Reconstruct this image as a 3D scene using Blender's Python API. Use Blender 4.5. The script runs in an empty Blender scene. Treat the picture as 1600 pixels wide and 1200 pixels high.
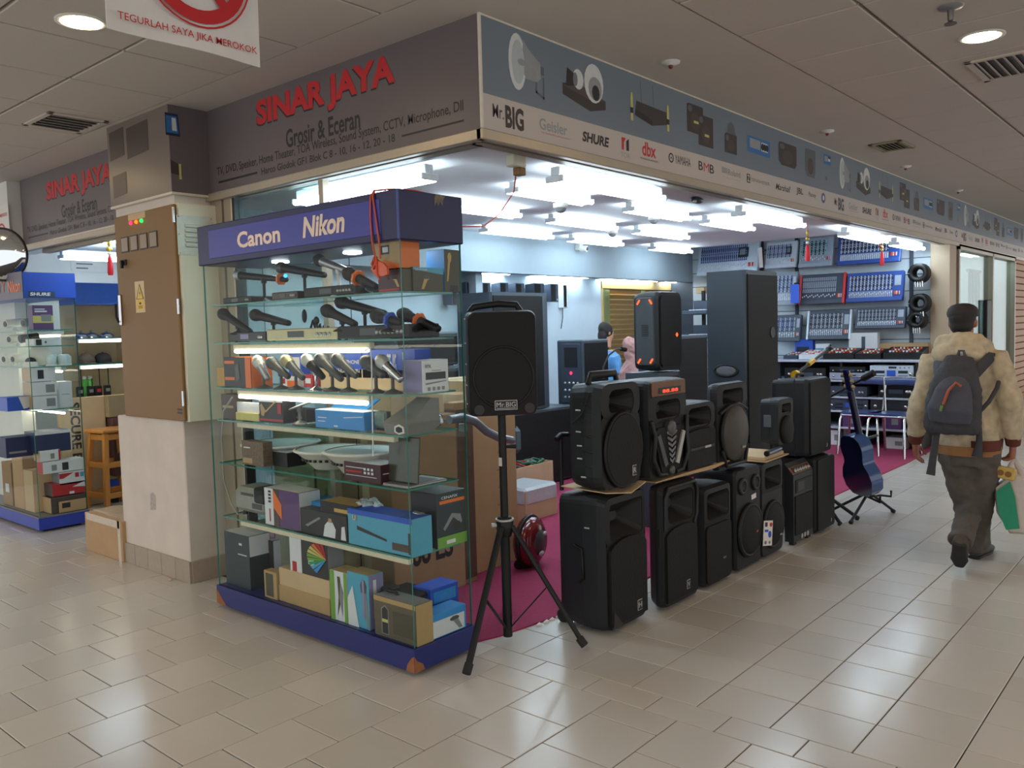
# Corner electronics shop in a mall, seen from the corridor.  X runs along the right facade,
# Y along the left facade, Z up; the photographer stands above the origin.
import bpy, math, random
from mathutils import Vector as V, Matrix, noise
random.seed(7)
sc = bpy.context.scene
COL = sc.collection
PI = math.pi
# ---------------------------------------------------------------- camera
EYE = V((0, 0, 1.5)); FOC = 1317.16
RIGHT = V((0.652, -0.758, -0.028)); DOWN = V((-0.067, -0.021, -0.998)); FWD = V((0.755, 0.652, -0.064))
_r = RIGHT.normalized(); _f = (FWD - _r * FWD.dot(_r)).normalized(); _u = _r.cross(_f).normalized()
cd = bpy.data.cameras.new('camera'); cam = bpy.data.objects.new('camera', cd); COL.objects.link(cam)
cam.matrix_world = Matrix(((_r.x, _u.x, -_f.x, 0), (_r.y, _u.y, -_f.y, 0), (_r.z, _u.z, -_f.z, 1.5), (0, 0, 0, 1)))
cd.sensor_width = 36; cd.lens = FOC / 1600 * 36; cd.clip_start = .05; cd.clip_end = 100
sc.camera = cam
# ---------------------------------------------------------------- world, exposure
W = bpy.data.worlds.new('mall'); sc.world = W; W.use_nodes = True
bg = W.node_tree.nodes['Background']
bg.inputs[0].default_value = (.97, .99, 1.0, 1); bg.inputs[1].default_value = .58      # dim light from the rest of the mall
vs = sc.view_settings
vs.view_transform = 'Standard'; vs.look = 'None'; vs.gamma = 1; vs.exposure = 1.16; vs.use_curve_mapping = False
cy = sc.cycles
cy.use_denoising = True; cy.max_bounces = 10; cy.diffuse_bounces = 4; cy.glossy_bounces = 4; cy.transmission_bounces = 8
cy.transparent_max_bounces = 24; cy.sample_clamp_indirect = 4; cy.caustics_reflective = False; cy.caustics_refractive = False
TUBE_E = 12.0        # shop fluorescent tubes
CASE_E = 6.0         # strip lamps in the showcases
DOWN_E = 38.0        # corridor downlights
# ---------------------------------------------------------------- positions from image pixels: where a pixel's line of sight meets a chosen plane
def sight(u, v): return _r * (u - 800) - _u * (v - 600) + _f * FOC
def onx(u, v, x): d = sight(u, v); return EYE + d * (x / d.x)
def ony(u, v, y): d = sight(u, v); return EYE + d * (y / d.y)
def onz(u, v, z=0.0): d = sight(u, v); return EYE + d * ((z - 1.5) / d.z)
def seen(p):
    q = V(p) - EYE; w = q.dot(_f)
    return (800 + FOC * q.dot(_r) / w, 600 - FOC * q.dot(_u) / w, w)
# ---------------------------------------------------------------- materials
def lin(c): return tuple(((x / 255) / 12.92 if x / 255 <= .04045 else ((x / 255 + .055) / 1.055) ** 2.4) for x in c)
MATS = {}
def mat(name, rgb, rough=.55, metal=0, emit=0, var=.06, bump=0, scale=30, coat=0, obrand=0, stretch=None, spec=.5):
    if name in MATS: return MATS[name]
    m = bpy.data.materials.new(name); m.use_nodes = True; nt = m.node_tree; b = nt.nodes['Principled BSDF']
    c = lin(rgb); L = nt.links
    b.inputs['Roughness'].default_value = rough; b.inputs['Metallic'].default_value = metal
    b.inputs['Specular IOR Level'].default_value = spec
    tc = nt.nodes.new('ShaderNodeTexCoord'); src = tc.outputs['Object']
    if stretch:
        mp = nt.nodes.new('ShaderNodeMapping'); mp.inputs['Scale'].default_value = stretch; L.new(src, mp.inputs[0]); src = mp.outputs[0]
    nz = nt.nodes.new('ShaderNodeTexNoise'); nz.inputs['Scale'].default_value = scale; nz.inputs['Detail'].default_value = 4
    L.new(src, nz.inputs['Vector'])
    hs = nt.nodes.new('ShaderNodeHueSaturation'); hs.inputs['Color'].default_value = (*c, 1)
    mr = nt.nodes.new('ShaderNodeMapRange'); mr.inputs[3].default_value = 1 - var * 2; mr.inputs[4].default_value = 1 + var * 2
    L.new(nz.outputs[0], mr.inputs[0]); val = mr.outputs[0]
    if obrand:
        oi = nt.nodes.new('ShaderNodeObjectInfo'); m2 = nt.nodes.new('ShaderNodeMapRange')
        m2.inputs[3].default_value = 1 - obrand; m2.inputs[4].default_value = 1 + obrand; L.new(oi.outputs['Random'], m2.inputs[0])
        mu = nt.nodes.new('ShaderNodeMath'); mu.operation = 'MULTIPLY'; L.new(val, mu.inputs[0]); L.new(m2.outputs[0], mu.inputs[1]); val = mu.outputs[0]
    L.new(val, hs.inputs['Value']); L.new(hs.outputs[0], b.inputs['Base Color'])
    if bump:
        bp = nt.nodes.new('ShaderNodeBump'); bp.inputs['Strength'].default_value = bump; bp.inputs['Distance'].default_value = .004
        L.new(nz.outputs[0], bp.inputs['Height']); L.new(bp.outputs[0], b.inputs['Normal'])
    if coat: b.inputs['Coat Weight'].default_value = coat; b.inputs['Coat Roughness'].default_value = .15
    if emit: b.inputs['Emission Color'].default_value = (*c, 1); b.inputs['Emission Strength'].default_value = emit
    MATS[name] = m; return m
def glassmat(name, tint=(236, 246, 243), refl=1.0, rough=.0):
    if name in MATS: return MATS[name]
    m = bpy.data.materials.new(name); m.use_nodes = True; nt = m.node_tree; nt.nodes.clear(); L = nt.links
    o = nt.nodes.new('ShaderNodeOutputMaterial'); mx = nt.nodes.new('ShaderNodeMixShader')
    t = nt.nodes.new('ShaderNodeBsdfTransparent'); t.inputs[0].default_value = (*lin(tint), 1)
    g = nt.nodes.new('ShaderNodeBsdfGlossy'); g.inputs['Roughness'].default_value = rough
    lw = nt.nodes.new('ShaderNodeLayerWeight'); lw.inputs[0].default_value = .5           # facing = 1 - |cos|, alike from both sides
    pw = nt.nodes.new('ShaderNodeMath'); pw.operation = 'POWER'; pw.inputs[1].default_value = 5; L.new(lw.outputs['Facing'], pw.inputs[0])
    mu = nt.nodes.new('ShaderNodeMath'); mu.operation = 'MULTIPLY_ADD'; mu.inputs[1].default_value = .93 * refl; mu.inputs[2].default_value = .05 * refl
    L.new(pw.outputs[0], mu.inputs[0]); L.new(mu.outputs[0], mx.inputs[0]); L.new(t.outputs[0], mx.inputs[1]); L.new(g.outputs[0], mx.inputs[2])
    L.new(mx.outputs[0], o.inputs[0]); MATS[name] = m; return m
def emis(name, rgb, s):
    if name in MATS: return MATS[name]
    m = bpy.data.materials.new(name); m.use_nodes = True; nt = m.node_tree; nt.nodes.clear()
    o = nt.nodes.new('ShaderNodeOutputMaterial'); e = nt.nodes.new('ShaderNodeEmission')
    e.inputs[0].default_value = (*lin(rgb), 1); e.inputs[1].default_value = s; nt.links.new(e.outputs[0], o.inputs[0]); MATS[name] = m; return m
# ---------------------------------------------------------------- mesh building
def rotz(a): return Matrix.Rotation(a, 4, 'Z')
def roty(a): return Matrix.Rotation(a, 4, 'Y')
def rotx(a): return Matrix.Rotation(a, 4, 'X')
def tr(*p): return Matrix.Translation(V(p))
def frame(o, x, y):
    x = V(x).normalized(); z = x.cross(V(y)).normalized(); y = z.cross(x)
    return Matrix(((x.x, y.x, z.x, o[0]), (x.y, y.y, z.y, o[1]), (x.z, y.z, z.z, o[2]), (0, 0, 0, 1)))
def rrect(w, h, r, n=4, cx=0, cy=0):
    out = []
    for sx, sy, a0 in ((1, -1, -90), (1, 1, 0), (-1, 1, 90), (-1, -1, 180)):
        for k in range(n + 1):
            a = math.radians(a0 + 90 * k / n); out.append((cx + sx * (w / 2 - r) + r * math.cos(a), cy + sy * (h / 2 - r) + r * math.sin(a)))
    return out
def circ(r, n=16, ry=None, cx=0, cy=0): return [(cx + r * math.cos(2 * PI * k / n), cy + (ry or r) * math.sin(2 * PI * k / n)) for k in range(n)]
class M:
    def __init__(s, T=None): s.v = []; s.f = []; s.mi = []; s.sm = []; s.mats = []; s.T = T or Matrix()
    def add(s, vs, fs, m, smooth=False, T=None):
        TT = s.T @ T if T is not None else s.T
        if m not in s.mats: s.mats.append(m)
        i = s.mats.index(m); n = len(s.v)
        s.v += [tuple(TT @ V(p)) for p in vs]
        for f in fs: s.f.append([n + k for k in f]); s.mi.append(i); s.sm.append(smooth)
        return s
    def box(s, lo, hi, m, bev=0, T=None):
        (x0, y0, z0), (x1, y1, z1) = lo, hi
        if x0 > x1: x0, x1 = x1, x0
        if y0 > y1: y0, y1 = y1, y0
        if z0 > z1: z0, z1 = z1, z0
        if not bev:
            vs = [(x, y, z) for z in (z0, z1) for y in (y0, y1) for x in (x0, x1)]
            return s.add(vs, [(0, 2, 3, 1), (4, 5, 7, 6), (0, 1, 5, 4), (2, 6, 7, 3), (0, 4, 6, 2), (1, 3, 7, 5)], m, False, T)
        b = min(bev, (x1 - x0) / 2.01, (y1 - y0) / 2.01, (z1 - z0) / 2.01); vs = []; idx = {}
        for ix in (0, 1):
            for iy in (0, 1):
                for iz in (0, 1):
                    x = (x0, x1)[ix]; y = (y0, y1)[iy]; z = (z0, z1)[iz]
                    dx, dy, dz = [b if q == 0 else -b for q in (ix, iy, iz)]
                    for ax, p in enumerate(((x, y + dy, z + dz), (x + dx, y, z + dz), (x + dx, y + dy, z))):
                        idx[ix, iy, iz, ax] = len(vs); vs.append(p)
        fs = []
        I = idx
        for q in (0, 1):
            for ax in range(3):
                def g(a, bb):
                    t = [0, 0, 0]; t[ax] = q; o = [k for k in range(3) if k != ax]; t[o[0]] = a; t[o[1]] = bb; return I[t[0], t[1], t[2], ax]
                c = [g(0, 0), g(1, 0), g(1, 1), g(0, 1)]
                if (q == 0) != (ax == 1): c.reverse()
                fs.append(c)
        for ax in range(3):
            o = [k for k in range(3) if k != ax]
            for a in (0, 1):
                for bb in (0, 1):
                    def g(e, face):
                        t = [0, 0, 0]; t[ax] = e; t[o[0]] = a; t[o[1]] = bb; return I[t[0], t[1], t[2], face]
                    c = [g(0, o[0]), g(1, o[0]), g(1, o[1]), g(0, o[1])]
                    if ((a == bb) != (ax == 1)): c.reverse()
                    fs.append(c)
        for ix in (0, 1):
            for iy in (0, 1):
                for iz in (0, 1):
                    c = [I[ix, iy, iz, k] for k in range(3)]
                    if (ix + iy + iz) % 2 == 0: c.reverse()
                    fs.append(c)
        return s.add(vs, fs, m, False, T)
    def cbox(s, c, d, m, bev=0, T=None):
        return s.box([c[k] - d[k] / 2 for k in range(3)], [c[k] + d[k] / 2 for k in range(3)], m, bev, T)
    def prism(s, poly, z0, z1, m, T=None, smooth=False, top=None, inset=0):
        n = len(poly); cx = sum(p[0] for p in poly) / n; cy = sum(p[1] for p in poly) / n; k = 1 if top is None else top
        vs = [(x, y, z0) for x, y in poly] + [(cx + (x - cx) * k, cy + (y - cy) * k, z1) for x, y in poly]
        s.add(vs, [(i, (i + 1) % n, n + (i + 1) % n, n + i) for i in range(n)], m, smooth, T)
        return s.add(vs, [tuple(range(n - 1, -1, -1)), tuple(range(n, 2 * n))], m, False, T)
    def loft(s, rings, m, smooth=True, caps=True, closed=True, T=None):
        n = len(rings[0]); vs = [p for r in rings for p in r]; fs = []
        for j in range(len(rings) - 1):
            for i in range(n if closed else n - 1): fs.append((j * n + i, j * n + (i + 1) % n, (j + 1) * n + (i + 1) % n, (j + 1) * n + i))
        s.add(vs, fs, m, smooth, T)
        if caps: s.add(vs, [tuple(range(n - 1, -1, -1)), tuple(range((len(rings) - 1) * n, len(rings) * n))], m, False, T)
        return s
    def lathe(s, prof, m, T=None, n=16, smooth=True, caps=True):
        return s.loft([[(r * math.cos(2 * PI * k / n), r * math.sin(2 * PI * k / n), z) for k in range(n)] for r, z in prof], m, smooth, caps, True, T)
    def tube(s, pts, r, m, n=8, T=None, flat=None, caps=True, up=None):
        pts = [V(p) for p in pts]; rings = []; ref = V(up) if up else None
        for i, p in enumerate(pts):
            a = pts[max(i - 1, 0)]; b = pts[min(i + 1, len(pts) - 1)]; t = (b - a).normalized()
            if ref is None: ref = V((0, 0, 1)) if abs(t.z) < .9 else V((1, 0, 0))
            x = ref.cross(t)
            if x.length < 1e-4: x = V((1, .3, 0)).cross(t)
            x.normalize(); y = t.cross(x).normalized()
            if up is None: ref = y
            rr = r[i] if isinstance(r, (list, tuple)) else r
            rx, ry = rr if isinstance(rr, (list, tuple)) else (rr, rr * (flat or 1))
            rings.append([tuple(p + x * rx * math.cos(2 * PI * k / n) + y * ry * math.sin(2 * PI * k / n)) for k in range(n)])
        return s.loft(rings, m, True, caps, True, T)
    def ell(s, c, r, m, n=14, k=9, T=None):
        if not isinstance(r, (tuple, list)): r = (r, r, r)
        rings = [[(c[0] + r[0] * math.sin(PI * j / k) * math.cos(2 * PI * i / n), c[1] + r[1] * math.sin(PI * j / k) * math.sin(2 * PI * i / n), c[2] - r[2] * math.cos(PI * j / k)) for i in range(n)] for j in range(k + 1)]
        rings[0] = [(p[0], p[1], p[2]) for p in [(c[0] + 1e-4 * math.cos(2 * PI * i / n), c[1] + 1e-4 * math.sin(2 * PI * i / n), c[2] - r[2]) for i in range(n)]]
        rings[-1] = [(c[0] + 1e-4 * math.cos(2 * PI * i / n), c[1] + 1e-4 * math.sin(2 * PI * i / n), c[2] + r[2]) for i in range(n)]
        return s.loft(rings, m, True, True, True, T)
    def quad(s, a, b, c, d, m): return s.add([a, b, c, d], [(0, 1, 2, 3)], m)
    def flat(s, poly, m, T=None): return s.add([(x, y, 0) for x, y in poly], [tuple(range(len(poly)))], m, False, T)
    def mesh(s, name):
        me = bpy.data.meshes.new(name); me.from_pydata(s.v, [], s.f)
        for m in s.mats: me.materials.append(m)
        me.polygons.foreach_set('material_index', s.mi); me.polygons.foreach_set('use_smooth', s.sm); me.update(); return me
def arc(c, r, a0, a1, n=10, ax='xz'):
    out = []
    for k in range(n + 1):
        a = math.radians(a0 + (a1 - a0) * k / n); p = [c[0], c[1], c[2]]; i, j = 'xyz'.index(ax[0]), 'xyz'.index(ax[1])
        p[i] += r * math.cos(a); p[j] += r * math.sin(a); out.append(tuple(p))
    return out
def obj(name, m, parent=None, loc=None, rz=0, label=None):
    o = bpy.data.objects.new(name, m if isinstance(m, bpy.types.Mesh) else m.mesh(name)); COL.objects.link(o)
    if parent is not None: o.parent = parent
    if loc is not None: o.location = loc
    if rz: o.rotation_euler = (0, 0, rz)
    if label: o['label'] = label
    return o
def tag(o, label, cat, group=None, kind=None):
    o['label'] = label; o['category'] = cat
    if group: o['group'] = group
    if kind: o['kind'] = kind
    return o
def thing(name, label, cat, loc=(0, 0, 0), rz=0, group=None):
    o = bpy.data.objects.new(name, None); COL.objects.link(o); o.empty_display_size = .05
    o.location = loc; o.rotation_euler = (0, 0, rz); return tag(o, label, cat, group)
def struct(name, m, parent=None, loc=None):
    o = obj(name, m, parent, loc)
    if parent is None: o['kind'] = 'structure'
    return o
def dup(root, loc=None, label=None, rz=None, name=None, group=None):
    r = root.copy(); COL.objects.link(r)
    if loc is not None: r.location = loc
    if rz is not None: r.rotation_euler = (0, 0, rz)
    if label: r['label'] = label
    if group: r['group'] = group
    for ch in list(root.children):
        c = ch.copy(); COL.objects.link(c); c.parent = r
        for g in list(ch.children):
            d = g.copy(); COL.objects.link(d); d.parent = c
    return r
TXT = {}
def text_mesh(s, bold=0.0, shear=0.0, mono=False):
    k = (s, bold, shear)
    if k in TXT: return TXT[k]
    cu = bpy.data.curves.new('lettering', 'FONT'); cu.body = s; cu.size = 1; cu.offset = bold; cu.shear = shear; cu.resolution_u = 3
    o = bpy.data.objects.new('lettering', cu); COL.objects.link(o)
    me = bpy.data.meshes.new_from_object(o.evaluated_get(bpy.context.evaluated_depsgraph_get()))
    bpy.data.objects.remove(o); bpy.data.curves.remove(cu)
    vs = [tuple(v.co) for v in me.vertices]; fs = [tuple(p.vertices) for p in me.polygons]; bpy.data.meshes.remove(me)
    x0 = min(v[0] for v in vs); x1 = max(v[0] for v in vs); y0 = min(v[1] for v in vs); y1 = max(v[1] for v in vs)
    TXT[k] = ([((v[0] - x0) / (x1 - x0), (v[1] - y0) / (y1 - y0)) for v in vs], fs); return TXT[k]
def write(m, s, T, w, h, mt, bold=0.0, shear=0.0):
    """lettering of width w, height h on the local plane of T (x right, y up, z out of the surface)"""
    vs, fs = text_mesh(s, bold, shear)
    return m.add([(x * w, y * h, 0) for x, y in vs], fs, mt, False, T)
def fuse(m, name, voxel=.012, smooth=6, mt=None, parent=None, loc=None, disp=0, dscale=.08, rz=0):
    """merge overlapping solids into one continuous skin"""
    o = bpy.data.objects.new('tmp', m.mesh('tmp')); COL.objects.link(o)
    r = o.modifiers.new('r', 'REMESH'); r.mode = 'VOXEL'; r.voxel_size = voxel; r.use_smooth_shade = True
    if smooth: q = o.modifiers.new('s', 'SMOOTH'); q.iterations = smooth; q.factor = .5
    me = bpy.data.meshes.new_from_object(o.evaluated_get(bpy.context.evaluated_depsgraph_get())); me.name = name
    bpy.data.objects.remove(o)
    if disp:
        for v, nn in zip(me.vertices, [x.vector.copy() for x in me.vertex_normals]):
            v.co += nn * disp * (noise.noise(v.co / dscale) + .5 * noise.noise(v.co / dscale * 2.3))
    me.materials.clear(); me.materials.append(mt)
    for p in me.polygons: p.use_smooth = True; p.material_index = 0
    return obj(name, me, parent, loc, rz)
# ================================================================ THE MALL: floor, ceiling, walls
m_tile = mat('floor_tile', (206, 199, 190), rough=.24, var=.035, scale=3, obrand=.05, coat=.15)
m_grout = mat('grout', (58, 50, 44), rough=.9)
m_ceil = mat('ceiling_panel', (205, 194, 183), rough=.9, var=.02, scale=60, bump=.05)
m_plast = mat('ceiling_plaster', (205, 196, 184), rough=.85, var=.02, scale=6)
m_tbar = mat('ceiling_grid', (150, 138, 126), rough=.7)
m_white = mat('white_paint', (222, 220, 214), rough=.7, var=.03, scale=5)
m_plaster = mat('column_plaster', (216, 204, 192), rough=.75, var=.05, scale=7, bump=.15)
m_beige = mat('beige_metal', (136, 102, 58), rough=.5, spec=.3, var=.03, scale=4)
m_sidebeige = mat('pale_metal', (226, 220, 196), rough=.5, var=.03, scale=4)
m_alu = mat('anodised_aluminium', (180, 168, 150), rough=.4, metal=.5, var=.03)
m_black = mat('black_plastic', (15, 15, 16), rough=.5, spec=.4, var=.08)
m_dark = mat('dark_rubber', (30, 29, 28), rough=.7)
m_chrome = mat('chrome', (205, 205, 208), rough=.18, metal=1, var=.02)
m_card = mat('cardboard', (186, 152, 114), rough=.85, var=.05, scale=8)
m_card2 = mat('cardboard_pale', (200, 172, 136), rough=.85, var=.05, scale=8)
m_card3 = mat('cardboard_dark', (160, 128, 96), rough=.85, var=.05, scale=8)
m_tape = mat('packing_tape', (205, 185, 150), rough=.25, var=.03)
m_red = mat('sign_red', (196, 34, 40), rough=.45, var=.02)
m_grey = mat('mid_grey', (120, 120, 122), rough=.5)
m_signblack = mat('print_black', (38, 34, 36), rough=.5)
m_paper = mat('white_print', (226, 222, 216), rough=.6, var=.02)
m_ledred = emis('lamp_red', (255, 40, 70), 2.0); m_ledgreen = emis('lamp_green', (30, 230, 70), 2.0); m_ledorange = emis('lamp_orange', (255, 95, 20), 1.6); m_ledblue = emis('lamp_blue', (40, 130, 255), 2.0)
TUBE = emis('fluorescent_tube', (222, 243, 255), TUBE_E)
STRIP = emis('strip_lamp', (255, 246, 222), CASE_E)
LENS = emis('downlight_lens', (255, 222, 168), DOWN_E)
FX, FY, CZ = 2.78, 2.53, 2.88          # planes of the two facades, corridor ceiling

# floor slab with square tiles: running bond west of x 2.75, a half-width border course, a straight grid along the right corridor
def tile_cells():
    out = []
    for j in range(-24, 42):
        y0 = 1.89 + .3 * j
        off = 0 if j % 2 == 0 else .15
        x = 2.75 - .3 * 11 + (-.0 if j % 2 == 0 else -.15)
        if y0 > 9.6 or y0 < -4: continue
        xs = []
        k = x
        while k < 2.75 - .01:
            xs.append((max(k, -.55), min(k + .3, 2.75))); k += .3
        for a, b in xs: out.append((a, y0, b - a, .3))
        if y0 < 2.6:
            out.append((2.75, y0 + .15, .15, .3))
            for q in range(0, 42): out.append((2.9 + .262 * q, y0, .262, .3))
        else:
            if y0 > 5.9: 
                for q in range(0, 7): out.append((2.75 + .3 * q, y0, .3, .3))
    return out
cells = tile_cells(); vis = []; rest = []
for c in cells:
    u, v, w = seen((c[0] + c[2] / 2, c[1] + c[3] / 2, 0))
    if w > .5 and -60 < u < 1660 and 300 < v < 1280: vis.append((w, c))
    elif w > .2 and -500 < u < 2100: rest.append(c)
vis.sort(key=lambda q: q[0])
g = M().box((-3, -5, -.12), (19, 12, -.005), m_grout)
floor = struct('floor', g)
def tile_mesh(w, d):
    return M().box((.0022, .0022, -.012), (w - .0022, d - .0022, 0), m_tile, .0018)
TM = {}
for i, (w, c) in enumerate(vis):
    if i < 300:
        k = (round(c[2], 3), round(c[3], 3))
        if k not in TM: TM[k] = tile_mesh(*k).mesh('tile')
        obj('tile', TM[k], floor, (c[0], c[1], random.uniform(-.0006, .0004)))
    else: rest.append(c)
g = M()
for c in rest: g.box((c[0] + .0022, c[1] + .0022, -.012), (c[0] + c[2] - .0022, c[1] + c[3] - .0022, random.uniform(-.0006, .0004)), m_tile, .0018)
t = obj('distant_tiles', g, floor); t['kind'] = 'stuff'

# corridor ceiling: plain plaster band along both facades, lay-in panels on a grid beyond it
g = M().box((-2, -5, CZ + .02), (19, 12, CZ + .12), m_plast)
ceiling = struct('ceiling', g)
g = M().box((2.5, 1.86, CZ), (FX + .3, 12, CZ + .02), m_plast).box((FX + .3, 1.86, CZ), (19, FY + .3, CZ + .02), m_plast)
obj('plaster_band', g, ceiling)
panel_r = M().box((.008, .008, -.002), (.579, .562, .02), m_ceil, .004).mesh('ceiling_panel')
panel_l = M().box((.008, .008, -.002), (.562, .602, .02), m_ceil, .004).mesh('ceiling_panel')
for i in range(-1, 21):
    for j in range(5):
        x = 3.31 + .587 * i; y = 1.86 - .57 * (j + 1)
        if x < 2.5: x = 2.723
        u, v, w = seen((x + .3, y + .28, CZ))
        if w > .3 and -150 < u < 1800 and v > -250: obj('ceiling_panel', panel_r, ceiling, (x, y, CZ))
for i in range(-2, 14):
    for j in range(5):
        y = 3.45 + .61 * i; x = 2.5 - .57 * (j + 1)
        u, v, w = seen((x + .28, y + .3, CZ))
        if w > .3 and -200 < u < 1800 and v > -250: obj('ceiling_panel', panel_l, ceiling, (x, y, CZ))

# bulkhead over the shop fronts, shop ceiling and soffit
m_shopceil = mat('shop_ceiling', (226, 230, 234), rough=.8, var=.015, scale=5)
m_shopwall = mat('shop_wall', (142, 156, 165), rough=.8, var=.02, scale=9, bump=.06)
g = M()
g.box((FX + .05, FY + .05, 2.56), (9.95, 6.4, 2.82), m_shopceil).box((9.95, FY + .05, 2.56), (10.98, 3.10, 2.82), m_shopceil).box((9.95, 3.10, 2.82), (10.98, 6.4, 2.87), m_shopceil)                       # ceiling slab
g.box((FX + .05, FY + .12, 2.40), (3.35, 5.86, 2.56), m_shopceil).box((3.35, FY + .12, 2.40), (10.9, 3.10, 2.56), m_shopceil)   # dropped soffit along both fronts
g.box((3.35, 3.10, 2.50), (9.95, 6.4, 2.56), m_shopceil)
struct('ceiling_2', g)
m_wallback = mat('rear_wall', (186, 202, 212), rough=.8, var=.02, scale=9, bump=.06)
g = M().box((2.95, 6.25, 0), (9.05, 6.37, 2.5), m_wallback)
struct('wall_back', g)
g = M().box((FX + .05, 5.86, 2.10), (10.78, 5.98, 2.82), m_shopwall)
struct('trim_1', g)      # bulkhead before the back wall
g = M().box((2.90, 5.74, 0), (2.95, 6.25, 2.4), m_white)
struct('wall_left', g)

# right shop wall: white above, grooved slat boards below
m_slat = mat('slat_board', (196, 206, 214), rough=.5, var=.02); m_groove = mat('slat_groove', (58, 66, 78), rough=.6)
g = M().box((10.78, 2.74, 0), (10.98, 6.37, 2.82), m_groove)
wr = struct('wall_right', g)
obj('plaster', M().box((10.765, 2.74, 2.62), (10.78, 5.86, 2.82), m_shopwall), wr)
sl = M().box((10.755, 2.74, 0), (10.78, 5.86, .185), m_slat, .004).mesh('slat')
for k in range(12): obj('slat', sl, wr, (0, 0, .30 + .192 * k))
# pillar at the far end of the opening
m_pillar = mat('pillar_cladding', (186, 164, 138), rough=.5, var=.02, scale=3)
g = M().box((10.69, FY, 0), (10.98, 2.74, 2.385), m_pillar, .004)
obj('seal', M().box((10.985, FY + .01, 0), (11.02, FY + .06, 2.33), m_dark), struct('trim_2', g))

# glazed front of the next unit and the slatted wall beyond
m_glass = glassmat('window_glass', (226, 240, 238))
def bars(m, x0, x1, y, z0, z1, t, mt, ms=()):
    m.box((x0, y - t, z0), (x0 + t, y + t, z1), mt).box((x1 - t, y - t, z0), (x1, y + t, z1), mt).box((x0, y - t, z1 - t), (x1, y + t, z1), mt).box((x0, y - t, z0), (x1, y + t, z0 + t), mt)
    for q in ms: m.box((q - t / 2, y - t, z0), (q + t / 2, y + t, z1), mt)
    return m
w2 = struct('window_1', bars(M(), 11.02, 14.35, FY + .04, 0, 2.36, .06, m_alu, (12.85,)))
obj('pane', M().box((11.08, FY + .035, .06), (12.82, FY + .045, 2.3), m_glass), w2)
obj('pane', M().box((12.88, FY + .035, .06), (14.29, FY + .045, 2.3), m_glass), w2)
obj('lock_box', M().box((12.50, FY - .02, 1.02), (12.78, FY + .03, 1.72), m_black, .01), w2)
m_wood = mat('orange_wood', (190, 126, 62), rough=.5, var=.1, scale=14, stretch=(1, 1, 9))
ws = struct('wall_far', M().box((14.4, FY + .03, 0), (19, FY + .12, 2.385), mat('slat_back', (110, 70, 36), rough=.7)))
sb = M().box((14.4, FY + .005, 0), (19, FY + .03, .085), m_wood, .004).mesh('slat')
for k in range(24): obj('slat', sb, ws, (0, 0, .01 + .099 * k))
g = M().box((10.98, 5.2, 0), (19, 5.3, 2.8), mat('next_wall', (196, 186, 170), rough=.8)).box((14.36, 2.6, 0), (14.44, 5.2, 2.8), m_white).box((10.98, 2.6, 2.5), (14.4, 5.2, 2.6), m_shopceil)
struct('wall_next', g)

# column with its meter cabinet
g = M().box((2.55, 4.85, 0), (2.83, 5.73, 1.0), m_plaster, .006).box((2.56, 4.83, 1.0), (2.83, 5.6, 2.88), m_plaster)
cw = struct('wall_column', g)
for k in range(5): obj('base_tile', M().box((2.535, 4.835 + .18 * k + .002, 0), (2.552, 4.835 + .18 * (k + 1) - .002, .135), mat('skirting_tile', (168, 152, 136), rough=.4, obrand=.08), .002), cw)
obj('base_tile', M().box((2.552, 4.833, 0), (2.83, 4.85, .135), MATS['skirting_tile'], .002), cw)
obj('paint_scuff', M().prism([(0, 0), (.075, .01), (.08, .1), (.05, .12), (.01, .11)], 0, .0012, mat('scuff_grey', (182, 172, 164), rough=.8, var=.3, scale=60), T=frame((2.5498, 5.33, .40), (0, -1, 0), (0, 0, 1))), cw)
mc = thing('meter_cabinet', 'beige steel electrical cabinet with indicator lamps set in the column', 'cabinet', (2.53, 4.77, 1.0))
obj('body', M().box((.02, 0, 0), (.30, .80, 1.31), m_sidebeige, .004), mc)  # pale side metal, raised further by shop light put into the colour
dr = obj('door', M().box((0, .02, .005), (.02, .80, 1.30), m_beige, .005), mc)
for z in (.10, .65, 1.19): obj('hinge', M().tube([(-.006, .012, z), (-.006, .012, z + .09)], .008, m_chrome, 8), mc)
for y, mm in ((.56, m_ledred), (.487, m_ledorange), (.418, m_ledgreen)):
    o_ = obj('indicator_lamp', M().lathe([(.012, 0), (.012, .006), (.008, .012), (.001, .014)], mm, T=frame((0, y, 1.242), (0, -1, 0), (0, 0, 1)), n=12), dr)
for k in range(4):
    y = .612 - .127 * k
    w = obj('meter_window', M().box((-.004, y, 1.065), (0, y + .102, 1.165), m_signblack, .001), dr)
    obj('dial', M().box((-.005, y + .009, 1.073), (-.004, y + .093, 1.157), mat('dial_face', (150, 128, 100), rough=.3)), w)
lv = M().box((-.012, .65, .985), (0, .72, 1.02), m_signblack, .003).box((-.03, .67, .965), (-.012, .69, 1.015), m_black, .003)
obj('key_switch', lv, dr)
hd = M().box((-.012, .755, .60), (0, .785, .80), m_chrome, .004).tube([(-.02, .77, .62), (-.035, .77, .66), (-.035, .77, .74)], .008, m_black, 8)
obj('handle', hd, dr)
wst = M().box((-.0015, .435, .675), (0, .56, .872), mat('sticker_cream', (216, 190, 140), rough=.5))
st = obj('warning_sticker', wst, dr)
T0 = frame((-.0022, .548, .682), (0, -1, 0), (0, 0, 1)) @ Matrix.Diagonal((1.22, .62, 1, 1))
y_ = mat('warning_yellow', (236, 190, 40), rough=.5)
q = M(T0).flat([(.0, .125), (.085, .125), (.0425, .285)], m_signblack).flat([(.009, .13), (.076, .13), (.0425, .262)], y_, T=tr(0, 0, .0006)).flat([(.002, .02), (.083, .02), (.083, .118), (.002, .118)], y_)
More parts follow.
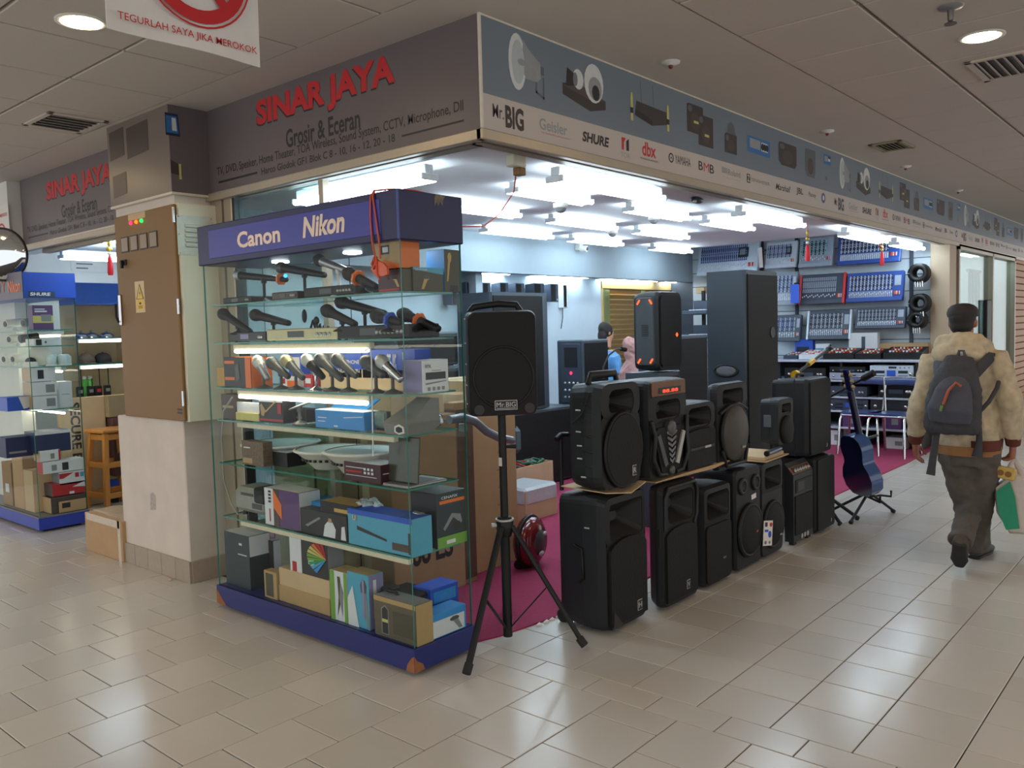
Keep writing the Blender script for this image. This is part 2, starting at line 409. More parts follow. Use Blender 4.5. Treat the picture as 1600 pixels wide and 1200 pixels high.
q.flat([(.047, .225), (.036, .18), (.044, .184), (.038, .145), (.052, .194), (.043, .190)], m_signblack, T=tr(0, 0, .0012)).flat(circ(.013, 10, None, .0425, .082), m_signblack, T=tr(0, 0, .0006))
for k in range(2): q.flat([(.02, .034 + .016 * k), (.066, .034 + .016 * k), (.066, .041 + .016 * k), (.02, .041 + .016 * k)], m_signblack, T=tr(0, 0, .0006))
obj('warning_symbol', q, st)
q = M(frame((-.001, .60, 1.258), (0, -1, 0), (0, 0, 1)) @ Matrix.Diagonal((1.9, .55, 1, 1))).flat([(0, 0), (.12, 0), (.12, .07), (0, .07)], mat('label_tan', (205, 170, 124), rough=.5))
q.flat([(.015, .044), (.105, .044), (.105, .052), (.015, .052)], m_tape, tr(0, 0, .0006))
obj('name_plate', q, dr)
q = M(frame((-.001, .10, .05), (0, -1, 0), (0, 0, 1)))
for k in range(2): q.flat([(0, .02 * k), (.06, .02 * k), (.06, .012 + .02 * k), (0, .012 + .02 * k)], m_signblack)
obj('maker_label', q, dr)
m_ventp = mat('vent_plate_grey', (206, 208, 196), rough=.45)
q = M().box((.004, -.004, 1.0), (.235, 0, 1.235), m_ventp, .001)
for k in range(5): q.tube([(.05, -.006, 1.058 + .029 * k), (.20, -.006, 1.058 + .029 * k)], [(.007, .010), (.007, .010)], m_ventp, 8).box((.055, -.0045, 1.046 + .029 * k), (.20, -.004, 1.051 + .029 * k), m_signblack)
for x in (.014, .225):
    for z in (1.01, 1.12, 1.225): q.lathe([(.005, 0), (.004, .004), (.001, .005)], m_chrome, T=frame((x, -.003, z), (1, 0, 0), (0, 0, 1)), n=8)
obj('vent_plate', q, mc)

# aluminium post, glass and the shutter track of the left front
g = M().box((2.79, 4.70, 0), (2.87, 4.83, 2.37), m_alu).box((2.795, 4.60, 0), (2.86, 4.69, 2.37), m_alu, .006).box((2.80, 4.575, 0), (2.86, 4.60, 2.37), m_signblack)
struct('trim_3', g)
w3 = struct('window_2', M().box((2.81, 3.72, .0), (2.85, 3.76, 2.33), m_alu))
obj('pane', M().box((2.827, 3.76, .02), (2.835, 4.575, 2.33), m_glass), w3)
m_track = mat('shutter_track', (150, 140, 122), rough=.45, metal=.3)
g = M().box((2.76, FY - .01, 2.335), (2.80, 4.83, 2.383), m_alu, .004).box((2.84, FY + .1, 2.34), (2.90, 4.83, 2.372), m_track)
g.box((FX - .02, FY - .02, 2.335), (19, FY + .02, 2.383), m_alu, .004).box((FX + .06, FY + .06, 2.34), (10.69, FY + .12, 2.372), m_track)
struct('trim_4', g)
# ================================================================ FASCIA BOARDS AND THEIR PRINT
m_board = mat('fascia_grey', (104, 95, 96), rough=.42, var=.05, scale=2.5)
m_boardb = mat('fascia_blue_grey', (116, 126, 136), rough=.42, var=.05, scale=2.5)
m_bstrip = mat('fascia_white_band', (196, 184, 176), rough=.45, var=.03, scale=4)
m_edge = mat('fascia_edge', (216, 206, 188), rough=.5)
m_pw = mat('print_white', (212, 212, 208), rough=.5); m_pd = mat('print_dark_brown', (62, 52, 50), rough=.5); m_pg = mat('print_grey', (150, 152, 152), rough=.5)
m_pb = mat('print_blue', (50, 110, 170), rough=.5); m_py = mat('print_yellow', (200, 190, 110), rough=.5); m_ps = mat('print_shadow', (92, 96, 100), rough=.5); m_pp = mat('print_purple', (86, 70, 140), rough=.5)
LX = frame((FX, 0, 0), (0, -1, 0), (0, 0, 1))     # left-facade print plane: local x = -Y, local y = Z, facing -X
RX = frame((0, FY, 0), (1, 0, 0), (0, 0, 1))      # right-facade print plane: local x = X, local y = Z, facing -Y
sl_ = thing('shop_sign', 'long grey sign board with large red shop name over the glass showcase', 'sign', (FX, 0, 0))
obj('board', M().box((0, FY + .002, 2.385), (.05, 4.83, CZ), m_board), sl_)
obj('edge_strip', M().box((-.004, FY - .005, 2.378), (.006, FY + .008, CZ), m_edge).box((-.004, FY, 2.372), (.05, 4.83, 2.387), m_edge), sl_)
def fascia_text(parent, x0, big=True):
    """x0: where the y coordinate of the board's left edge lies"""
    def put(s, ya, yb, z, h, mt, bold=0, rise=0, d=.001, shear=0):
        m = M(); write(m, s, frame((-d, ya, z), (0, -1, rise), (0, 0, 1)), ya - yb, h, mt, bold, shear); return obj('lettering', m, parent)
    put('SINAR JAYA', x0 - .562, x0 - 1.742, 2.652, .178, m_signblack, .042, 0, .001)
    o = put('SINAR JAYA', x0 - .567, x0 - 1.747, 2.661, .178, m_red, .042, 0, .0018); o['label'] = 'large red shop name with dark drop shadow'
    put('Grosir & Eceran', x0 - .84, x0 - 1.475, 2.530, .100, m_signblack, .02)
    put('TV, DVD, Speaker, Home Theater, TOA Wireless, Sound System, CCTV, Microphone, Dll', x0 - .12, x0 - 2.19, 2.468, .062, m_signblack, .008)
    put('Harco Glodok GF1 Blok C 8 - 10, 16 - 12, 20 - 18', x0 - .59, x0 - 1.73, 2.415, .045, m_signblack, .01)
    m = M().box((-.001, x0 - .13, 2.434), (0, x0 - .545, 2.446), m_signblack).box((-.001, x0 - 1.78, 2.434), (0, x0 - 2.19, 2.443), m_signblack)
    obj('rule_line', m, parent)
fascia_text(sl_, 4.83)
# second, identical board further along
s2 = thing('shop_sign', 'second grey sign board with faded red shop name beyond the column', 'sign', (FX + .02, 0, -.05))
obj('board', M().box((0, 5.72, 2.385), (.05, 7.88, CZ + .05), m_board), s2)
obj('edge_strip', M().box((-.004, 5.72, 2.365), (.05, 7.88, 2.387), m_edge), s2)
fascia_text(s2, 7.90)
# boards wrapped round the column
cs = thing('column_sign', 'brown grey picture board wrapped round the column top', 'sign', (2.53, 4.80, 2.37))
m_boardc = mat('fascia_brown_grey', (116, 104, 96), rough=.32, var=.08, scale=2)
obj('front_board', M().box((0, .004, 0), (.03, .80, .51), m_boardc), cs)
obj('side_board', M().box((.0, -.004, 0), (.25, .004, .51), m_board), cs)
q = M(frame((-.001, .80, 0), (0, -1, 0), (0, 0, 1)))
for x, y, w, h in ((.03, .29, .20, .19), (.27, .27, .28, .20), (.05, .05, .19, .15)): obj('printed_picture', M(frame((-.001, .80, 0), (0, -1, 0), (0, 0, 1))).prism([(x, y), (x + w, y + .015), (x + w, y + h), (x, y + h - .01)], 0, .0005, mat('print_faded_brown', (72, 60, 54), rough=.4)), cs)
q = M(frame((0, -.005, 0), (1, 0, 0), (0, 0, 1)))
q.flat([(-.02, .33), (.07, .33), (.06, .46), (-.02, .46)], mat('print_navy', (34, 44, 72), rough=.4)).flat([(-.015, .345), (.06, .345), (.052, .445), (-.015, .445)], m_pb, T=tr(0, 0, .0005)).flat([(.02, .36), (.05, .36), (.045, .435), (.02, .435)], m_pw, T=tr(0, 0, .001))
obj('printed_picture', q, cs); q = M(frame((0, -.005, 0), (1, 0, 0), (0, 0, 1)))
q.flat([(.0, .11), (.07, .10), (.07, .16), (.0, .19)], m_pd).flat([(.05, .08), (.065, .08), (.065, .17), (.05, .17)], m_py, T=tr(0, 0, .001))
obj('printed_picture', q, cs)
obj('edge_strip', M().box((-.004, -.008, -.012), (.25, .80, .002), m_edge), cs)

# right fascia: products above, brand names on the white band, printed three times
sr = thing('shop_sign', 'long blue grey sign board of product pictures over a band of brand names', 'sign', (0, FY, 0))
obj('board', M().box((FX + .0505, 0, 2.54), (19, .05, CZ), m_boardb).box((FX + .006, -.001, 2.54), (FX + .0505, .0015, CZ), m_boardb), sr)
obj('white_band', M().box((FX + .0505, -.0005, 2.385), (19, .05, 2.54), m_bstrip).box((FX + .006, -.0015, 2.385), (FX + .0505, .0015, 2.54), m_bstrip), sr)
obj('edge_strip', M().box((FX, -.004, 2.372), (19, .02, 2.387), m_edge).box((FX, -.004, CZ - .008), (19, .012, CZ), m_edge), sr)
RP = frame((0, 0, 0), (1, 0, 0), (0, 0, 1))
def band(ox):
    P = lambda d=.001: RP @ tr(ox, 0, d)
    m = M()
    def done():
        nonlocal m
        obj('brand_mark', m, sr); m = M()
    def w(s, x0, x1, z0, z1, mt, bold=.0, shear=0): write(m, s, P(.0012) @ tr(x0, z0, 0), x1 - x0, z1 - z0, mt, bold, shear)
    w('Mr.', 2.85, 2.925, 2.445, 2.505, m_pd, .006); w('BIG', 2.935, 3.065, 2.413, 2.515, m_pd, .04)
    done()
    w('Geisler', 3.18, 3.40, 2.445, 2.50, m_pg, .02); w('Top Quality Microphone System', 3.19, 3.42, 2.428, 2.437, m_red)
    done()
    w('SHURE', 3.525, 3.765, 2.440, 2.492, m_signblack, .04, .15)
    done()
    m.prism([(3.885, 2.45), (3.905, 2.45), (3.905, 2.49), (3.925, 2.515), (3.885, 2.515)], 0, .0006, m_red, P()).prism([(3.93, 2.45), (3.955, 2.45), (3.955, 2.515), (3.93, 2.50)], 0, .0006, m_signblack, P()); w('TOA', 3.875, 3.965, 2.41, 2.437, m_pg)
    done()
    w('dbx', 4.09, 4.235, 2.447, 2.525, m_red, .02); w('PROFESSIONAL PRODUCTS', 4.07, 4.26, 2.425, 2.435, m_signblack)
    done()
    m.lathe([(.028, 0), (.028, .001), (.02, .001), (.02, 0)], m_signblack, T=P() @ tr(4.405, 2.475, 0), n=16, smooth=False, caps=False).flat(circ(.007, 8, None, 4.405, 2.475), m_signblack, P(.0012)); w('YAMAHA', 4.45, 4.635, 2.45, 2.50, m_signblack, .0)
    done()
    w('B', 4.735, 4.79, 2.448, 2.502, m_signblack, .01); w('M', 4.80, 4.87, 2.446, 2.50, m_red, .0); w('B', 4.88, 4.935, 2.444, 2.498, m_signblack, .01)
    done()
    for k in range(5): m.prism([(5.045 + .016 * k, 2.468), (5.055 + .016 * k, 2.468), (5.055 + .016 * k, 2.505), (5.045 + .016 * k, 2.505)], 0, .0005, m_pg, P())
    w('Roland', 5.13, 5.305, 2.463, 2.502, m_grey); w('We design the future', 5.05, 5.30, 2.437, 2.446, m_pg)
    done()
    m.prism([(5.405, 2.447), (5.455, 2.447), (5.455, 2.505), (5.405, 2.505)], 0, .0006, m_signblack, P()); m.prism([(5.413, 2.455), (5.447, 2.455), (5.447, 2.462), (5.425, 2.462), (5.447, 2.497), (5.413, 2.497), (5.413, 2.49), (5.435, 2.49)], 0, .0012, m_pw, P()); w('SENNHEISER', 5.48, 5.77, 2.462, 2.485, m_grey)
    done()
    w('Marshall', 5.87, 6.135, 2.45, 2.495, m_signblack, .01, .35)
    done()
    w('JBL', 6.245, 6.375, 2.447, 2.505, m_pd, .03); done(); w('Peavey', 6.475, 6.635, 2.452, 2.498, m_signblack, .0, .3)
    done()
    m.lathe([(.04, 0), (.04, .0012)], m_pp, T=P() @ tr(6.785, 2.478, 0), n=18, smooth=False); m.flat(circ(.02, 14, None, 6.785, 2.478), m_pw, P(.0024)); w('P', 6.777, 6.793, 2.463, 2.493, m_pp, .02); 
    done()
def horn_pic(m, P):
    m.flat(circ(.062, 20, .128, 3.03, 2.725), m_pw, P(.001)).flat(circ(.045, 18, .10, 3.035, 2.725), mat('print_pale', (182, 188, 188), rough=.5), P(.0016))
    m.flat([(3.06, 2.70), (3.09, 2.66), (3.17, 2.66), (3.20, 2.68), (3.20, 2.75), (3.17, 2.765), (3.11, 2.80), (3.075, 2.835)], m_pg, P(.0012)).flat([(3.20, 2.70), (3.225, 2.70), (3.225, 2.74), (3.20, 2.74)], m_ps, P(.001)).flat(circ(.03, 12, .016, 3.06, 2.728), m_pg, P(.0022))
    for a in ([(3.16, 2.66), (3.172, 2.66), (3.172, 2.61), (3.16, 2.61)], [(3.16, 2.61), (3.22, 2.588), (3.226, 2.598), (3.165, 2.62)], [(3.215, 2.59), (3.226, 2.59), (3.226, 2.69), (3.215, 2.69)]): m.flat(a, m_ps, P(.0008))
def cam_pic(m, P):
    m.flat([(3.37, 2.645), (3.60, 2.60), (3.74, 2.63), (3.74, 2.675), (3.50, 2.715), (3.37, 2.70)], m_pd, P(.001)).flat([(3.37, 2.69), (3.60, 2.655), (3.74, 2.675), (3.50, 2.72)], mat('print_mid_brown', (84, 72, 68), rough=.5), P(.0014))
    m.flat([(3.40, 2.69), (3.46, 2.70), (3.47, 2.76), (3.41, 2.78)], m_signblack, P(.002)).flat(circ(.045, 14, .05, 3.50, 2.74), m_pw, P(.0018)).flat(circ(.02, 10, .035, 3.475, 2.735), m_grey, P(.0024))
    m.flat(circ(.085, 18, .098, 3.635, 2.745), m_pw, P(.0022)).flat(circ(.06, 16, .06, 3.645, 2.72), m_pg, P(.0026)).flat(circ(.034, 12, .040, 3.65, 2.70), m_signblack, P(.003))
def rx_pic(m, P):
    m.flat([(4.02, 2.655), (4.20, 2.625), (4.36, 2.655), (4.36, 2.725), (4.04, 2.735)], m_pd, P(.001)).flat([(4.02, 2.655), (4.20, 2.625), (4.20, 2.655), (4.03, 2.69)], m_signblack, P(.0016))
    for x in (4.09, 4.22): m.flat([(x, 2.73), (x + .006, 2.73), (x - .006, 2.85), (x - .012, 2.85)], m_ps, P(.0008))
    for x in (3.99, 4.375): m.flat([(x - .012, 2.62), (x + .012, 2.62), (x + .012, 2.74), (x + .006, 2.77), (x - .006, 2.77), (x - .012, 2.74)], m_py, P(.002)).flat([(x - .014, 2.66), (x + .014, 2.66), (x + .014, 2.69), (x - .014, 2.69)], m_signblack, P(.0024))
def spk_pic(m, P, x, w, z0, z1, tag_=True, cut=0, mt=None):
    m.flat([(x, z0 + cut), (x + w * .15, z0), (x + w * .9, z0), (x + w, z0 + cut), (x + w, z1), (x + w * .1, z1), (x, z1 - .01)], mt or m_pd, P(.001 + .0003 * x % .001))
    m.flat(circ(w * .14, 12, .02, x + w * .18, z1 - .03), m_ps, P(.0022)).flat(circ(w * .30, 14, (z1 - z0) * .3, x + w * .5, z0 + (z1 - z0) * .4), mat('print_brown', (76, 62, 56), rough=.5), P(.002))
    if tag_: m.flat([(x + w * .4, z0 + .06), (x + w * .7, z0 + .06), (x + w * .7, z0 + .075), (x + w * .4, z0 + .075)], m_py, P(.0026))
def box_pic(m, P, x, w, z0, z1):
    m.flat([(x, z0), (x + w, z0), (x + w, z1), (x, z1)], m_pb, P(.001)).flat([(x + w * .1, z0 + (z1 - z0) * .3), (x + w * .55, z0 + (z1 - z0) * .3), (x + w * .55, z1 - .015), (x + w * .1, z1 - .015)], m_pg, P(.0016)).flat([(x + w * .6, z0 + .03), (x + w * .9, z0 + .03), (x + w * .9, z1 - .02), (x + w * .6, z1 - .02)], m_pw, P(.0016))
    for k in range(3): m.flat(circ(w * .07, 8, None, x + w * (.66 + .1 * k), z0 + .06), m_signblack, P(.002))
for n in range(4):
    ox = 4.18 * n; band(ox)
    P = lambda d, ox=ox: RP @ tr(ox, 0, d)
    parts = [lambda m, P=P: horn_pic(m, P), lambda m, P=P: cam_pic(m, P), lambda m, P=P: rx_pic(m, P),
             lambda m, P=P: (spk_pic(m, P, 4.60, .20, 2.66, 2.83), spk_pic(m, P, 4.74, .19, 2.60, 2.785)),
             lambda m, P=P: (spk_pic(m, P, 5.09, .17, 2.605, 2.73, False), m.flat([(5.12, 2.73), (5.14, 2.79), (5.18, 2.81), (5.22, 2.79), (5.25, 2.73)], m_ps, P(.0009))),
             lambda m, P=P: box_pic(m, P, 5.42, .36, 2.655, 2.765), lambda m, P=P: spk_pic(m, P, 5.93, .32, 2.635, 2.80, False, .03),
             lambda m, P=P: spk_pic(m, P, 6.42, .20, 2.61, 2.82, False, .05, m_ps), lambda m, P=P: (box_pic(m, P, 6.80, .15, 2.75, 2.83), m.flat(circ(.02, 8, None, 6.85, 2.64), m_ps, P(.001)))]
    for f in parts:
        m = M(); f(m); obj('printed_picture', m, sr)

# paper banner hung from the ceiling
bn = thing('no_smoking_banner', 'white paper no smoking banner hanging from the ceiling', 'banner', (0, 2.8, 0))
pts = [(1.285 + .0715 * k, .012 * math.sin(k * .9), 2.513 + .003 * math.sin(k * .7)) for k in range(9)]
obj('sheet', M().loft([[(x, y + .0, z), (x, y + .004, z), (x, y * .3 + .004, 2.879), (x, y * .3, 2.879)] for x, y, z in pts], m_paper, smooth=False), bn)
T = frame((0, -.016, 0), (1, 0, 0), (0, 0, 1)); q = M(T)
write(q, 'TEGURLAH SAYA JIKA MEROKOK', tr(1.315, 2.540, 0), .515, .032, m_red, .004)
o = obj('lettering', q, bn); o['label'] = 'red capital lettering along the lower edge'
q = M(T); cx, cz = 1.60, 2.80
for r0, r1 in ((.205, .212), (.150, .196)):
    a = [(cx + r1 * math.cos(t_ / 40 * 2 * PI), cz + r1 * math.sin(t_ / 40 * 2 * PI), 0) for t_ in range(40)]; b = [(cx + r0 * math.cos(t_ / 40 * 2 * PI), cz + r0 * math.sin(t_ / 40 * 2 * PI), 0) for t_ in range(40)]
    for lo, hi in ((0, 40),): 
        q.add(a + b, [(i, (i + 1) % 40, 40 + (i + 1) % 40, 40 + i) for i in range(40) if min(a[i][1], a[(i + 1) % 40][1], b[i][1]) < 3 and max(a[i][1], a[(i+1) % 40][1]) < 2.879], m_red)
q.flat([(cx - .07, 2.876), (cx - .03, 2.876), (cx + .115, 2.70), (cx + .085, 2.675)], m_red, T=tr(0, 0, .001))
obj('prohibition_ring', q, bn)
q = M(T @ tr(0, 0, .002)).flat([(1.475, 2.685), (1.50, 2.665), (1.625, 2.80), (1.60, 2.82)], mat('cigarette_white', (206, 200, 194), rough=.6)).flat([(1.475, 2.685), (1.50, 2.665), (1.513, 2.68), (1.488, 2.70)], m_pd, T=tr(0, 0, .0008))
obj('printed_cigarette', q, bn)
# ================================================================ LAMPS
m_batten = mat('white_batten', (225, 228, 230), rough=.5)
def tube_light(x0, x1, y, z, label, rz=0, group='fluorescent lamps of the shop ceiling', drop=.05):
    L = x1 - x0
    t = thing('tube_lamp', label, 'lamp', (x0, y, z), rz, group)
    obj('batten', M().box((0, -.03, .022), (L, .03, .022 + drop), m_batten, .005), t)
    g = M()
    for x in (0, L): obj('lamp_holder', M().box((x - .010, -.058, -.012), (x + .010, .058, .022), m_batten, .004), t)
    for s in (-1, 1): obj('tube', M().tube([(.012, .045 * s, 0), (L - .012, .045 * s, 0)], .018, TUBE, 8), t)
    return t
for i, (a, b) in enumerate(((3.68, 4.76), (5.9, 7.05), (8.1, 9.25), (9.62, 10.6))):
    tube_light(a, b, 2.83, 2.305, ('first', 'second', 'third', 'fourth')[i] + ' twin tube lamp from the shop corner behind the picture fascia')
tube_light(3.22, 4.36, 0, 2.305, 'twin tube lamp behind the shop name board above the glass showcase', PI / 2).location = (3.12, 3.22, 2.305)
rows = ((3.75, ((4.40, 5.28), (5.84, 6.78), (7.12, 8.08)), 'front'), (4.57, ((4.42, 5.42), (5.87, 6.85), (7.25, 8.24)), 'middle'), (5.42, ((5.93, 6.95), (7.30, 8.25), (8.95, 9.86)), 'rear'))
for y, rr, nm in rows:
    for k, (a, b) in enumerate(rr): tube_light(a, b, y, 2.44, ('left', 'centre', 'right')[k] + ' twin tube lamp in the ' + nm + ' row of the white shop ceiling')
for k, (a, b) in enumerate(((725, 795), (833, 917), (940, 1025), (1036, 1092))):
    tube_light(ony(a, 432, 6.16).x, ony(b, 432, 6.16).x, 6.19, 2.125, ('first', 'second', 'third', 'fourth')[k] + ' lamp from the left in the recess behind the rear bulkhead')
tube_light(0, 1.1, 0, 2.305, 'twin tube lamp glowing under the second sign board', PI / 2).location = (3.1, 5.85, 2.305)
tube_light(3.3, 4.4, 8.4, 2.30, 'twin tube lamp deep inside the shop left of the column')
for k, (a, b, y) in enumerate(((11.6, 12.6, 3.3), (12.9, 13.9, 3.9), (13.1, 14.1, 3.0))):
    tube_light(a, b, y, 2.40, ('near', 'middle', 'rear')[k] + ' lamp behind the glass of the next unit', group='lamps behind the window')
def downlight(x, y, label):
    t = thing('downlight', label, 'lamp', (x, y, CZ), 0, 'round downlights of the mall ceiling')
    obj('trim_ring', M().lathe([(.105, 0), (.105, -.006), (.085, -.008), (.085, -.003)], m_white, n=24, caps=False), t)
    obj('lens', M().lathe([(.085, -.004), (.06, -.010), (.001, -.012)], LENS, n=20), t)
downlight(1.64, 3.81, 'round glowing downlight beside the no smoking banner')
downlight(4.76, .99, 'round glowing downlight above the corridor at upper right')
for k, (x, y) in enumerate(((1.6, .9), (4.7, -1.6), (-1.2, 3.8), (1.4, -1.8), (8.2, -1.4), (1.6, 7.2), (11.5, .7))):
    downlight(x, y, 'round downlight over the ' + ('corridor crossing in front of the showcase', 'right corridor opposite the loudspeakers', 'left corridor opposite the meter cabinet', 'middle of the open crossing', 'right corridor opposite the guitar', 'left corridor beside the second showcase', 'right corridor before the glazed unit')[k])
# shop walls' fourth side: the corridor opposite is plain
def vent(x0, x1, y0, y1, label, mt):
    t = thing('air_vent', label, 'vent', (x0, y0, CZ))
    W_, D = x1 - x0, y1 - y0
    g = M()
    for a, b in (((0, 0), (W_, .035)), ((0, D - .035), (W_, D)), ((0, 0), (.035, D)), ((W_ - .035, 0), (W_, D))): g.box((a[0], a[1], -.012), (b[0], b[1], -.002), mt, .003)
    obj('frame', g, t); obj('duct', M().box((.03, .03, -.003), (W_ - .03, D - .03, -.001), m_signblack), t)
    n = 6
    for k in range(n):
        y = .05 + (D - .1) * k / (n - 1)
        obj('slat', M().box((.035, -.014, -.001), (W_ - .035, .014, .001), mt, T=tr(0, y, -.008) @ rotx(.6)), t)
vent(2.10, 2.46, 5.40, 5.82, 'square ceiling vent with louvre slats left of the column', m_ceil)
vent(5.16, 5.66, .84, 1.16, 'white louvred ceiling vent behind the right downlight', m_ceil)
vent(6.98, 7.36, 2.0, 2.25, 'yellowed air vent in the plaster ceiling band', mat('vent_yellow', (170, 160, 128), rough=.6))
for x, y, lb in ((4.00, 2.29, 'nearest'), (6.25, 2.30, 'second'), (8.23, 2.32, 'third'), (10.25, 2.35, 'fourth')):
    t = thing('sprinkler', lb + ' small white ceiling sprinkler with red bulb along the right fascia', 'sprinkler', (x, y, CZ), 0, 'ceiling sprinklers')
    obj('plate', M().lathe([(.05, 0), (.048, -.008), (.02, -.014), (.018, -.018)], m_white, n=16), t)
    obj('bulb', M().lathe([(.012, -.016), (.012, -.026), (.007, -.034), (.001, -.036)], mat('sprinkler_red', (120, 26, 26), rough=.4), n=10), t)
t = thing('sprinkler', 'brass sprinkler hanging from a ceiling panel near the upper right downlight', 'sprinkler', (4.21, 1.0, CZ))
obj('plate', M().lathe([(.055, 0), (.05, -.01), (.018, -.018)], mat('sprinkler_plate', (150, 150, 150), rough=.4, metal=.5), n=18), t)
obj('head', M().lathe([(.014, -.015), (.012, -.06), (.008, -.07), (.026, -.075), (.026, -.08)], mat('brass', (120, 112, 106), rough=.4, metal=.7), n=12), t)
# ================================================================ THE GLASS SHOWCASE
m_blue = mat('showcase_blue', (28, 38, 108), rough=.4, var=.04, scale=5)
m_bluedark = mat('showcase_navy', (26, 32, 80), rough=.4, var=.03, scale=5)
m_bluepanel = mat('lit_blue_panel', (58, 62, 152), rough=.35, var=.02)
m_chip = mat('bare_chipboard', (150, 96, 60), rough=.9, var=.15, scale=40)
G = glassmat('showcase_glass', (248, 253, 251), .34)
GS = glassmat('shelf_glass', (230, 245, 240), .5)
m_gedge = mat('glass_edge', (60, 130, 118), rough=.15, var=.05)
m_gedge2 = mat('glass_edge_dark', (40, 84, 76), rough=.15, var=.05)
m_cream = mat('cream_letter', (226, 206, 190), rough=.5)
SX0, SX1, SY0, SY1 = 2.42, 2.79, 2.695, 4.295
SH = [(1.68, 's'), (1.475, 's'), (1.232, 's'), (1.055, 's'), (.818, 's'), (.520, 's')]
sc_ = thing('glass_showcase', 'tall glass showcase with blue header and base full of microphones and boxes', 'showcase', (SX0, SY0, 0))
W_, D_ = SX1 - SX0, SY1 - SY0
obj('base', M().box((-.012, -.012, .02), (W_ + .01, D_ + .01, .125), m_blue, .003).box((.04, .04, 0), (W_ - .04, D_ - .04, .02), m_dark), sc_)
q = M(frame((-.0128, -.0128, .02), (0, 1, 0), (0, 0, 1)))
obj('chipped_corner', M().flat([(0, 0), (.055, 0), (.045, .03), (.02, .06), (0, .075)], m_chip, frame((-.0130, -.012, .022), (0, 1, 0), (0, 0, 1))).flat([(0, 0), (.06, 0), (.05, .028), (.015, .05), (0, .075)], m_chip, frame((-.012, -.0130, .022), (1, 0, 0), (0, 0, 1))), sc_)
obj('chipped_corner', M().flat([(0, 0), (-.10, 0), (0, .085)], m_chip, frame((-.0130, D_ + .009, .022), (0, 1, 0), (0, 0, 1))), sc_)
hd = obj('header', M().box((-.014, -.012, 1.895), (W_ + .008, D_ + .02, 2.105), m_bluedark, .004), sc_)
obj('sign_panel', M().box((-.017, .10, 1.925), (-.013, D_ - .10, 2.075), m_bluepanel, .002), hd)
obj('corner_strip', M().box((-.017, -.015, 1.895), (-.009, -.008, 2.105), mat('corner_strip_blue', (70, 84, 150), rough=.4)), hd)
for s_, u0, u1, vt, vb, bold, sh in (('Canon', 371, 438, 362, 386, .03, 0), ('Nikon', 473, 539, 340, 370, .035, .18)):
    a = onx(u0, vb, SX0 - .018); b = onx(u1, vb - 8, SX0 - .018); h = .098 if s_ == 'Nikon' else .083
    q = M(); write(q, s_, frame((-.0182, a.y - SY0, a.z - .008), (0, -1, 0), (0, 0, 1)), a.y - b.y, h, m_cream, bold, sh)
    obj('lettering', q, hd)
g = M().box((.12, -.0135, 2.05), (.25, -.0125, 2.105), mat('peeled_paint', (120, 112, 96), rough=.9, var=.4, scale=60))
g = M(frame((0, -.0135, 0), (1, 0, 0), (0, 0, 1))).flat([(.21, 2.104), (.27, 2.10), (.255, 2.085), (.25, 2.055), (.235, 2.075), (.225, 2.05), (.215, 2.07), (.20, 2.05), (.20, 2.085)], mat('peeled_paint', (120, 112, 96), rough=.9, var=.3, scale=60))
obj('peeled_patch', g, hd)
lens2 = emis('case_downlight', (235, 245, 255), 14)
for y in (.22, .55, 1.15):
    obj('spot_lamp', M().lathe([(.045, 1.895), (.045, 1.889), (.03, 1.886), (.001, 1.885)], lens2, T=tr(.19, y, 0), n=16), hd)
# walls of glass: clear faces, green cut edges
def pane(a, b, thin, parent=sc_, gm=G, em=m_gedge, name='glass_panel'):
    m = M(); (x0, y0, z0), (x1, y1, z1) = a, b
    vs = [(x, y, z) for z in (z0, z1) for y in (y0, y1) for x in (x0, x1)]
    F = {'z': [(0, 2, 3, 1), (4, 5, 7, 6)], 'y': [(0, 1, 5, 4), (2, 6, 7, 3)], 'x': [(0, 4, 6, 2), (1, 3, 7, 5)]}
    m.add(vs, F[thin][:1], gm)          # one clear face, the other kept thin as an edge frame
    m.add(vs, [f for k in 'xyz' if k != thin for f in F[k]], em)
    return obj(name, m, parent)
pane((0, 0, .125), (.006, D_, 1.895), 'x'); pane((.006, 0, .125), (W_, .006, 1.895), 'y'); pane((.006, D_ - .006, .125), (W_, D_, 1.895), 'y')
pane((W_ - .006, .006, .125), (W_, .80, 1.895), 'x', em=m_gedge2); pane((W_ - .006, .80, .125), (W_, D_ - .006, 1.895), 'x', em=m_gedge2)
for z, _ in SH: pane((.012, .03, z - .008), (W_ - .03, D_ - .05, z), 'z', gm=GS, name='glass_shelf')
def strip(z, y0, y1, x=.05, on=True, nm='strip_lamp'):
    o = obj('lamp_batten', M().box((x, y0, z - .04), (x + .03, y1, z - .012), mat('cream_batten', (214, 204, 178), rough=.5), .003), sc_)
    if on: obj('tube', M().tube([(x + .004, y0 + .02, z - .048), (x + .004, y1 - .02, z - .048)], .011, STRIP, 8), o)
strip(1.475, .28, 1.42); strip(1.232, .30, 1.40); strip(1.055, .14, 1.42, on=False); strip(.520, .05, 1.40, x=.03, on=False)
obj('wiring', M().tube([(.03, 1.42, 1.18), (.02, 1.50, 1.10), (.02, 1.53, .95), (.02, 1.53, .72), (.02, 1.47, .60), (.02, 1.40, .54)], .005, mat('cable_grey', (150, 148, 138), rough=.6), 6)
    .tube([(.03, .29, 1.425), (.02, .24, 1.44), (.02, .235, 1.38), (.02, .24, 1.25), (.02, .25, .95)], .0035, m_batten, 6), sc_)

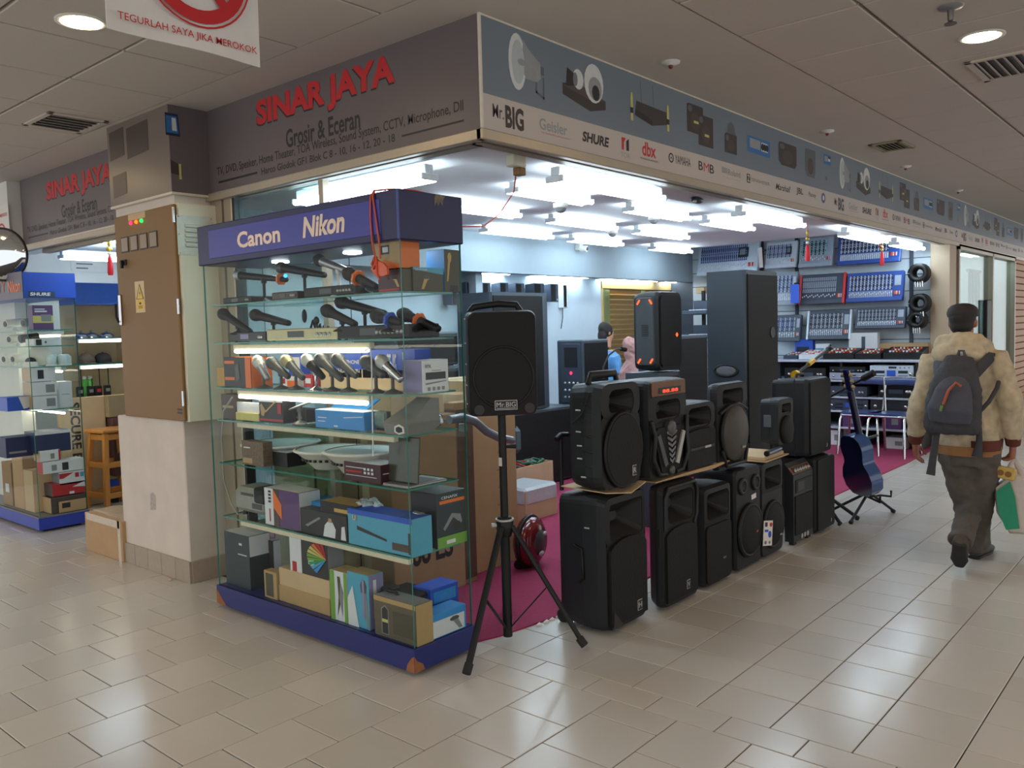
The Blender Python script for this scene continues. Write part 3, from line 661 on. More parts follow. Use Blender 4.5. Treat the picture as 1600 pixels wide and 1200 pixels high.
# ---------------------------------------------------------------- goods on the shelves
def face(m, T, x0, y0, x1, y1, mt, lift=.0006): m.flat([(x0, y0), (x1, y0), (x1, y1), (x0, y1)], mt, T @ tr(0, 0, lift))
def carton(label, u0, u1, vt, z, x, d, cf, cs=None, ct=None, prints=(), sprints=(), texts=(), stexts=(), name='product_box', group=None, vm=None, parts=None, h=None, w=None):
    """box whose front (facing -X, at plane x) spans u0..u1 in width and stands on height z; prints as (x0,y0,x1,y1,material) fractions"""
    ya = onx(u0, vt, x).y; yb = onx(u1, vt, x).y; zt = onx((u0 + u1) / 2, vt, x).z
    w = w or ya - yb; h = h or max(zt - z, .02); cs = cs or cf; ct = ct or cs
    t = thing(name, label, 'box', (x, yb, z), 0, group); m = M()
    b = .002
    m.box((0, 0, 0), (d, w, h), cf, b)
    o = obj('carton', m, t)
    q = M(); TF = frame((-.0004, w, 0), (0, -1, 0), (0, 0, 1)); TS = frame((0, -.0004, 0), (1, 0, 0), (0, 0, 1)); TT = frame((0, 0, h + .0004), (1, 0, 0), (0, 1, 0))
    if cs is not cf: face(q, TS, b, b, d - b, h - b, cs, 0)
    if ct is not cf: face(q, TT, b, b, d - b, w - b, ct, 0)
    for i, p in enumerate(prints):
        if len(p) == 5: face(q, TF, p[0] * w, p[1] * h, p[2] * w, p[3] * h, p[4], .0006 + .0003 * i)
        else: q.flat([(a * w, c * h) for a, c in p[0]], p[1], TF @ tr(0, 0, .0006 + .0003 * i))
    for i, p in enumerate(sprints):
        if len(p) == 5: face(q, TS, p[0] * d, p[1] * h, p[2] * d, p[3] * h, p[4], .0006 + .0003 * i)
        else: q.flat([(a * d, c * h) for a, c in p[0]], p[1], TS @ tr(0, 0, .0006 + .0003 * i))
    for s_, a, c, ww, hh, mt in texts: write(q, s_, TF @ tr(a * w, c * h, .004), ww * w, hh * h, mt, .01)
    for s_, a, c, ww, hh, mt in stexts: write(q, s_, TS @ tr(a * d, c * h, .004), ww * d, hh * h, mt, .01)
    if q.v: obj('printed_face', q, t)
    if parts: parts(t, w, h, d)
    return t
def col(n, *c, **k): return mat('print_' + n, c, rough=k.get('rough', .45), var=.03)
c_black = col('carton_black', 36, 34, 36); c_orange = col('orange', 226, 110, 30); c_blue = col('carton_blue', 40, 84, 190); c_sky = col('sky_blue', 52, 140, 214); c_white = col('carton_white', 214, 216, 220)
c_yellow = col('yellow', 226, 178, 40); c_red = col('carton_red', 176, 34, 40); c_purple = col('violet', 92, 60, 110); c_teal = col('teal_black', 34, 48, 54); c_green = col('green', 110, 160, 60); c_lav = col('lavender', 140, 134, 176)
c_gold = col('gold', 190, 156, 84); c_olive = col('olive', 72, 66, 50); c_tan = col('tan', 176, 146, 100); c_maroon = col('maroon', 70, 34, 44); c_grey = col('cartgrey', 130, 132, 134); c_cyan = col('cyan', 80, 160, 190); c_brown = col('brown', 112, 82, 62); c_amber = col('amber', 190, 140, 40)
MICP = [(.0, .0), (.12, .0), (.30, .62), (.40, .70), (.42, .86), (.32, .97), (.18, .95), (.10, .84), (.14, .70)]
def micprint(x, y, sx, sy, mt, head=None, flip=False):
    f = (lambda p: (x + sx * (1 - p[0] if flip else p[0]), y + sy * p[1]))
    out = [([f(p) for p in MICP], mt)]
    if head: out.append(([f(p) for p in MICP[3:]], head))
    return out
m_metal = mat('satin_metal', (170, 170, 172), rough=.35, metal=.8); m_mesh = mat('mic_mesh', (90, 92, 92), rough=.5, metal=.6, bump=.6, scale=400)
m_meshs = mat('mic_mesh_silver', (190, 192, 190), rough=.4, metal=.7, bump=.6, scale=400); m_meshg = mat('mic_mesh_gold', (168, 160, 120), rough=.4, metal=.7, bump=.6, scale=400); m_meshk = mat('mic_mesh_black', (22, 22, 24), rough=.6, bump=.6, scale=400)
m_gunmetal = mat('gunmetal', (84, 84, 82), rough=.4, metal=.4)
def mic(label, u0, v0, u1, v1, x, head, body, z=None, ring=None, stand=True, r=.024, group=None, basemat=None):
    """hand microphone from its head (u0,v0) to its tail (u1,v1) in the plane x; on a desk stand whose foot is at height z"""
    r *= 1.22 if r > .015 else 1
    a = onx(u0, v0, x); b = onx(u1, v1, x); t = thing('microphone', label, 'microphone', (a.x, a.y, z if z else a.z), 0, group)
    o = V((a.x, a.y, z if z else a.z)); a = a - o; b = b - o; d = (b - a).normalized(); L = (b - a).length
    T = frame(a, (1, 0, 0), d.cross(V((1, 0, 0)))); T = Matrix.Translation(a) @ d.to_track_quat('Z', 'Y').to_matrix().to_4x4()
    obj('grille', M().lathe([(.002, -r * .95), (r * .6, -r * .8), (r, -r * .1), (r * 1.03, r * .25), (r * 1.03, r * .45), (r, r * .5), (r * .86, r * 1.3)], head, T=T, n=16), t)
    obj('handle', M().lathe([(r * .86, r * 1.25), (r * .72, r * 1.7), (r * .66, L * .45), (r * .5, L * .97), (r * .45, L), (.001, L)], body, T=T, n=14), t)
    if ring is not None: obj('rubber_ring', M().prism([(r * (1.02 + .14 * (k % 2)) * math.cos(k * PI / 8), r * (1.02 + .14 * (k % 2)) * math.sin(k * PI / 8)) for k in range(16)], L * ring[1], L * ring[1] + .014, ring[0], T=T), t)
    if stand and z:
        p = a + d * L * .55
        bm = basemat or m_black
        s = M().lathe([(.045, 0), (.045, .004), (.036, .010), (.012, .020), (.008, .024), (.008, max(p.z - .02, .03))], bm, T=tr(p.x, p.y, 0), n=16).tube([(p.x - .0, p.y, max(p.z - .03, .026)), (p.x, p.y, p.z - .004)], [(.014, .014), (.017, .017)], bm, 10)
        obj('desk_stand', s, t)
    return t
S1, S2, S3, S4, S5, S6, SB = 1.68, 1.475, 1.232, 1.055, .818, .520, .125
# shelf 1 : receivers with wireless microphones, boxes at the right
def receiver(label, u0, u1, vt, z, x, d, mt, knobs=3, screen=None, group=None):
    ya = onx(u0, vt, x).y; yb = onx(u1, vt, x).y; h = max(onx((u0 + u1) / 2, vt, x).z - z, .025); w = ya - yb
    t = thing('receiver', label, 'receiver', (x, yb, z), 0, group)
    obj('case', M().box((0, 0, .004), (d, w, h), mt, .004), t)
    obj('foot', M().lathe([(.008, 0), (.008, .005)], m_dark, T=tr(.03, .02, 0), n=8).lathe([(.008, 0), (.008, .005)], m_dark, T=tr(.03, w - .02, 0), n=8), t)
    g = M()
    for k in range(knobs): g.lathe([(h * .16, 0), (h * .14, .008), (.001, .009)], m_metal, T=frame((0, w * (.10 + .055 * k), h * .5), (0, 0, 1), (0, 1, 0)), n=10)
    if knobs: obj('knob', g, t)
    if screen: obj('display', M().box((-.0015, w * .45, h * .3), (0, w * .68, h * .8), screen), t)
    return t
c_disp = mat('display_dark', (24, 30, 34), rough=.2)
receiver('low black wireless receiver at the left end of the top shelf', 348, 392, 464, S1, 2.47, .16, m_black, 2, c_disp)
receiver('black receiver with copper trim on the top shelf', 424, 464, 456, S1, 2.47, .16, mat('copper_black', (60, 44, 38), rough=.3, metal=.4), 3, c_disp)
receiver('wide black receiver under the silver microphones on the top shelf', 474, 556, 447, S1, 2.48, .16, m_black, 5, c_disp)
mic('silver headed wireless microphone with blue lamp lying high on the top shelf', 371, 430, 448, 437, 2.52, m_meshs, m_black, S1, (c_orange, .88), r=.022)
obj('lamp', M().ell((0, 0, 0), .010, m_ledblue, 8, 5), COL.objects[-1].parent, onx(446, 431, 2.50) - COL.objects[-1].parent.location)
mic('dark grille wireless microphone second on the top shelf', 438, 418, 508, 430, 2.54, m_gunmetal, m_black, S1, r=.024)
mic('black headed silver grey wireless microphone third on the top shelf', 497, 406, 556, 428, 2.52, m_meshk, m_metal, S1, r=.024, basemat=m_white)
mic('black wireless microphone with orange ring at the right of the top shelf', 544, 427, 588, 448, 2.47, m_meshk, m_black, S1, (c_orange, .32), r=.026)
bx1 = carton('dark maroon box with gold microphone print under the orange bag', 590, 627, 421, S1, 2.46, .10, c_maroon, c_olive, None, micprint(.2, .2, .7, .5, c_gold, m_black, True) + [(.05, .05, .9, .14, c_red)])
carton('cream and orange box with meter print on top of the maroon box', 583, 623, 374, S1 + .101, 2.46, .12, c_tan, c_orange, None, [(.30, .50, .62, .80, c_black), (.36, .56, .58, .74, c_white), ([(0, 0), (1, 0), (1, .12), (.4, .32), (.2, .1)], c_orange), (.68, .8, .9, .95, c_gold)])
def side_carton(label, u0, u1, vt, z, y, d, cf, cs=None, prints=(), texts=(), name='product_box', h=None, group=None):
    """box whose picture side faces the right end of the showcase (-Y, plane y)"""
    xa = ony(u0, vt, y).x; xb = ony(u1, vt, y).x; zt = ony((u0 + u1) / 2, vt, y).z; w = xb - xa; h = h or zt - z
    t = thing(name, label, 'box', (xa, y, z), 0, group); cs = cs or cf
    obj('carton', M().box((0, 0, 0), (w, d, h), cf, .002), t); q = M(); TF = frame((0, -.0004, 0), (1, 0, 0), (0, 0, 1))
    if cs is not cf: face(q, frame((-.0004, d, 0), (0, -1, 0), (0, 0, 1)), .002, .002, d - .002, h - .002, cs, 0)
    for i, p in enumerate(prints):
        if len(p) == 5: face(q, TF, p[0] * w, p[1] * h, p[2] * w, p[3] * h, p[4], .0006 + .0003 * i)
        else: q.flat([(a * w, c * h) for a, c in p[0]], p[1], TF @ tr(0, 0, .0006 + .0003 * i))
    for s_, a, c, ww, hh, mt in texts: write(q, s_, TF @ tr(a * w, c * h, .004), ww * w, hh * h, mt, .01)
    if q.v: obj('printed_face', q, t)
    return t
side_carton('flat dark box with gold microphone and pale blue top edge on the top shelf end', 645, 692, 418, S1, 2.725, .10, c_olive, None, [([(0, 1), (0, .9), (1, .72), (1, 1)], c_cyan)] + micprint(.25, .1, .7, .6, c_gold, m_gunmetal), [('KENWOOD', .05, .86, .4, .08, c_white)])
side_carton('tall dark box with gold microphone print standing at the rear of the top shelf', 694, 718, 390, S1, 2.725, .12, c_olive, c_sky, micprint(.1, .25, .8, .7, c_gold) + [(.3, .02, .8, .16, c_black)])  # sky blue side face: blue light on the box put into its colour
pl = thing('plastic_bag', 'small orange plastic bag hanging by a red cord from the showcase header', 'bag', (2.398, 2.80, 1.78))
obj('pouch', M().loft([[(x - .006 * (1 - abs(k - 4) / 4) * 2, y, z) for k, (y, z) in enumerate(r_)] for x, r_ in ((0, [(.06, .0), (.03, -.03), (-.02, -.035), (-.055, -.03), (-.056, .0), (-.03, .02), (0, .03), (.03, .045)]), (.012, [(.06, .0), (.03, -.03), (-.02, -.035), (-.055, -.03), (-.056, .0), (-.03, .02), (0, .03), (.03, .045)]))], mat('orange_film', (214, 92, 50), rough=.35, var=.12, scale=40, bump=.5)), pl)
cordm = mat('red_cord', (204, 84, 62), rough=.6)
obj('cord', M().tube([(.0, .03, .05), (.0, .045, .12), (.0, .05, .22), (.0, .045, .31), (.012, .035, .335), (.05, .0, .338)], .0042, cordm, 6).tube([(.0, -.005, .04), (.0, -.0, .12), (.0, .015, .22), (.0, .03, .31), (.012, .025, .335), (.06, -.04, .338), (.15, -.07, .336), (.24, -.072, .330), (.30, -.075, .326)], .0042, cordm, 6)
    .tube([(-.004, .03, .05), (-.008, .045, .02), (-.006, .035, .0), (-.008, .02, .02), (-.006, .03, .045), (-.008, .012, .05), (-.006, .015, -.02), (-.004, .0, -.05)], .005, cordm, 6), pl)
# shelf 2
receiver('black and violet receiver at the left end of the second shelf', 358, 414, 519, S2, 2.47, .18, c_black, 2, c_lav)
receiver('silver gilt receiver with dark display on the second shelf', 416, 526, 513, S2, 2.47, .20, mat('champagne_metal', (176, 168, 130), rough=.35, metal=.5), 4, c_disp)
receiver('black receiver with many small knobs on the second shelf', 528, 640, 508, S2, 2.47, .18, m_black, 7, c_disp)
side_carton('small black receiver box at the right end of the second shelf', 642, 675, 508, S2, 2.74, .14, c_black, None, [(.62, .3, .85, .7, c_gold)])
for k, a in enumerate(((348, 490, 392, 519, 2.50, None, 'leaning black microphone at the left of the second shelf'), (398, 492, 452, 505, 2.52, None, 'thick black microphone on the silver receiver'),
    (510, 485, 556, 507, 2.50, None, 'black microphone with pale display band in mid second shelf'), (532, 472, 602, 490, 2.55, None, 'black microphone lying highest on the second shelf'),
    (588, 494, 628, 505, 2.48, (c_blue, .5), 'black microphone with bright blue ring on the second shelf'), (630, 491, 686, 514, 2.56, (c_orange, .42), 'long black microphone with glowing orange ring at the second shelf corner'))):
    mic(a[6], a[0], a[1], a[2], a[3], a[4], m_meshk, m_black, S2 + .04 if k < 4 else S2 + .03, a[5], r=.026)
hs = thing('headset_stand', 'tangle of black headset microphones and clips in mid second shelf', 'headset', (2.58, onx(495, 510, 2.58).y, S2 + .0))
g = M()
for k in range(5): g.tube([(0, .08 - .04 * k, .01), (.01, .06 - .035 * k, .07), (.0, .03 - .03 * k, .10 - .01 * k), (-.02, -.02 - .02 * k, .05)], .006, m_black, 6)
obj('headband', g, hs); obj('earpiece', M().ell((0, .10, .125), (.012, .016, .035), m_black).ell((0, .0, .10), (.012, .02, .02), m_black), hs)
# shelf 3
carton('black and orange speaker box at the left of the lamp-lit shelf', 349, 391, 558, S3, 2.46, .13, c_black, c_orange, None, [(.03, .78, .4, .88, c_orange), (.03, .24, .4, .34, c_orange), (.80, 0, 1, 1, c_orange), ([(.45, .2), (.6, .3), (.55, .8), (.42, .7)], m_gunmetal)])
carton('small amber box behind the black and orange speaker box', 338, 350, 574, S3, 2.50, .05, c_amber)
MI = [(403, 564, 419, 592, m_meshs, m_metal, 'silver microphone, first of the desk-stand row'), (424, 566, 451, 589, m_mesh, m_gunmetal, 'grey microphone, second of the desk-stand row'), (447, 563, 474, 591, m_meshg, m_gunmetal, 'gold headed microphone, third of the desk-stand row'),
      (479, 562, 505, 590, m_meshs, m_black, 'silver headed microphone on a chrome foot, fourth of the desk-stand row'), (500, 561, 534, 593, m_mesh, m_gunmetal, 'olive grey microphone, fifth of the desk-stand row'), (527, 561, 557, 588, m_mesh, m_gunmetal, 'grey microphone before the blue box, sixth of the desk-stand row'),
      (572, 565, 599, 587, m_mesh, m_gunmetal, 'dark grey microphone, seventh of the desk-stand row'), (596, 564, 627, 594, m_meshs, m_chrome, 'chrome ringed microphone, last of the desk-stand row')]
for k, a in enumerate(MI): mic(a[6], a[0], a[1], a[2], a[3], 2.47 + .004 * (k % 3), a[4], a[5], S3, None, True, .026, 'microphones on desk stands', m_chrome if k == 3 else m_gunmetal)
carton('blue microphone box behind the stands, lettered in white', 520, 564, 551, S3 + .055, 2.62, .10, c_blue, None, None, [], [], [('MICROPHONE', .1, .55, .85, .16, c_white), ('CHUANGYIN', .1, .2, .85, .16, c_white)])
carton('long blue box behind the last microphones of the row', 565, 648, 546, S3 + .055, 2.62, .10, c_blue, None, None, [(.78, .1, .79, .9, c_white)], [], [('SSS', .50, .15, .07, .7, c_white), ('VYG', .60, .15, .07, .7, c_white)])
carton('plain brown tray box carrying the blue boxes on the lamp-lit shelf', 500, 645, 577, S3, 2.62, .12, m_card2)
carton('small red and white box behind the fourth stand', 474, 488, 585, S3, 2.62, .06, c_red, None, None, [(.2, .3, .8, .7, c_white)])
carton('orange and white box low behind the second stand', 437, 466, 588, S3, 2.60, .06, c_white, None, None, [(.4, 0, 1, .6, c_orange), (.0, .3, .3, .8, c_red)])
carton('blue and white box behind the third stand', 450, 470, 553, S3, 2.65, .06, c_blue, None, None, [(.3, .5, .9, .9, c_white)])
w_ = side_carton('white lavender sided player box at the right end of the lamp-lit shelf', 659, 700, 562, S3, 2.715, .13, c_white, c_lav, [(.12, .40, .88, .62, c_black), ([(.1, .24), (.9, .32), (.9, .35), (.1, .30)], c_grey), (.35, .66, .7, .68, c_grey)] + [(.18 + .18 * k, .06, .28 + .18 * k, .17, c_grey) for k in range(4)], [('RTK', .1, .76, .22, .1, c_black)])
# shelf 4
carton('tall brown printed box at the left of the fourth shelf', 345, 366, 616, S4, 2.47, .10, c_brown, None, None, [(.1, .45, .9, .55, c_tan)])
carton('yellow box with white top flap on the fourth shelf', 368, 404, 645, S4, 2.47, .10, c_yellow, c_yellow, None, parts=lambda t, w, h, d: obj('flap', M().box((.01, 0, h), (.02, w, h + .055), c_white).box((.02, .01, h), (.06, w - .02, h + .012), m_metal, .003), t))
carton('black and red boxed microphone set on the fourth shelf', 404, 441, 623, S4, 2.47, .08, c_black, None, None, [(.0, .86, 1, 1, c_white), (0, .08, 1, .16, c_red), ([(.25, .45), (.3, .42), (.75, .88), (.7, .92)], c_gold), ([(.1, .3), (.2, .25), (.3, .5), (.12, .8), (.06, .7)], c_tan), (.8, .4, .95, .8, c_red)])
carton('small black box behind the silver pen microphone', 450, 478, 639, S4, 2.56, .08, c_black, None, None, [], [], [('PHILIPS', .3, .3, .5, .14, c_white)])
mic('slim silver pen microphone on a stand in the fourth shelf', 487, 627, 452, 640, 2.49, m_metal, m_metal, S4, None, True, .010, basemat=m_gunmetal)
carton('bright blue open wireless router box on the fourth shelf', 492, 568, 642, S4, 2.46, .11, c_sky, None, c_white, [(.06, .55, .25, .6, c_white), (.06, .35, .22, .4, c_white), ([(.6, .62), (.98, .72), (.98, .77), (.6, .67)], c_white), (.4, .12, .48, .2, c_white)], parts=lambda t, w, h, d: obj('lid', M().box((0, -.002, -.002), (.09, w * .75, .004), c_sky, T=tr(.10, w * .25, h) @ roty(-.5)), t))
g_ = thing('monitor', 'small grey glass fronted unit with dark frame on the fourth shelf', 'monitor', (2.52, onx(604, 655, 2.52).y, S4))
obj('frame', M().box((0, 0, .01), (.03, .085, .088), mat('frame_greygreen', (88, 98, 94), rough=.4), .004), g_); obj('screen', M().box((-.002, .014, .022), (0, .082, .08), mat('screen_greygreen', (110, 128, 120), rough=.12, var=.2, scale=20)), g_); obj('foot', M().box((0, .01, 0), (.06, .075, .012), m_black, .003), g_)
sp = thing('barcode_hood', 'dark grey wedge shaped device with slanted front on the fourth shelf end', 'device', (2.45, 2.715, S4))
hood = mat('hood_grey', (112, 112, 108), rough=.5)
obj('housing', M().loft([[(0, .0, 0), (.0, .15, .0), (.0, .17, .05), (.0, .0, .035)], [(.06, .0, 0), (.06, .13, 0), (.06, .12, .10), (.06, 0, .085)], [(.14, 0, 0), (.14, .10, 0), (.14, .09, .155), (.14, 0, .155)], [(.19, 0, .03), (.19, .09, .03), (.19, .08, .15), (.19, 0, .15)]], hood, smooth=False), sp)
obj('window', M(frame((-.002, .055, .002), (0, -1, 0), (0, 0, 1))).prism([(-.03, .01), (0, 0), (.035, .008), (.03, .035), (-.0, .045), (-.028, .035)], 0, .004, m_white).prism([(-.018, .014), (0, .008), (.024, .014), (.02, .03), (0, .036), (-.018, .03)], .004, .006, m_black), sp)
fo = thing('foil_bundle', 'crumpled silver foil wrapped bundle behind the wedge device', 'bundle', (2.68, 2.80, S4))
fg = M(); 
for k in range(8): fg.ell((random.uniform(-.03, .03), random.uniform(-.04, .03), .04 + random.uniform(-.01, .02)), (random.uniform(.02, .035), random.uniform(.02, .035), random.uniform(.018, .03)), m_metal, 8, 6)
m_foil = mat('foil', (190, 192, 196), rough=.25, metal=.7, bump=.8, scale=60)
o = fuse(fg, 'foil', .006, 2, m_foil, fo, disp=.008, dscale=.02)
# shelf 5
def ceiling_speaker(label, u0, u1, vt, x=2.50, z=S5):
    ya = onx(u0, vt, x).y; yb = onx(u1, vt, x).y; r = (ya - yb) / 2; h = onx((u0 + u1) / 2, vt, x).z - z
    t = thing('ceiling_speaker', label, 'speaker', (x + r * .8, (ya + yb) / 2, z), 0, 'white ceiling speakers laid face up')
    obj('rim', M().lathe([(r * .94, h - .012), (r, h - .006), (r, h), (r * .93, h + .003)], m_white, n=28, caps=False), t)
    obj('grille', M().lathe([(r * .94, h - .002), (.001, h + .002)], mat('speaker_cloth', (196, 204, 202), rough=.7, bump=.3, scale=500), n=28), t)
    obj('basket', M().lathe([(r * .45, 0), (r * .5, .01), (r * .72, h * .55), (r * .92, h - .012)], mat('basket_white', (206, 200, 188), rough=.5), n=24), t)
    g = M()
    for k in range(10):
        a = PI + (k - 4.5) * .22; g.cbox((0, 0, 0), (.012, .012, .012), m_signblack, T=tr(math.cos(a) * r * .74, math.sin(a) * r * .74, h * .52))
    obj('vent_slot', g, t)
ceiling_speaker('white cone ceiling speaker at the left of the fifth shelf', 362, 432, 697)
ceiling_speaker('white flat ceiling speaker with dark magnet in mid fifth shelf', 444, 514, 706)
ceiling_speaker('largest white ceiling speaker of the fifth shelf beside the dark box', 488, 566, 709, 2.47)
carton('floral brown printed box between the ceiling speakers', 377, 410, 690, S5, 2.46, .06, mat('floral_print', (112, 92, 74), rough=.5, var=.4, scale=90), None, None, [(.05, .08, .5, .3, c_tan)])
carton('black carton with pale cable inside in mid fifth shelf', 412, 448, 706, S5, 2.52, .12, c_black, None, c_white)
carton('dark violet lettered speaker box on the fifth shelf', 537, 594, 724, S5, 2.46, .13, c_maroon, None, c_white, [(.06, .72, .55, .76, c_white), (.06, .48, .5, .58, c_red), (.06, .3, .9, .33, c_white)] + [(.56 + .1 * (k % 3), .45 + .2 * (k // 3), .62 + .1 * (k % 3), .58 + .2 * (k // 3), c_white) for k in range(6)], [(.1, .5, .9, .55, c_white)], [])
lp = thing('laptop', 'open laptop with dark screen standing in the showcase corner', 'laptop', (2.45, 2.73, S5))
obj('base', M().box((0, 0, .0), (.24, .17, .014), m_metal, .004), lp)
obj('keyboard', M().box((.03, .02, .014), (.20, .15, .0155), m_gunmetal), lp)
sc2 = obj('screen', M().box((0, 0, 0), (.012, .20, .205), mat('screen_olive', (70, 70, 60), rough=.2), .003, T=tr(.055, .0, .014) @ rotz(.0) @ rotx(0) @ roty(.10)), lp)
# shelf 6
pj = thing('projector', 'grey projector with dark lens panel at the left of the sixth shelf', 'projector', (2.50, onx(414, 790, 2.50).y, S6))
pw = onx(366, 790, 2.50).y - onx(414, 790, 2.50).y
obj('body', M().box((0, 0, .02), (.18, pw, .155), mat('projector_grey', (150, 150, 142), rough=.5), .022), pj)
obj('vent', M().box((-.002, pw * .35, .115), (0, pw * .75, .13), m_gunmetal).box((-.002, pw * .1, .05), (0, pw * .4, .08), m_gunmetal), pj)
obj('lens_panel', M().box((-.012, -.01, .085), (.10, pw * .3, .17), m_black, .01), pj); obj('foot', M().lathe([(.015, 0), (.012, .022)], m_black, T=tr(.03, pw * .8, 0), n=10), pj)
carton('tall violet and orange karaoke box with white spine on the sixth shelf', 413, 466, 766, S6 + .005, 2.445, .13, c_purple, c_white, None, [(0, 0, .26, 1, c_white), (.26, 0, .42, 1, c_brown), ([(.26, 1), (.26, .5), (.5, .2), (.5, .6)], c_orange)] + [(.12, .88 - .09 * k, .2, .94 - .09 * k, c_black) for k in range(4)] + [(.14, .1, .17, .45, c_red)], [(.1, .1, .9, .9, c_white)])
carton('blue box lying behind the violet karaoke box', 467, 505, 783, S6 + .10, 2.52, .14, c_sky, None, c_sky)
carton('black box with a printed couple on the sixth shelf', 466, 541, 800, S6, 2.45, .16, c_black, None, c_olive, [([(.52, .05), (.56, .5), (.62, .66), (.72, .66), (.78, .4), (.76, .05)], c_white), ([(.63, .64), (.71, .64), (.70, .80), (.64, .80)], c_tan), ([(.88, .05), (.9, .55), (.96, .6), (.98, .05)], c_white), ([(.15, .35), (.2, .3), (.48, .72), (.45, .78)], c_grey)])
carton('flat black lettered box lying on the couple box', 500, 556, 787, S6 + .115, 2.46, .12, c_black, None, c_tan, [(.4, .3, .8, .6, c_gold)], [])
carton('long blue soundbar box at the right front of the sixth shelf', 543, 643, 803, S6 + .002, 2.44, .12, c_cyan, None, c_blue, [(0, .86, 1, 1, c_blue), ([(.15, .45), (.62, .28), (.62, .34), (.15, .56)], c_black), (.7, .1, .98, .30, c_brown), (.08, .70, .16, .84, c_grey)], [], [('U', .09, .70, .05, .14, c_white)])
bgt = thing('plastic_wrapping', 'crumpled white plastic bag lying on the blue soundbar box', 'bag', (2.56, onx(575, 800, 2.56).y, S6 + .12))
fg = M()
for k in range(9): fg.ell((random.uniform(-.04, .05), random.uniform(-.12, .08), .02 + random.uniform(-.0, .03)), (random.uniform(.025, .04), random.uniform(.03, .05), random.uniform(.02, .035)), m_white, 8, 6)
m_film = mat('white_film', (205, 212, 218), rough=.3, bump=.6, scale=50)
fuse(fg, 'film', .008, 2, m_film, bgt, disp=.012, dscale=.03)
obj('slab', M().box((0, 0, 0), (.10, .016, .095), mat('slab_dark', (62, 62, 58), rough=.6), .003), thing('panel_speaker', 'small dark upright slab at the sixth shelf corner', 'device', (2.435, 2.712, S6 + .012)))
side_carton('black and green headset box at the right end of the sixth shelf', 681, 727, 768, S6, 2.72, .17, c_teal, c_black, [(.1, .80, .95, .86, c_orange), ([(.2, .35), (.5, .6), (.8, .55), (.85, .4), (.8, .38), (.55, .52), (.25, .3)], c_grey), (.55, .28, .78, .42, c_black), (.0, 0, 1, .2, c_green), (.3, .05, .6, .12, c_white)], [('CENAFIX', .15, .89, .55, .05, c_white)])
fo2 = thing('foil_scrap', 'shiny crumpled foil sheet beside the headset box', 'foil', (2.55, 2.80, S6 + .0))
fg = M()
for k in range(7): fg.ell((random.uniform(-.02, .02), random.uniform(-.05, .05), .04 + .02 * k), (random.uniform(.014, .02), random.uniform(.03, .05), random.uniform(.016, .028)), m_metal, 8, 6)
fuse(fg, 'foil', .007, 2, m_foil, fo2, disp=.008, dscale=.02)
# bottom: boxes on the base
carton('dark teal carton with a pale end at the lower left of the showcase', 350, 388, 834, SB, 2.46, .13, c_teal, c_white, None, [(.6, .80, .72, .84, c_white), (.55, .62, .9, .64, c_white)], [(.0, 0, 1, .62, c_teal)])
carton('narrow black box with silver figure print at the lower left', 407, 426, 843, SB, 2.58, .05, c_black, c_white, None, [([(.4, .1), (.6, .1), (.55, .6), (.7, .75), (.5, .85), (.3, .75), (.45, .6)], c_grey)])
carton('small chipboard box with green window at the lower left', 412, 431, 893, SB, 2.45, .05, c_tan, c_tan, None, [(.15, .08, .75, .92, c_olive)])
carton('lower of two long pale cartons on the showcase floor', 436, 514, 925, SB, 2.46, .10, c_tan)
carton('upper of two long pale cartons on the showcase floor', 436, 514, 897, SB + .075, 2.465, .10, m_card2)
carton('white box with a rainbow burst print low in the showcase', 452, 510, 839, SB + .16, 2.47, .10, c_black, c_grey, None, [(0, 0, .32, 1, c_white), (.06, .05, .18, .32, c_red), ([(.5, .35), (.62, .3), (.68, .42), (.6, .5), (.5, .46)], c_white)] +
       [([(.98, .55), (.98 - .5 * math.cos(a) * 1.0, .55 + .42 * math.sin(a)), (.98 - .5 * math.cos(a + .2), .55 + .42 * math.sin(a + .2))], mm) for a, mm in ((1.2, c_red), (.95, c_red), (.7, c_orange), (.45, c_yellow), (.2, c_yellow), (-.05, c_green), (-.3, c_green), (-.55, mat('print_emerald', (20, 150, 90), rough=.4)), (-.8, c_cyan), (-1.05, c_sky))], texts=[])
carton('green and white boxed wireless set standing low in the showcase', 515, 541, 893, SB, 2.45, .10, c_white, None, c_tan, [(0, 0, .26, 1, c_green), (.82, 0, 1, 1, c_green), ([(.4, .1), (.7, .5), (.6, .9), (.45, .9), (.5, .5)], c_olive), ([(.7, .1), (.55, .45), (.62, .8), (.78, .6)], c_grey)])
carton('pale blue box with a large grey microphone print low in the showcase', 542, 575, 896, SB, 2.45, .09, c_cyan, c_lav, c_tan, micprint(.1, .02, .9, .92, c_grey, m_gunmetal, True) + [([(0, 0), (.5, 0), (.25, .75), (0, .5)], c_white), (.7, .2, .8, .9, c_lav)], [(.3, .2, .5, .9, c_white)])
carton('brown box with yellow ringed microphone print at the showcase corner', 584, 649, 938, SB, 2.44, .10, mat('print_dark_tan', (96, 84, 66), rough=.5), c_tan, c_grey, [(0, .88, 1, 1, c_tan), ([(.18, .08), (.36, .08), (.36, .72), (.27, .82), (.18, .72)], c_grey), ([(.2, .1), (.34, .1), (.34, .7), (.27, .78), (.2, .7)], c_black), (.2, .38, .34, .46, c_yellow), (.46, .15, .95, .72, c_olive)], [(.0, 0, 1, 1, c_tan)])
side_carton('blue and white boxed microphone at the right end of the showcase floor', 664, 728, 955, SB, 2.70, .10, c_sky, c_blue, [(.06, .05, .95, .72, c_white)] + micprint(.15, .1, .75, .6, c_grey, m_gunmetal, True))
side_carton('blue box behind the microphone box at the right end of the showcase floor', 672, 716, 915, SB, 2.82, .12, c_blue, None, [(.1, .6, .9, .9, c_sky)])
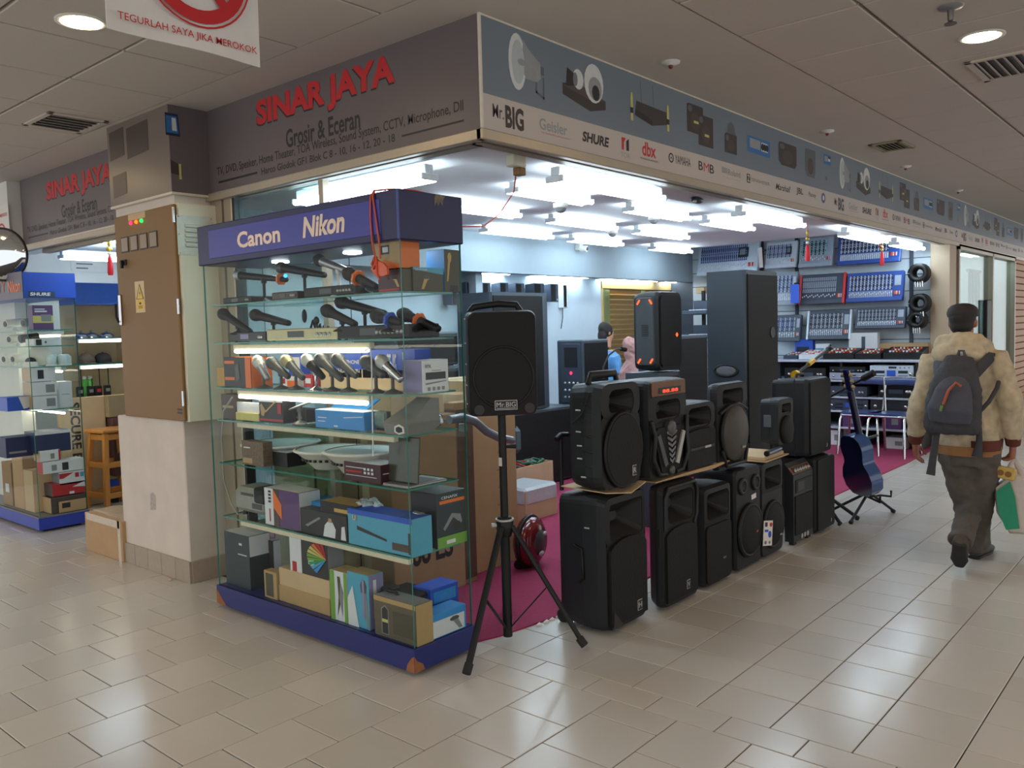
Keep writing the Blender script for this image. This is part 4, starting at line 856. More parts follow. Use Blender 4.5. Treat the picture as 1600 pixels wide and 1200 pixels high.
dk = thing('device', 'black boxed amplifier with a handle lying on the lower boxes', 'device', (2.50, 2.84, SB + .14))
obj('body', M().box((0, 0, 0), (.20, .20, .03), m_black, .01), dk); obj('handle', M().tube([(.0, .16, .03), (.0, .14, .055), (.0, .05, .055), (.0, .03, .03)], .009, m_black, 8), dk); obj('grille', M().box((.02, .13, .03), (.10, .24, .05), mat('grille_brown', (52, 44, 40), rough=.6, bump=.6, scale=200), .01), dk)
# ================================================================ LOUDSPEAKERS ALONG THE SHOP EDGE
m_spk = mat('speaker_plastic', (34, 36, 39), rough=.5, spec=.4, var=.05, scale=12, bump=.12)
m_spkf = mat('speaker_baffle', (25, 25, 25), rough=.55, spec=.35, var=.05, scale=12, bump=.1)
m_gril = mat('speaker_grille', (22, 22, 22), rough=.65, spec=.3, var=.1, scale=90, bump=.5)
m_cone = mat('speaker_cone', (44, 40, 37), rough=.6)
m_cab = mat('cabinet_black_lit', (60, 70, 80), rough=.5, var=.05, scale=12, bump=.12)  # black cabinets; bluish shop light is put into their colour
m_badge = mat('badge_silver', (186, 184, 178), rough=.35, metal=.4)
m_bronze = mat('control_bronze', (120, 84, 62), rough=.35, metal=.5)
def ring3(poly, y, sx=1, sz=1, cz=0, cx=0): return [(cx + (x - cx) * sx, y, cz + (z - cz) * sz) for x, z in poly]
def shell(w, h, d, r=.03, back=.78, round_=.02, front=True):
    """cabinet with rounded corners tapering to the back; local x centred, front at y = 0"""
    p = rrect(w, h, r, 4, 0, h / 2); m = M(); cz = h / 2
    R = [ring3(p, .0, .965, .975, cz), ring3(p, round_, 1, 1, cz), ring3(p, d * .45, 1, 1, cz), ring3(p, d * .85, back + .06, .97, cz), ring3(p, d * .97, back, .955, cz), ring3(p, d, back - .05, .92, cz)]
    m.loft(R, m_spk, smooth=False, caps=False)
    m.add(R[-1], [tuple(range(len(p)))], m_spk)
    if front: m.add(R[0], [tuple(range(len(p) - 1, -1, -1))], m_spkf)
    return m
def funnel(m, cx, cz, w, h, depth, y=0, mt=None, r=.02, frame_t=.014, proud=.012, squeeze=(.45, .5), drop=0):
    """horn mouth: proud rim, walls narrowing inwards"""
    mt = mt or m_spkf; o = rrect(w + frame_t * 2, h + frame_t * 2, r + frame_t * .6, 3, cx, cz); i = rrect(w, h, r, 3, cx, cz); k = rrect(w * squeeze[0], h * squeeze[1], min(r, w * squeeze[0] / 2.2, h * squeeze[1] / 2.2), 3, cx, cz + drop)
    m.loft([ring3(o, y), ring3(o, y - proud), ring3(i, y - proud), ring3(k, y + depth)], mt, smooth=False, caps=False)
    m.add(ring3(k, y + depth), [tuple(range(len(k)))], m_signblack); return m
def baffle_with_horn(m, w, h, r, hx, hz, hw, hh, depth, z0, squeeze=(.45, .5), drop=0, rr=.02):
    """front skin with a real opening for the horn above height z0 and plain skin below"""
    top = rrect(w * .965, h * .975 / 1 - z0, r * .9, 3, 0, z0 + (h * .9875 - z0) / 2); hole = rrect(hw, hh, rr, 3, hx, hz)
    deep = rrect(hw * squeeze[0], hh * squeeze[1], min(rr, hw * squeeze[0] / 2.2, hh * squeeze[1] / 2.2), 3, hx, hz + drop)
    m.loft([ring3(top, 0), ring3(hole, -.004), ring3(hole, .0), ring3(deep, depth)], m_spkf, smooth=False, caps=False)
    m.add(ring3(deep, depth), [tuple(range(len(deep)))], m_signblack)
    low = rrect(w * .965, z0 + .03 - h * .0125, r * .9, 3, 0, (z0 + .03 + h * .0125) / 2); m.add(ring3(low, .001), [tuple(range(len(low) - 1, -1, -1))], m_spkf); return m
def discy(m, cx, cz, r, y0, y1, mt, n=28, rz=None, dome=.0):
    T = frame((cx, 0, cz), (1, 0, 0), (0, 0, 1)); q = (rz or r) / r
    m.lathe([(r, -y1 - .0 if y1 > 0 else -y1), (r, -y0)], mt, T=T, n=n, smooth=False, caps=False)
    prof = [(r, -y0), (r * .93, -y0 + .006 + dome * .2), (r * .6, -y0 + .006 + dome * .75), (.001, -y0 + .006 + dome)]
    return m.lathe(prof, mt, T=T, n=n, caps=False)
def torusy(m, cx, cz, r, t, y, mt, n=32):
    pts = [(cx + r * math.cos(2 * PI * k / n), y, cz + r * math.sin(2 * PI * k / n)) for k in range(n + 1)]
    return m.tube(pts, t, mt, 6, caps=False, up=(0, 1, 0))
def badge(t, s, x, z, w, h, y=-.006, two=None, plate=True, mt=None):
    m = M(frame((x, y, z), (1, 0, 0), (0, 0, 1)))
    if plate: m.box((0, 0, -.004), (w, h, 0), m_badge, .001); m.flat([(.06 * w, .06 * h), (.94 * w, .06 * h), (.94 * w, .94 * h), (.06 * w, .94 * h)], m_signblack, tr(0, 0, .0005))
    write(m, s, tr(.14 * w, (.28 if two else .2) * h, .0012), w * .72, h * (.5 if two else .6), mt or m_badge, .03)
    return obj('badge', m, t)
def span(u0, u1, vt, yf, z0, ub=None):
    vm = vt + 60; a = ony(u0, vm, yf); b = ony(u1, vm, yf); h = ony((u0 + u1) / 2, vt, yf).z - z0
    d = (onx(ub, vm, a.x).y - yf) if ub else .30
    return (a.x + b.x) / 2, b.x - a.x, h, d
def speaker(label, u0, u1, vt, yf, z0, ub=None, rz=0, group='black loudspeakers along the shop edge'):
    cx, w, h, d = span(u0, u1, vt, yf, z0, ub)
    return thing('loudspeaker', label, 'speaker', (cx, yf, z0), rz, group), w, h, d
def arch(w, h, cx, z0, bulge, n=14):
    """panel with straight sides and an arched top"""
    p = [(cx - w / 2, z0), (cx + w / 2, z0)]
    for k in range(n + 1):
        a = PI * k / n; p.append((cx + w / 2 * math.cos(a), z0 + h - bulge + bulge * math.sin(a)))
    return p
def plate(m, poly, y, t, mt): 
    n = len(poly); m.loft([ring3(poly, y + t), ring3(poly, y)], mt, smooth=False, caps=False); m.add(ring3(poly, y), [tuple(range(n - 1, -1, -1))], mt); return m
def ribs(t, w, h, d, side=-1):
    for k in range(5): obj('rib', M().tube([(side * w / 2, d * .25, h * (.22 + .14 * k)), (side * (w / 2 - .002), d * .55, h * (.25 + .14 * k))], .004, m_spk, 6), t)
    g = M().tube([(side * w / 2, d * .3, h * .92), (side * w / 2, d * .5, h * .72), (side * w / 2, d * .8, h * .62)], .005, m_spk, 6)
    return obj('rib', g, t)
def screws(t, pts):
    for x, y, z in pts: obj('corner_screw', M().cbox((x, y, z), (.004, .03, .007), m_badge, .001), t)
def feet(t, w, d):
    for x in (-1, 1):
        for y in (.05, d * .8): obj('foot', M().lathe([(.016, 0), (.014, .012)], m_dark, T=tr(x * w * .33, y, -.0)), t)
# ---- floor row
t, w, h, d = speaker('tall trolley loudspeaker, first of the floor row next to the tripod', 945, 1009, 768, 2.29, 0.012, 868)
obj('cabinet', shell(w, h, d, .045, .86, .05, False), t); obj('front_baffle', baffle_with_horn(M(), w, h, .045, 0, h * .80, w * .80, h * .27, .09, h * .62, (.35, .25)), t)
obj('grille', plate(M(), arch(w * .88, h * .62, 0, h * .05, h * .09), -.018, .02, m_gril), t)
badge(t, 'H', w * .18, h * .08, .042, .055, -.020, True)
obj('port', plate(M(), [(-w * .42, h * .03), (-w * .18, h * .03), (-w * .40, h * .16)], -.022, .01, m_signblack), t)
hm = M(); hm.tube([(-w * .38, d * .96, h), (-w * .38, d * .96, h + .27)], .011, m_black, 8); hm.tube([(-w * .38 - .035, d * .96, h + .262), (-w * .38, d * .96, h + .28), (-w * .38 + .06, d * .96, h + .275)], .014, m_black, 8)
hb = obj('trolley_handle', hm, t)
screws(t, [(-w / 2 - .002, d * .35, h * .76)])
obj('latch', M().tube([(-w / 2 - .003, d * .62, h * .62), (-w / 2 - .006, d * .45, h * .60), (-w / 2 - .006, d * .43, h * .38), (-w / 2 - .003, d * .5, h * .35)], .007, m_black, 6), t)
for x in (-1, 1): obj('wheel', M().lathe([(.035, -.012), (.038, 0), (.035, .012)], m_dark, T=tr(x * w * .36, d + .0, .024) @ roty(PI / 2), n=16), t)
H1 = h + .012
t, w, h, d = speaker('loudspeaker with a framed horn and waisted side, second of the floor row', 1035, 1090, 752, 2.25, 0.012, 1008)
obj('cabinet', shell(w, h, d, .04, .80, .03, False), t); obj('front_baffle', baffle_with_horn(M(), w, h, .05, 0, h * .80, w * .72, h * .26, .09, h * .63, (.4, .3), 0, .04), t)
obj('edge_rim', M().tube([(-w * .46, -.006, h * .64), (-w * .46, -.008, h * .90), (-w * .38, -.010, h * .975), (w * .38, -.010, h * .975), (w * .46, -.008, h * .90), (w * .45, -.006, h * .70), (w * .38, -.004, h * .62)], .010, m_spk, 6), t)
obj('grille', plate(M(), arch(w * .86, h * .60, 0, h * .045, h * .07), -.012, .014, m_gril), t); badge(t, 'V', w * .10, h * .09, .036, .05, -.014, True)
obj('side_recess', M().box((-w / 2 - .003, d * .12, h * .5), (-w / 2 + .002, d * .35, h * .66), m_signblack, .002), t)
t, w, h, d = speaker('loudspeaker with a wide low horn, third of the floor row', 1100, 1142, 757, 2.25, 0.012)
obj('cabinet', shell(w, h, d, .03, .8, .03, False), t); obj('front_baffle', baffle_with_horn(M(), w, h, .03, 0, h * .80, w * .82, h * .27, .10, h * .62, (.5, .3), 0, .03), t)
obj('grille', plate(M(), rrect(w * .92, h * .58, .03, 3, 0, h * .32), -.010, .012, m_gril), t); badge(t, 'MH', w * .10, h * .22, .05, .022, -.012, mt=m_grey, plate=False)
t, w, h, d = speaker('loudspeaker with two round tweeters and a hanging price tag in the floor row', 1150, 1188, 730, 2.25, 0.012)
obj('cabinet', shell(w, h, d, .03, .85), t)
for x in (-1, 1):
    g = M(); torusy(g, x * w * .27, h * .83, w * .12, .012, -.006, m_spk, 20); g.lathe([(w * .12, .012), (w * .05, .003), (.001, .002)], m_cone, T=frame((x * w * .27, 0, h * .83), (1, 0, 0), (0, 0, 1)), n=16, caps=False); obj('tweeter', g, t)
g = M(); discy(g, 0, h * .37, w * .46, -.012, 0, m_gril, 32, dome=.02); torusy(g, 0, h * .37, w * .46, .014, -.010, m_spkf, 36); obj('woofer_grille', g, t)
obj('badge', M(frame((-.01, -.036, h * .33), (1, 0, .12), (0, 0, 1))).flat([(0, 0), (.07, 0), (.07, .012), (0, .012)], m_red), t)
obj('label_sticker', M(frame((w * .12, -.002, h * .66), (1, 0, .08), (0, 0, 1))).flat([(0, 0), (.065, 0), (.065, .03), (0, .03)], m_paper), t)
ptag = thing('price_tag', 'white price tag with red and blue print hung on the tweeter loudspeaker', 'tag', t.location + V((w * .30, -.045, h * .18)))
TT = frame((0, 0, 0), (.96, -.25, -.12), (.14, 0, 1)); g = M(TT).box((0, 0, -.001), (.085, .155, .001), m_paper); obj('card', g, ptag)
g = M(TT @ tr(0, 0, .0016)).flat([(.01, .118), (.035, .118), (.035, .145), (.01, .145)], c_maroon).flat(circ(.014, 10, None, .068, .13), m_red).flat([(.01, .085), (.045, .085), (.045, .10), (.01, .10)], c_blue).flat(circ(.016, 10, .022, .06, .07), c_blue).flat(circ(.012, 10, None, .022, .02), m_grey).flat(circ(.010, 10, None, .06, .02), m_grey); obj('tag_print', g, ptag)
t, w, h, d = speaker('loudspeaker partly hidden behind the price tag, fifth of the floor row', 1190, 1223, 718, 2.25, 0.012)
obj('cabinet', shell(w, h, d, .04, .8, .03, False), t); obj('front_baffle', baffle_with_horn(M(), w, h, .04, 0, h * .82, w * .75, h * .22, .09, h * .66, (.4, .3), 0, .03), t)
g = M(); discy(g, 0, h * .32, w * .44, -.010, 0, m_gril, 28, dome=.015); torusy(g, 0, h * .32, w * .45, .012, -.006, m_spkf); obj('woofer_grille', g, t); badge(t, 'BL', w * .12, h * .18, .06, .02, -.03, plate=False)
H5 = h + .012
t, w, h, d = speaker('upright amplifier box with a bronze slanted control panel in the floor row', 1240, 1270, 738, 2.23, 0.025, 1226)
obj('cabinet', M().loft([[(-w / 2, 0, 0), (w / 2, 0, 0), (w / 2, 0, h), (-w / 2, 0, h)], [(-w / 2, d, 0), (w / 2, d, 0), (w / 2, d, h * 1.17), (-w / 2, d, h * 1.17)]], m_spk, smooth=False), t)
T = frame((-w / 2, .006, h + .004), (1, 0, 0), (0, d, h * .17)); pn = M(T).box((0, 0, 0), (w, d * .9, .006), m_bronze, .003)
po = obj('control_panel', pn, t); g = M(T)
g.box((w * .1, d * .12, .006), (w * .9, d * .75, .009), m_signblack, .001)
for k in range(6): g.lathe([(.011, .008), (.009, .02), (.001, .021)], m_badge, T=tr(w * (.16 + .135 * k), d * .3, 0), n=10)
for k in range(5): g.box((w * (.2 + .13 * k), d * .5, .009), (w * (.25 + .13 * k), d * .62, .012), c_red if k == 4 else m_grey)
obj('knob', g, po)
obj('display', M().box((-w * .40, -.006, h * .72), (w * .40, .0, h * .92), m_spkf, .004).box((-w * .34, -.009, h * .75), (w * .0, -.006, h * .89), m_signblack, .002), t)
obj('grille', M().box((-w * .44, -.008, h * .09), (w * .44, 0, h * .68), m_gril, .004), t)
g = M()
for k in range(3): g.prism(circ(.016, 8, .018, -w * .1 + .05 * k, h * .045), 0, .004, m_badge, T=frame((0, -.001, 0), (1, 0, 0), (0, 0, 1)))
obj('badge', g, t); obj('foot', M().box((-w / 2 + .02, .01, -.025), (-w / 2 + .07, d - .02, 0), m_dark), t); obj('foot', M().box((w / 2 - .07, .01, -.025), (w / 2 - .02, d - .02, 0), m_dark), t)
t, w, h, d = speaker('plain slim loudspeaker with full grille, last of the floor row', 1275, 1302, 712, 2.22, 0.015)
obj('cabinet', shell(w, h, d, .02, .85), t); obj('grille', plate(M(), rrect(w * .95, h * .96, .02, 3, 0, h / 2), -.012, .012, m_gril), t); badge(t, 'J', w * .22, h * .06, .026, .04, -.013, plate=False)
H7 = h + .015
# ---- sheets of cardboard and the upper row
def sheet(label, pts, z0, zs, mt=m_card2, th=.005):
    t = thing('cardboard_sheet', label, 'cardboard', (pts[0][0], pts[0][1], z0), 0, 'cardboard sheets between the loudspeakers'); o = V((pts[0][0], pts[0][1]))
    lo = [(p[0] - o.x, p[1] - o.y, zz) for p, zz in zip(pts, zs)]; hi = [(x, y, z + th) for x, y, z in lo]
    obj('sheet', M().loft([lo, hi], mt, smooth=False), t); return t
sheet('bent cardboard sheet under the first upper loudspeaker', [(3.32, 2.287), (3.50, 2.262), (3.66, 2.275), (3.68, 2.55), (3.32, 2.56)], H1 + .004, [.012, -.012, .018, .02, .02], m_card2)
sheet('curled cardboard sheet under the second and third upper loudspeakers', [(3.74, 2.268), (4.05, 2.258), (4.36, 2.256), (4.60, 2.27), (4.6, 2.5), (3.75, 2.55)], .688, [.0, .006, -.01, .002, .002, .002], m_card)
t, w, h, d = speaker('big rounded loudspeaker with a tall oval grille, first of the upper row', 938, 1001, 596, 2.29, H1 + .024, 883)
obj('cabinet', shell(w, h, d, .07, .82, .05, False), t); obj('front_baffle', baffle_with_horn(M(), w, h, .06, 0, h * .81, w * .62, h * .24, .09, h * .66, (.35, .35), 0, .05), t)
g = M(); T = frame((0, 0, h * .36), (1, 0, 0), (0, 0, 1)); E_ = circ(w * .44, 30, h * .335)
for a, b, c in ((1, 0, 0),): pass
plate(g, [(x, z + h * .36) for x, z in E_], -.022, .024, m_gril); obj('grille', g, t)
obj('grille_ring', M().tube([(w * .45 * math.cos(k * PI / 18), -.012, h * .36 + h * .345 * math.sin(k * PI / 18)) for k in range(37)], .009, m_spkf, 6, caps=False, up=(0, 1, 0)), t)
badge(t, 'R', w * .16, h * .10, .036, .052, -.026, True); ribs(t, w, h, d)
screws(t, [(-w / 2 - .001, d * .62, h * .75), (-w / 2 - .001, d * .62, h * .55), (-w / 2 - .001, d * .6, h * .42), (-w / 2 - .001, d * .6, h * .30), (-w / 2 - .001, d * .5, h * .13)])
obj('carry_handle', M().tube([(-w * .35, d * .5, h - .01), (-w * .30, d * .5, h + .035), (w * .30, d * .5, h + .035), (w * .35, d * .5, h - .01)], [(.012, .02)] * 4, m_black, 8), t)
obj('side_handle', M().box((-w / 2 - .002, .045, h * .52), (-w / 2 + .004, .085, h * .72), m_signblack, .002), t)
t, w, h, d = speaker('loudspeaker with silver chevron trim and bronze display, second of the upper row', 1012, 1073, 592, 2.28, .70)
obj('cabinet', shell(w, h, d, .045, .85, .03, False), t); obj('front_baffle', baffle_with_horn(M(), w, h, .04, 0, h * .69, w * .62, h * .20, .08, h * .55, (.4, .4), 0, .04), t)
obj('display_panel', M().box((-w * .42, -.014, h * .83), (w * .42, .01, h * .985), m_bronze, .006).box((-w * .28, -.017, h * .86), (w * .28, -.014, h * .92), m_signblack, .002), t)
g = M(T := frame((-w * .2, -.0178, h * .868), (1, 0, 0), (0, 0, 1))); write(g, '88.88', tr(0, 0, 0), w * .4, h * .035, emis('display_red', (255, 90, 60), .7), .02); obj('display_digits', g, t)
g = M(); plate(g, [(-w * .40, h * .46), (-w * .30, h * .52), (w * .30, h * .52), (w * .40, h * .46), (w * .22, h * .06), (-w * .22, h * .06)], -.014, .016, m_gril); obj('grille', g, t)
for s in (-1, 1):
    g = M(); plate(g, [(s * w * .36, h * .44), (s * w * .29, h * .46), (s * w * .10, h * .14), (s * w * .18, h * .12)], -.024, .012, m_gunmetal if s < 0 else m_badge); obj('trim_blade', g, t)
    g = M(); g.tube([(s * w * .46, -.01, h * .60), (s * w * .40, -.02, h * .45), (s * w * .45, -.018, h * .22), (s * w * .30, -.016, h * .05), (s * w * .12, -.014, h * .04)], .013, m_spk, 6); obj('frame_bar', g, t)
for k in range(6):
    g = M(); z = h * (.43 - .055 * k); ww = w * (.13 - .014 * k); plate(g, [(-ww, z + .012), (0, z - .008), (ww, z + .012), (ww, z + .026), (0, z + .008), (-ww, z + .026)], -.024, .010, m_chrome); obj('chevron', g, t)
g = M(); discy(g, 0, h * .505, w * .10, -.022, 0, m_gunmetal, 16, rz=w * .05, dome=.004); obj('emblem', g, t); g = M(); discy(g, 0, h * .07, w * .06, -.020, 0, m_gunmetal, 16, dome=.003); obj('emblem', g, t)
t, w, h, d = speaker('loudspeaker with curved horn and silver badge strip, third of the upper row', 1066, 1118, 612, 2.28, .695)
h -= .06
obj('cabinet', shell(w, h, d, .05, .8, .03, False), t); obj('front_baffle', baffle_with_horn(M(), w, h, .05, 0, h * .78, w * .70, h * .30, .10, h * .58, (.45, .35), 0, .05), t)
g = M(); plate(g, arch(w * .84, h * .57, 0, h * .03, h * .05), -.016, .018, m_gril); obj('grille', g, t)
obj('badge_strip', M().box((-w * .36, -.022, h * .30), (w * .36, -.016, h * .345), m_signblack, .002).box((w * .06, -.024, h * .305), (w * .24, -.022, h * .34), m_badge), t)
t, w, h, d = speaker('loudspeaker with a bare brown woofer cone, last of the upper row', 1120, 1168, 597, 2.28, .640, 1098)
obj('cabinet', shell(w, h, d, .05, .75, .03, False), t); obj('front_baffle', baffle_with_horn(M(), w, h, .04, 0, h * .83, w * .66, h * .19, .08, h * .70, (.4, .4), 0, .03), t)
g = M(); discy(g, 0, h * .42, w * .40, -.020, 0, mat('woofer_brown', (62, 54, 46), rough=.5, bump=.3, scale=200), 32, dome=.02); torusy(g, 0, h * .42, w * .41, .012, -.012, m_spkf); obj('woofer', g, t)
badge(t, 'BM', w * .05, h * .22, .06, .022, -.048, plate=False)
g = M().tube([(-w * .40, -.012, h * .24), (-w * .30, -.02, h * .05), (w * .30, -.02, h * .05), (w * .42, -.012, h * .24)], .012, m_spk, 6); obj('frame_bar', g, t); g = M().tube([(-w * .44, -.008, h * .66), (-w * .15, -.016, h * .74), (w * .15, -.016, h * .74), (w * .44, -.008, h * .66)], .010, m_spk, 6); obj('frame_bar', g, t)
# small speaker and the big box at the end
b = thing('cardboard_sheet', 'flat pale board on the fifth loudspeaker under the microphone', 'cardboard', (4.98, 2.22, H5 + .003), .05, 'cardboard sheets between the loudspeakers')
obj('sheet', M().box((0, 0, 0), (.40, .34, .006), m_card2).box((.02, .02, .006), (.36, .30, .030), m_card2, .004), b)
md = thing('microphone', 'blue grey microphone barrel lying on the board before the small loudspeaker', 'microphone', (5.02, 2.23, H5 + .055))
obj('handle', M().tube([(0, 0, 0), (.12, .01, 0), (.24, .02, .0)], [(.016, .016), (.018, .018), (.016, .016)], mat('mic_blue_grey', (86, 98, 118), rough=.3, metal=.5), 10), md); obj('cap', M().tube([(-.015, 0, 0), (0, 0, 0)], .018, m_black, 10), md)
t, w, h, d = speaker('small monitor loudspeaker with a side handle recess on the pale board', 1216, 1240, 622, 2.27, H5 + .065, 1185)
obj('cabinet', shell(w, h, d, .035, .8, .03, False), t); obj('front_baffle', baffle_with_horn(M(), w, h, .03, 0, h * .78, w * .6, h * .22, .06, h * .6, (.4, .4)), t)
g = M(); discy(g, 0, h * .32, w * .38, -.010, 0, m_gril, 24, dome=.01); obj('woofer_grille', g, t); badge(t, 'M', w * .12, h * .28, .03, .028, -.022, plate=False)
obj('handle_recess', M().box((-w / 2 - .004, d * .35, h * .40), (-w / 2 + .002, d * .72, h * .66), mat('recess_grey', (84, 90, 98), rough=.4), .004), t)
obj('pole_foot', M().tube([(-w * .25, d * .5, -.06), (-w * .25, d * .5, 0)], .014, m_black, 8), t)
t, w, h, d = speaker('large square loudspeaker with plain grille stacked at the end of the row', 1263, 1296, 590, 2.25, H7 + .012, 1204)
obj('cabinet', shell(w, h, d, .03, .92, .03), t); obj('grille', plate(M(), rrect(w * .94, h * .95, .025, 3, 0, h / 2), -.014, .014, m_gril), t); badge(t, 'J', w * .22, h * .06, .028, .045, -.016, plate=False)
obj('seam', M().box((-w / 2 - .002, d * .35, 0), (-w / 2 + .003, d * .37, h), m_signblack), t)
obj('carry_handle', M().tube([(-w * .1, d * .55, h - .005), (-w * .08, d * .55, h + .02), (w * .2, d * .55, h + .02), (w * .22, d * .55, h - .005)], .010, m_black, 8), t)
# ---- tall cabinets further in
def tall_cabinet(label, cx, yf, w, h, d, rz=0, z0=0, chamf=.09, seams=(.5,)):
    t = thing('speaker_cabinet', label, 'speaker', (cx, yf, z0), rz, 'large black speaker cabinets')
    p = [(-w / 2, chamf * .2), (-w / 2 + chamf * .1, 0), (w / 2 - chamf * 1.2, 0), (w / 2, chamf * .5), (w / 2 * .86, d), (-w / 2, d)]
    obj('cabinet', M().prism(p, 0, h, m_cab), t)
    g = M().box((-w / 2 + .02, -.012, .03), (w / 2 - chamf * 1.3, 0, h - .03), m_gril, .004); obj('grille', g, t)
    for x in (-1, 1): obj('foot', M().box((x * w * .3 - .03, .03, -.0), (x * w * .3 + .03, d * .8, .012), m_dark), t)
    return t
tb = tall_cabinet('tallest black speaker cabinet rising behind the floor row', 6.50, 2.90, .69, 1.915, .33)
obj('side_dish', M().tube([(-.347, .17 + .10 * math.cos(k * PI / 9), 1.13 + .045 * math.sin(k * PI / 9)) for k in range(19)], .010, m_spk, 6, caps=False).ell((-.35, .17, 1.13), (.006, .09, .038), mat('clear_film', (120, 126, 132), rough=.2, bump=.8, scale=60), 14, 8), tb)
obj('handle_hole', M().lathe([(.045, -.014), (.045, -.010)], m_signblack, T=frame((.12, 0, 1.42), (1, 0, 0), (0, 0, 1)) @ tr(0, 0, .027), n=14, smooth=False), tb)
tall_cabinet('wide black speaker cabinet standing behind the tripod loudspeaker', 5.975, 5.0, .87, 1.09, .42, z0=.75, chamf=.12)
# karaoke party speaker with orange corner marks, on a lower cabinet
tall_cabinet('low black cabinet carrying the party loudspeaker', 5.52, 3.19, .40, 1.155, .28)
t = thing('party_speaker', 'rounded grey party loudspeaker with orange corner marks', 'speaker', (5.52, 3.20, 1.167))
w, h, d = .335, .585, .22; m_party = mat('party_grey', (66, 72, 78), rough=.5, bump=.1, scale=40)
obj('cabinet', shell(w, h, d, .05, .92, .03), t); obj('grille', plate(M(), rrect(w * .88, h * .90, .04, 4, 0, h / 2), -.012, .012, m_gril), t)
g = M(); p = rrect(d * .72, h * .86, .03, 4, d * .5, h / 2); T = frame((-w / 2, 0, 0), (0, 1, 0), (0, 0, 1))
obj('side_panel', M().loft([[(-w / 2 - .0, y, z) for y, z in p], [(-w / 2 - .012, y * .94 + d * .03, z * .97 + h * .015) for y, z in p]], m_party, smooth=False), t)
m_om = emis('orange_mark', (255, 84, 40), 1.3)
for y, z, a in ((.25, .13, .6), (.72, .13, .6), (.25, .87, -.6), (.72, .87, .6)): obj('orange_mark', M().cbox((0, 0, 0), (.008, .012, .04), m_om, .002, T=tr(-w / 2 - .014, d * y, h * z) @ rotx(a)), t)
obj('badge', M(frame((w * .22, -.013, h * .45), (1, 0, 0), (0, 0, 1))).prism(circ(.016, 4), 0, .004, m_om), t)
g = M()
for k in range(7): g.box((-w / 2 - .0135, d * .35, h * (.44 + .022 * k)), (-w / 2 - .0125, d * .62, h * (.452 + .022 * k)), m_signblack)
obj('side_lettering', g, t)
# ---- loudspeaker on its tripod at the corner
MB = (2.965, 2.63)
t = thing('loudspeaker', 'black loudspeaker with silver name badge on the tripod at the corner', 'speaker', (MB[0] - .06, MB[1] - .07, 1.105), math.radians(-40))
w, h, d = .325, .485, .26
obj('cabinet', shell(w, h, d, .035, .8, .025), t)
g = M(); plate(g, rrect(w * .94, h * .955, .03, 4, 0, h / 2), -.012, .012, m_gril); torusy(g, 0, h * .37, w * .43, .006, -.012, m_spkf, 40); obj('grille', g, t)
for x in (-1, 1): obj('port', M().lathe([(.026, -.016), (.024, -.012)], m_signblack, T=frame((x * w * .36, 0, h * .07), (1, 0, 0), (0, 0, 1)) @ tr(0, 0, .0285), n=14, smooth=False), t)
g = M(frame((-w * .14, -.018, h * .06), (1, 0, 0), (0, 0, 1))).box((0, 0, -.004), (.105, .045, 0), m_badge, .001).flat([(.003, .003), (.102, .003), (.102, .042), (.003, .042)], m_signblack, tr(0, 0, .0005)); write(g, 'Mr.BIG', tr(.008, .014, .0012), .089, .022, m_badge, 0); g.flat([(.008, .007), (.097, .007), (.097, .009), (.008, .009)], m_badge, tr(0, 0, .0012)); obj('badge', g, t)
obj('carry_handle', M().tube([(-w * .42, d * .35, h - .004), (-w * .36, d * .35, h + .022), (0, d * .35, h + .034), (w * .26, d * .35, h + .028), (w * .32, d * .35, h - .004)], [(.010, .016)] * 5, m_black, 8), t)
screws(t, [(-w / 2 - .002, d * .2, h * z) for z in (.12, .30, .50, .70, .93)])
t = thing('speaker_tripod', 'black steel tripod stand under the corner loudspeaker', 'stand', (MB[0], MB[1], 0))
obj('pole', M().tube([(0, 0, .56), (0, 0, 1.115)], .019, m_black, 12), t); obj('lower_tube', M().tube([(0, 0, .035), (0, 0, .60)], .023, m_black, 12), t)
obj('hub', M().lathe([(.03, .52), (.04, .55), (.042, .60), (.03, .615)], m_black, n=14).lathe([(.045, .598), (.045, .606)], m_badge, n=14), t)
obj('clamp_knob', M().tube([(.0, 0, .575), (-.05, .04, .575)], [(.008, .008), (.012, .012)], m_badge, 8).tube([(0, 0, .95), (.045, -.045, .95)], [(.006, .006), (.012, .012)], m_black, 8), t)
obj('scale_sticker', M().box((-.021, -.010, .86), (-.0185, .008, .90), m_paper), t)
FEET = [(2.545, 2.505), (3.115, 2.285), (3.335, 2.958)]
for fx, fy in FEET:
    e = V((fx - MB[0], fy - MB[1], .02)); a = V((e.x * .10, e.y * .10, .57))
    l = obj('leg', M().tube([a, e * .97 + V((0, 0, .015))], [(.017, .012), (.017, .012)], m_black, 8), t)
    obj('rubber_foot', M().tube([e * .93 + V((0, 0, .035)), e], .02, m_dark, 10), l)
    b0 = a + (e - a) * .50; obj('brace', M().tube([b0, (0, 0, .06)], [(.010, .004), (.010, .004)], m_black, 6), t)
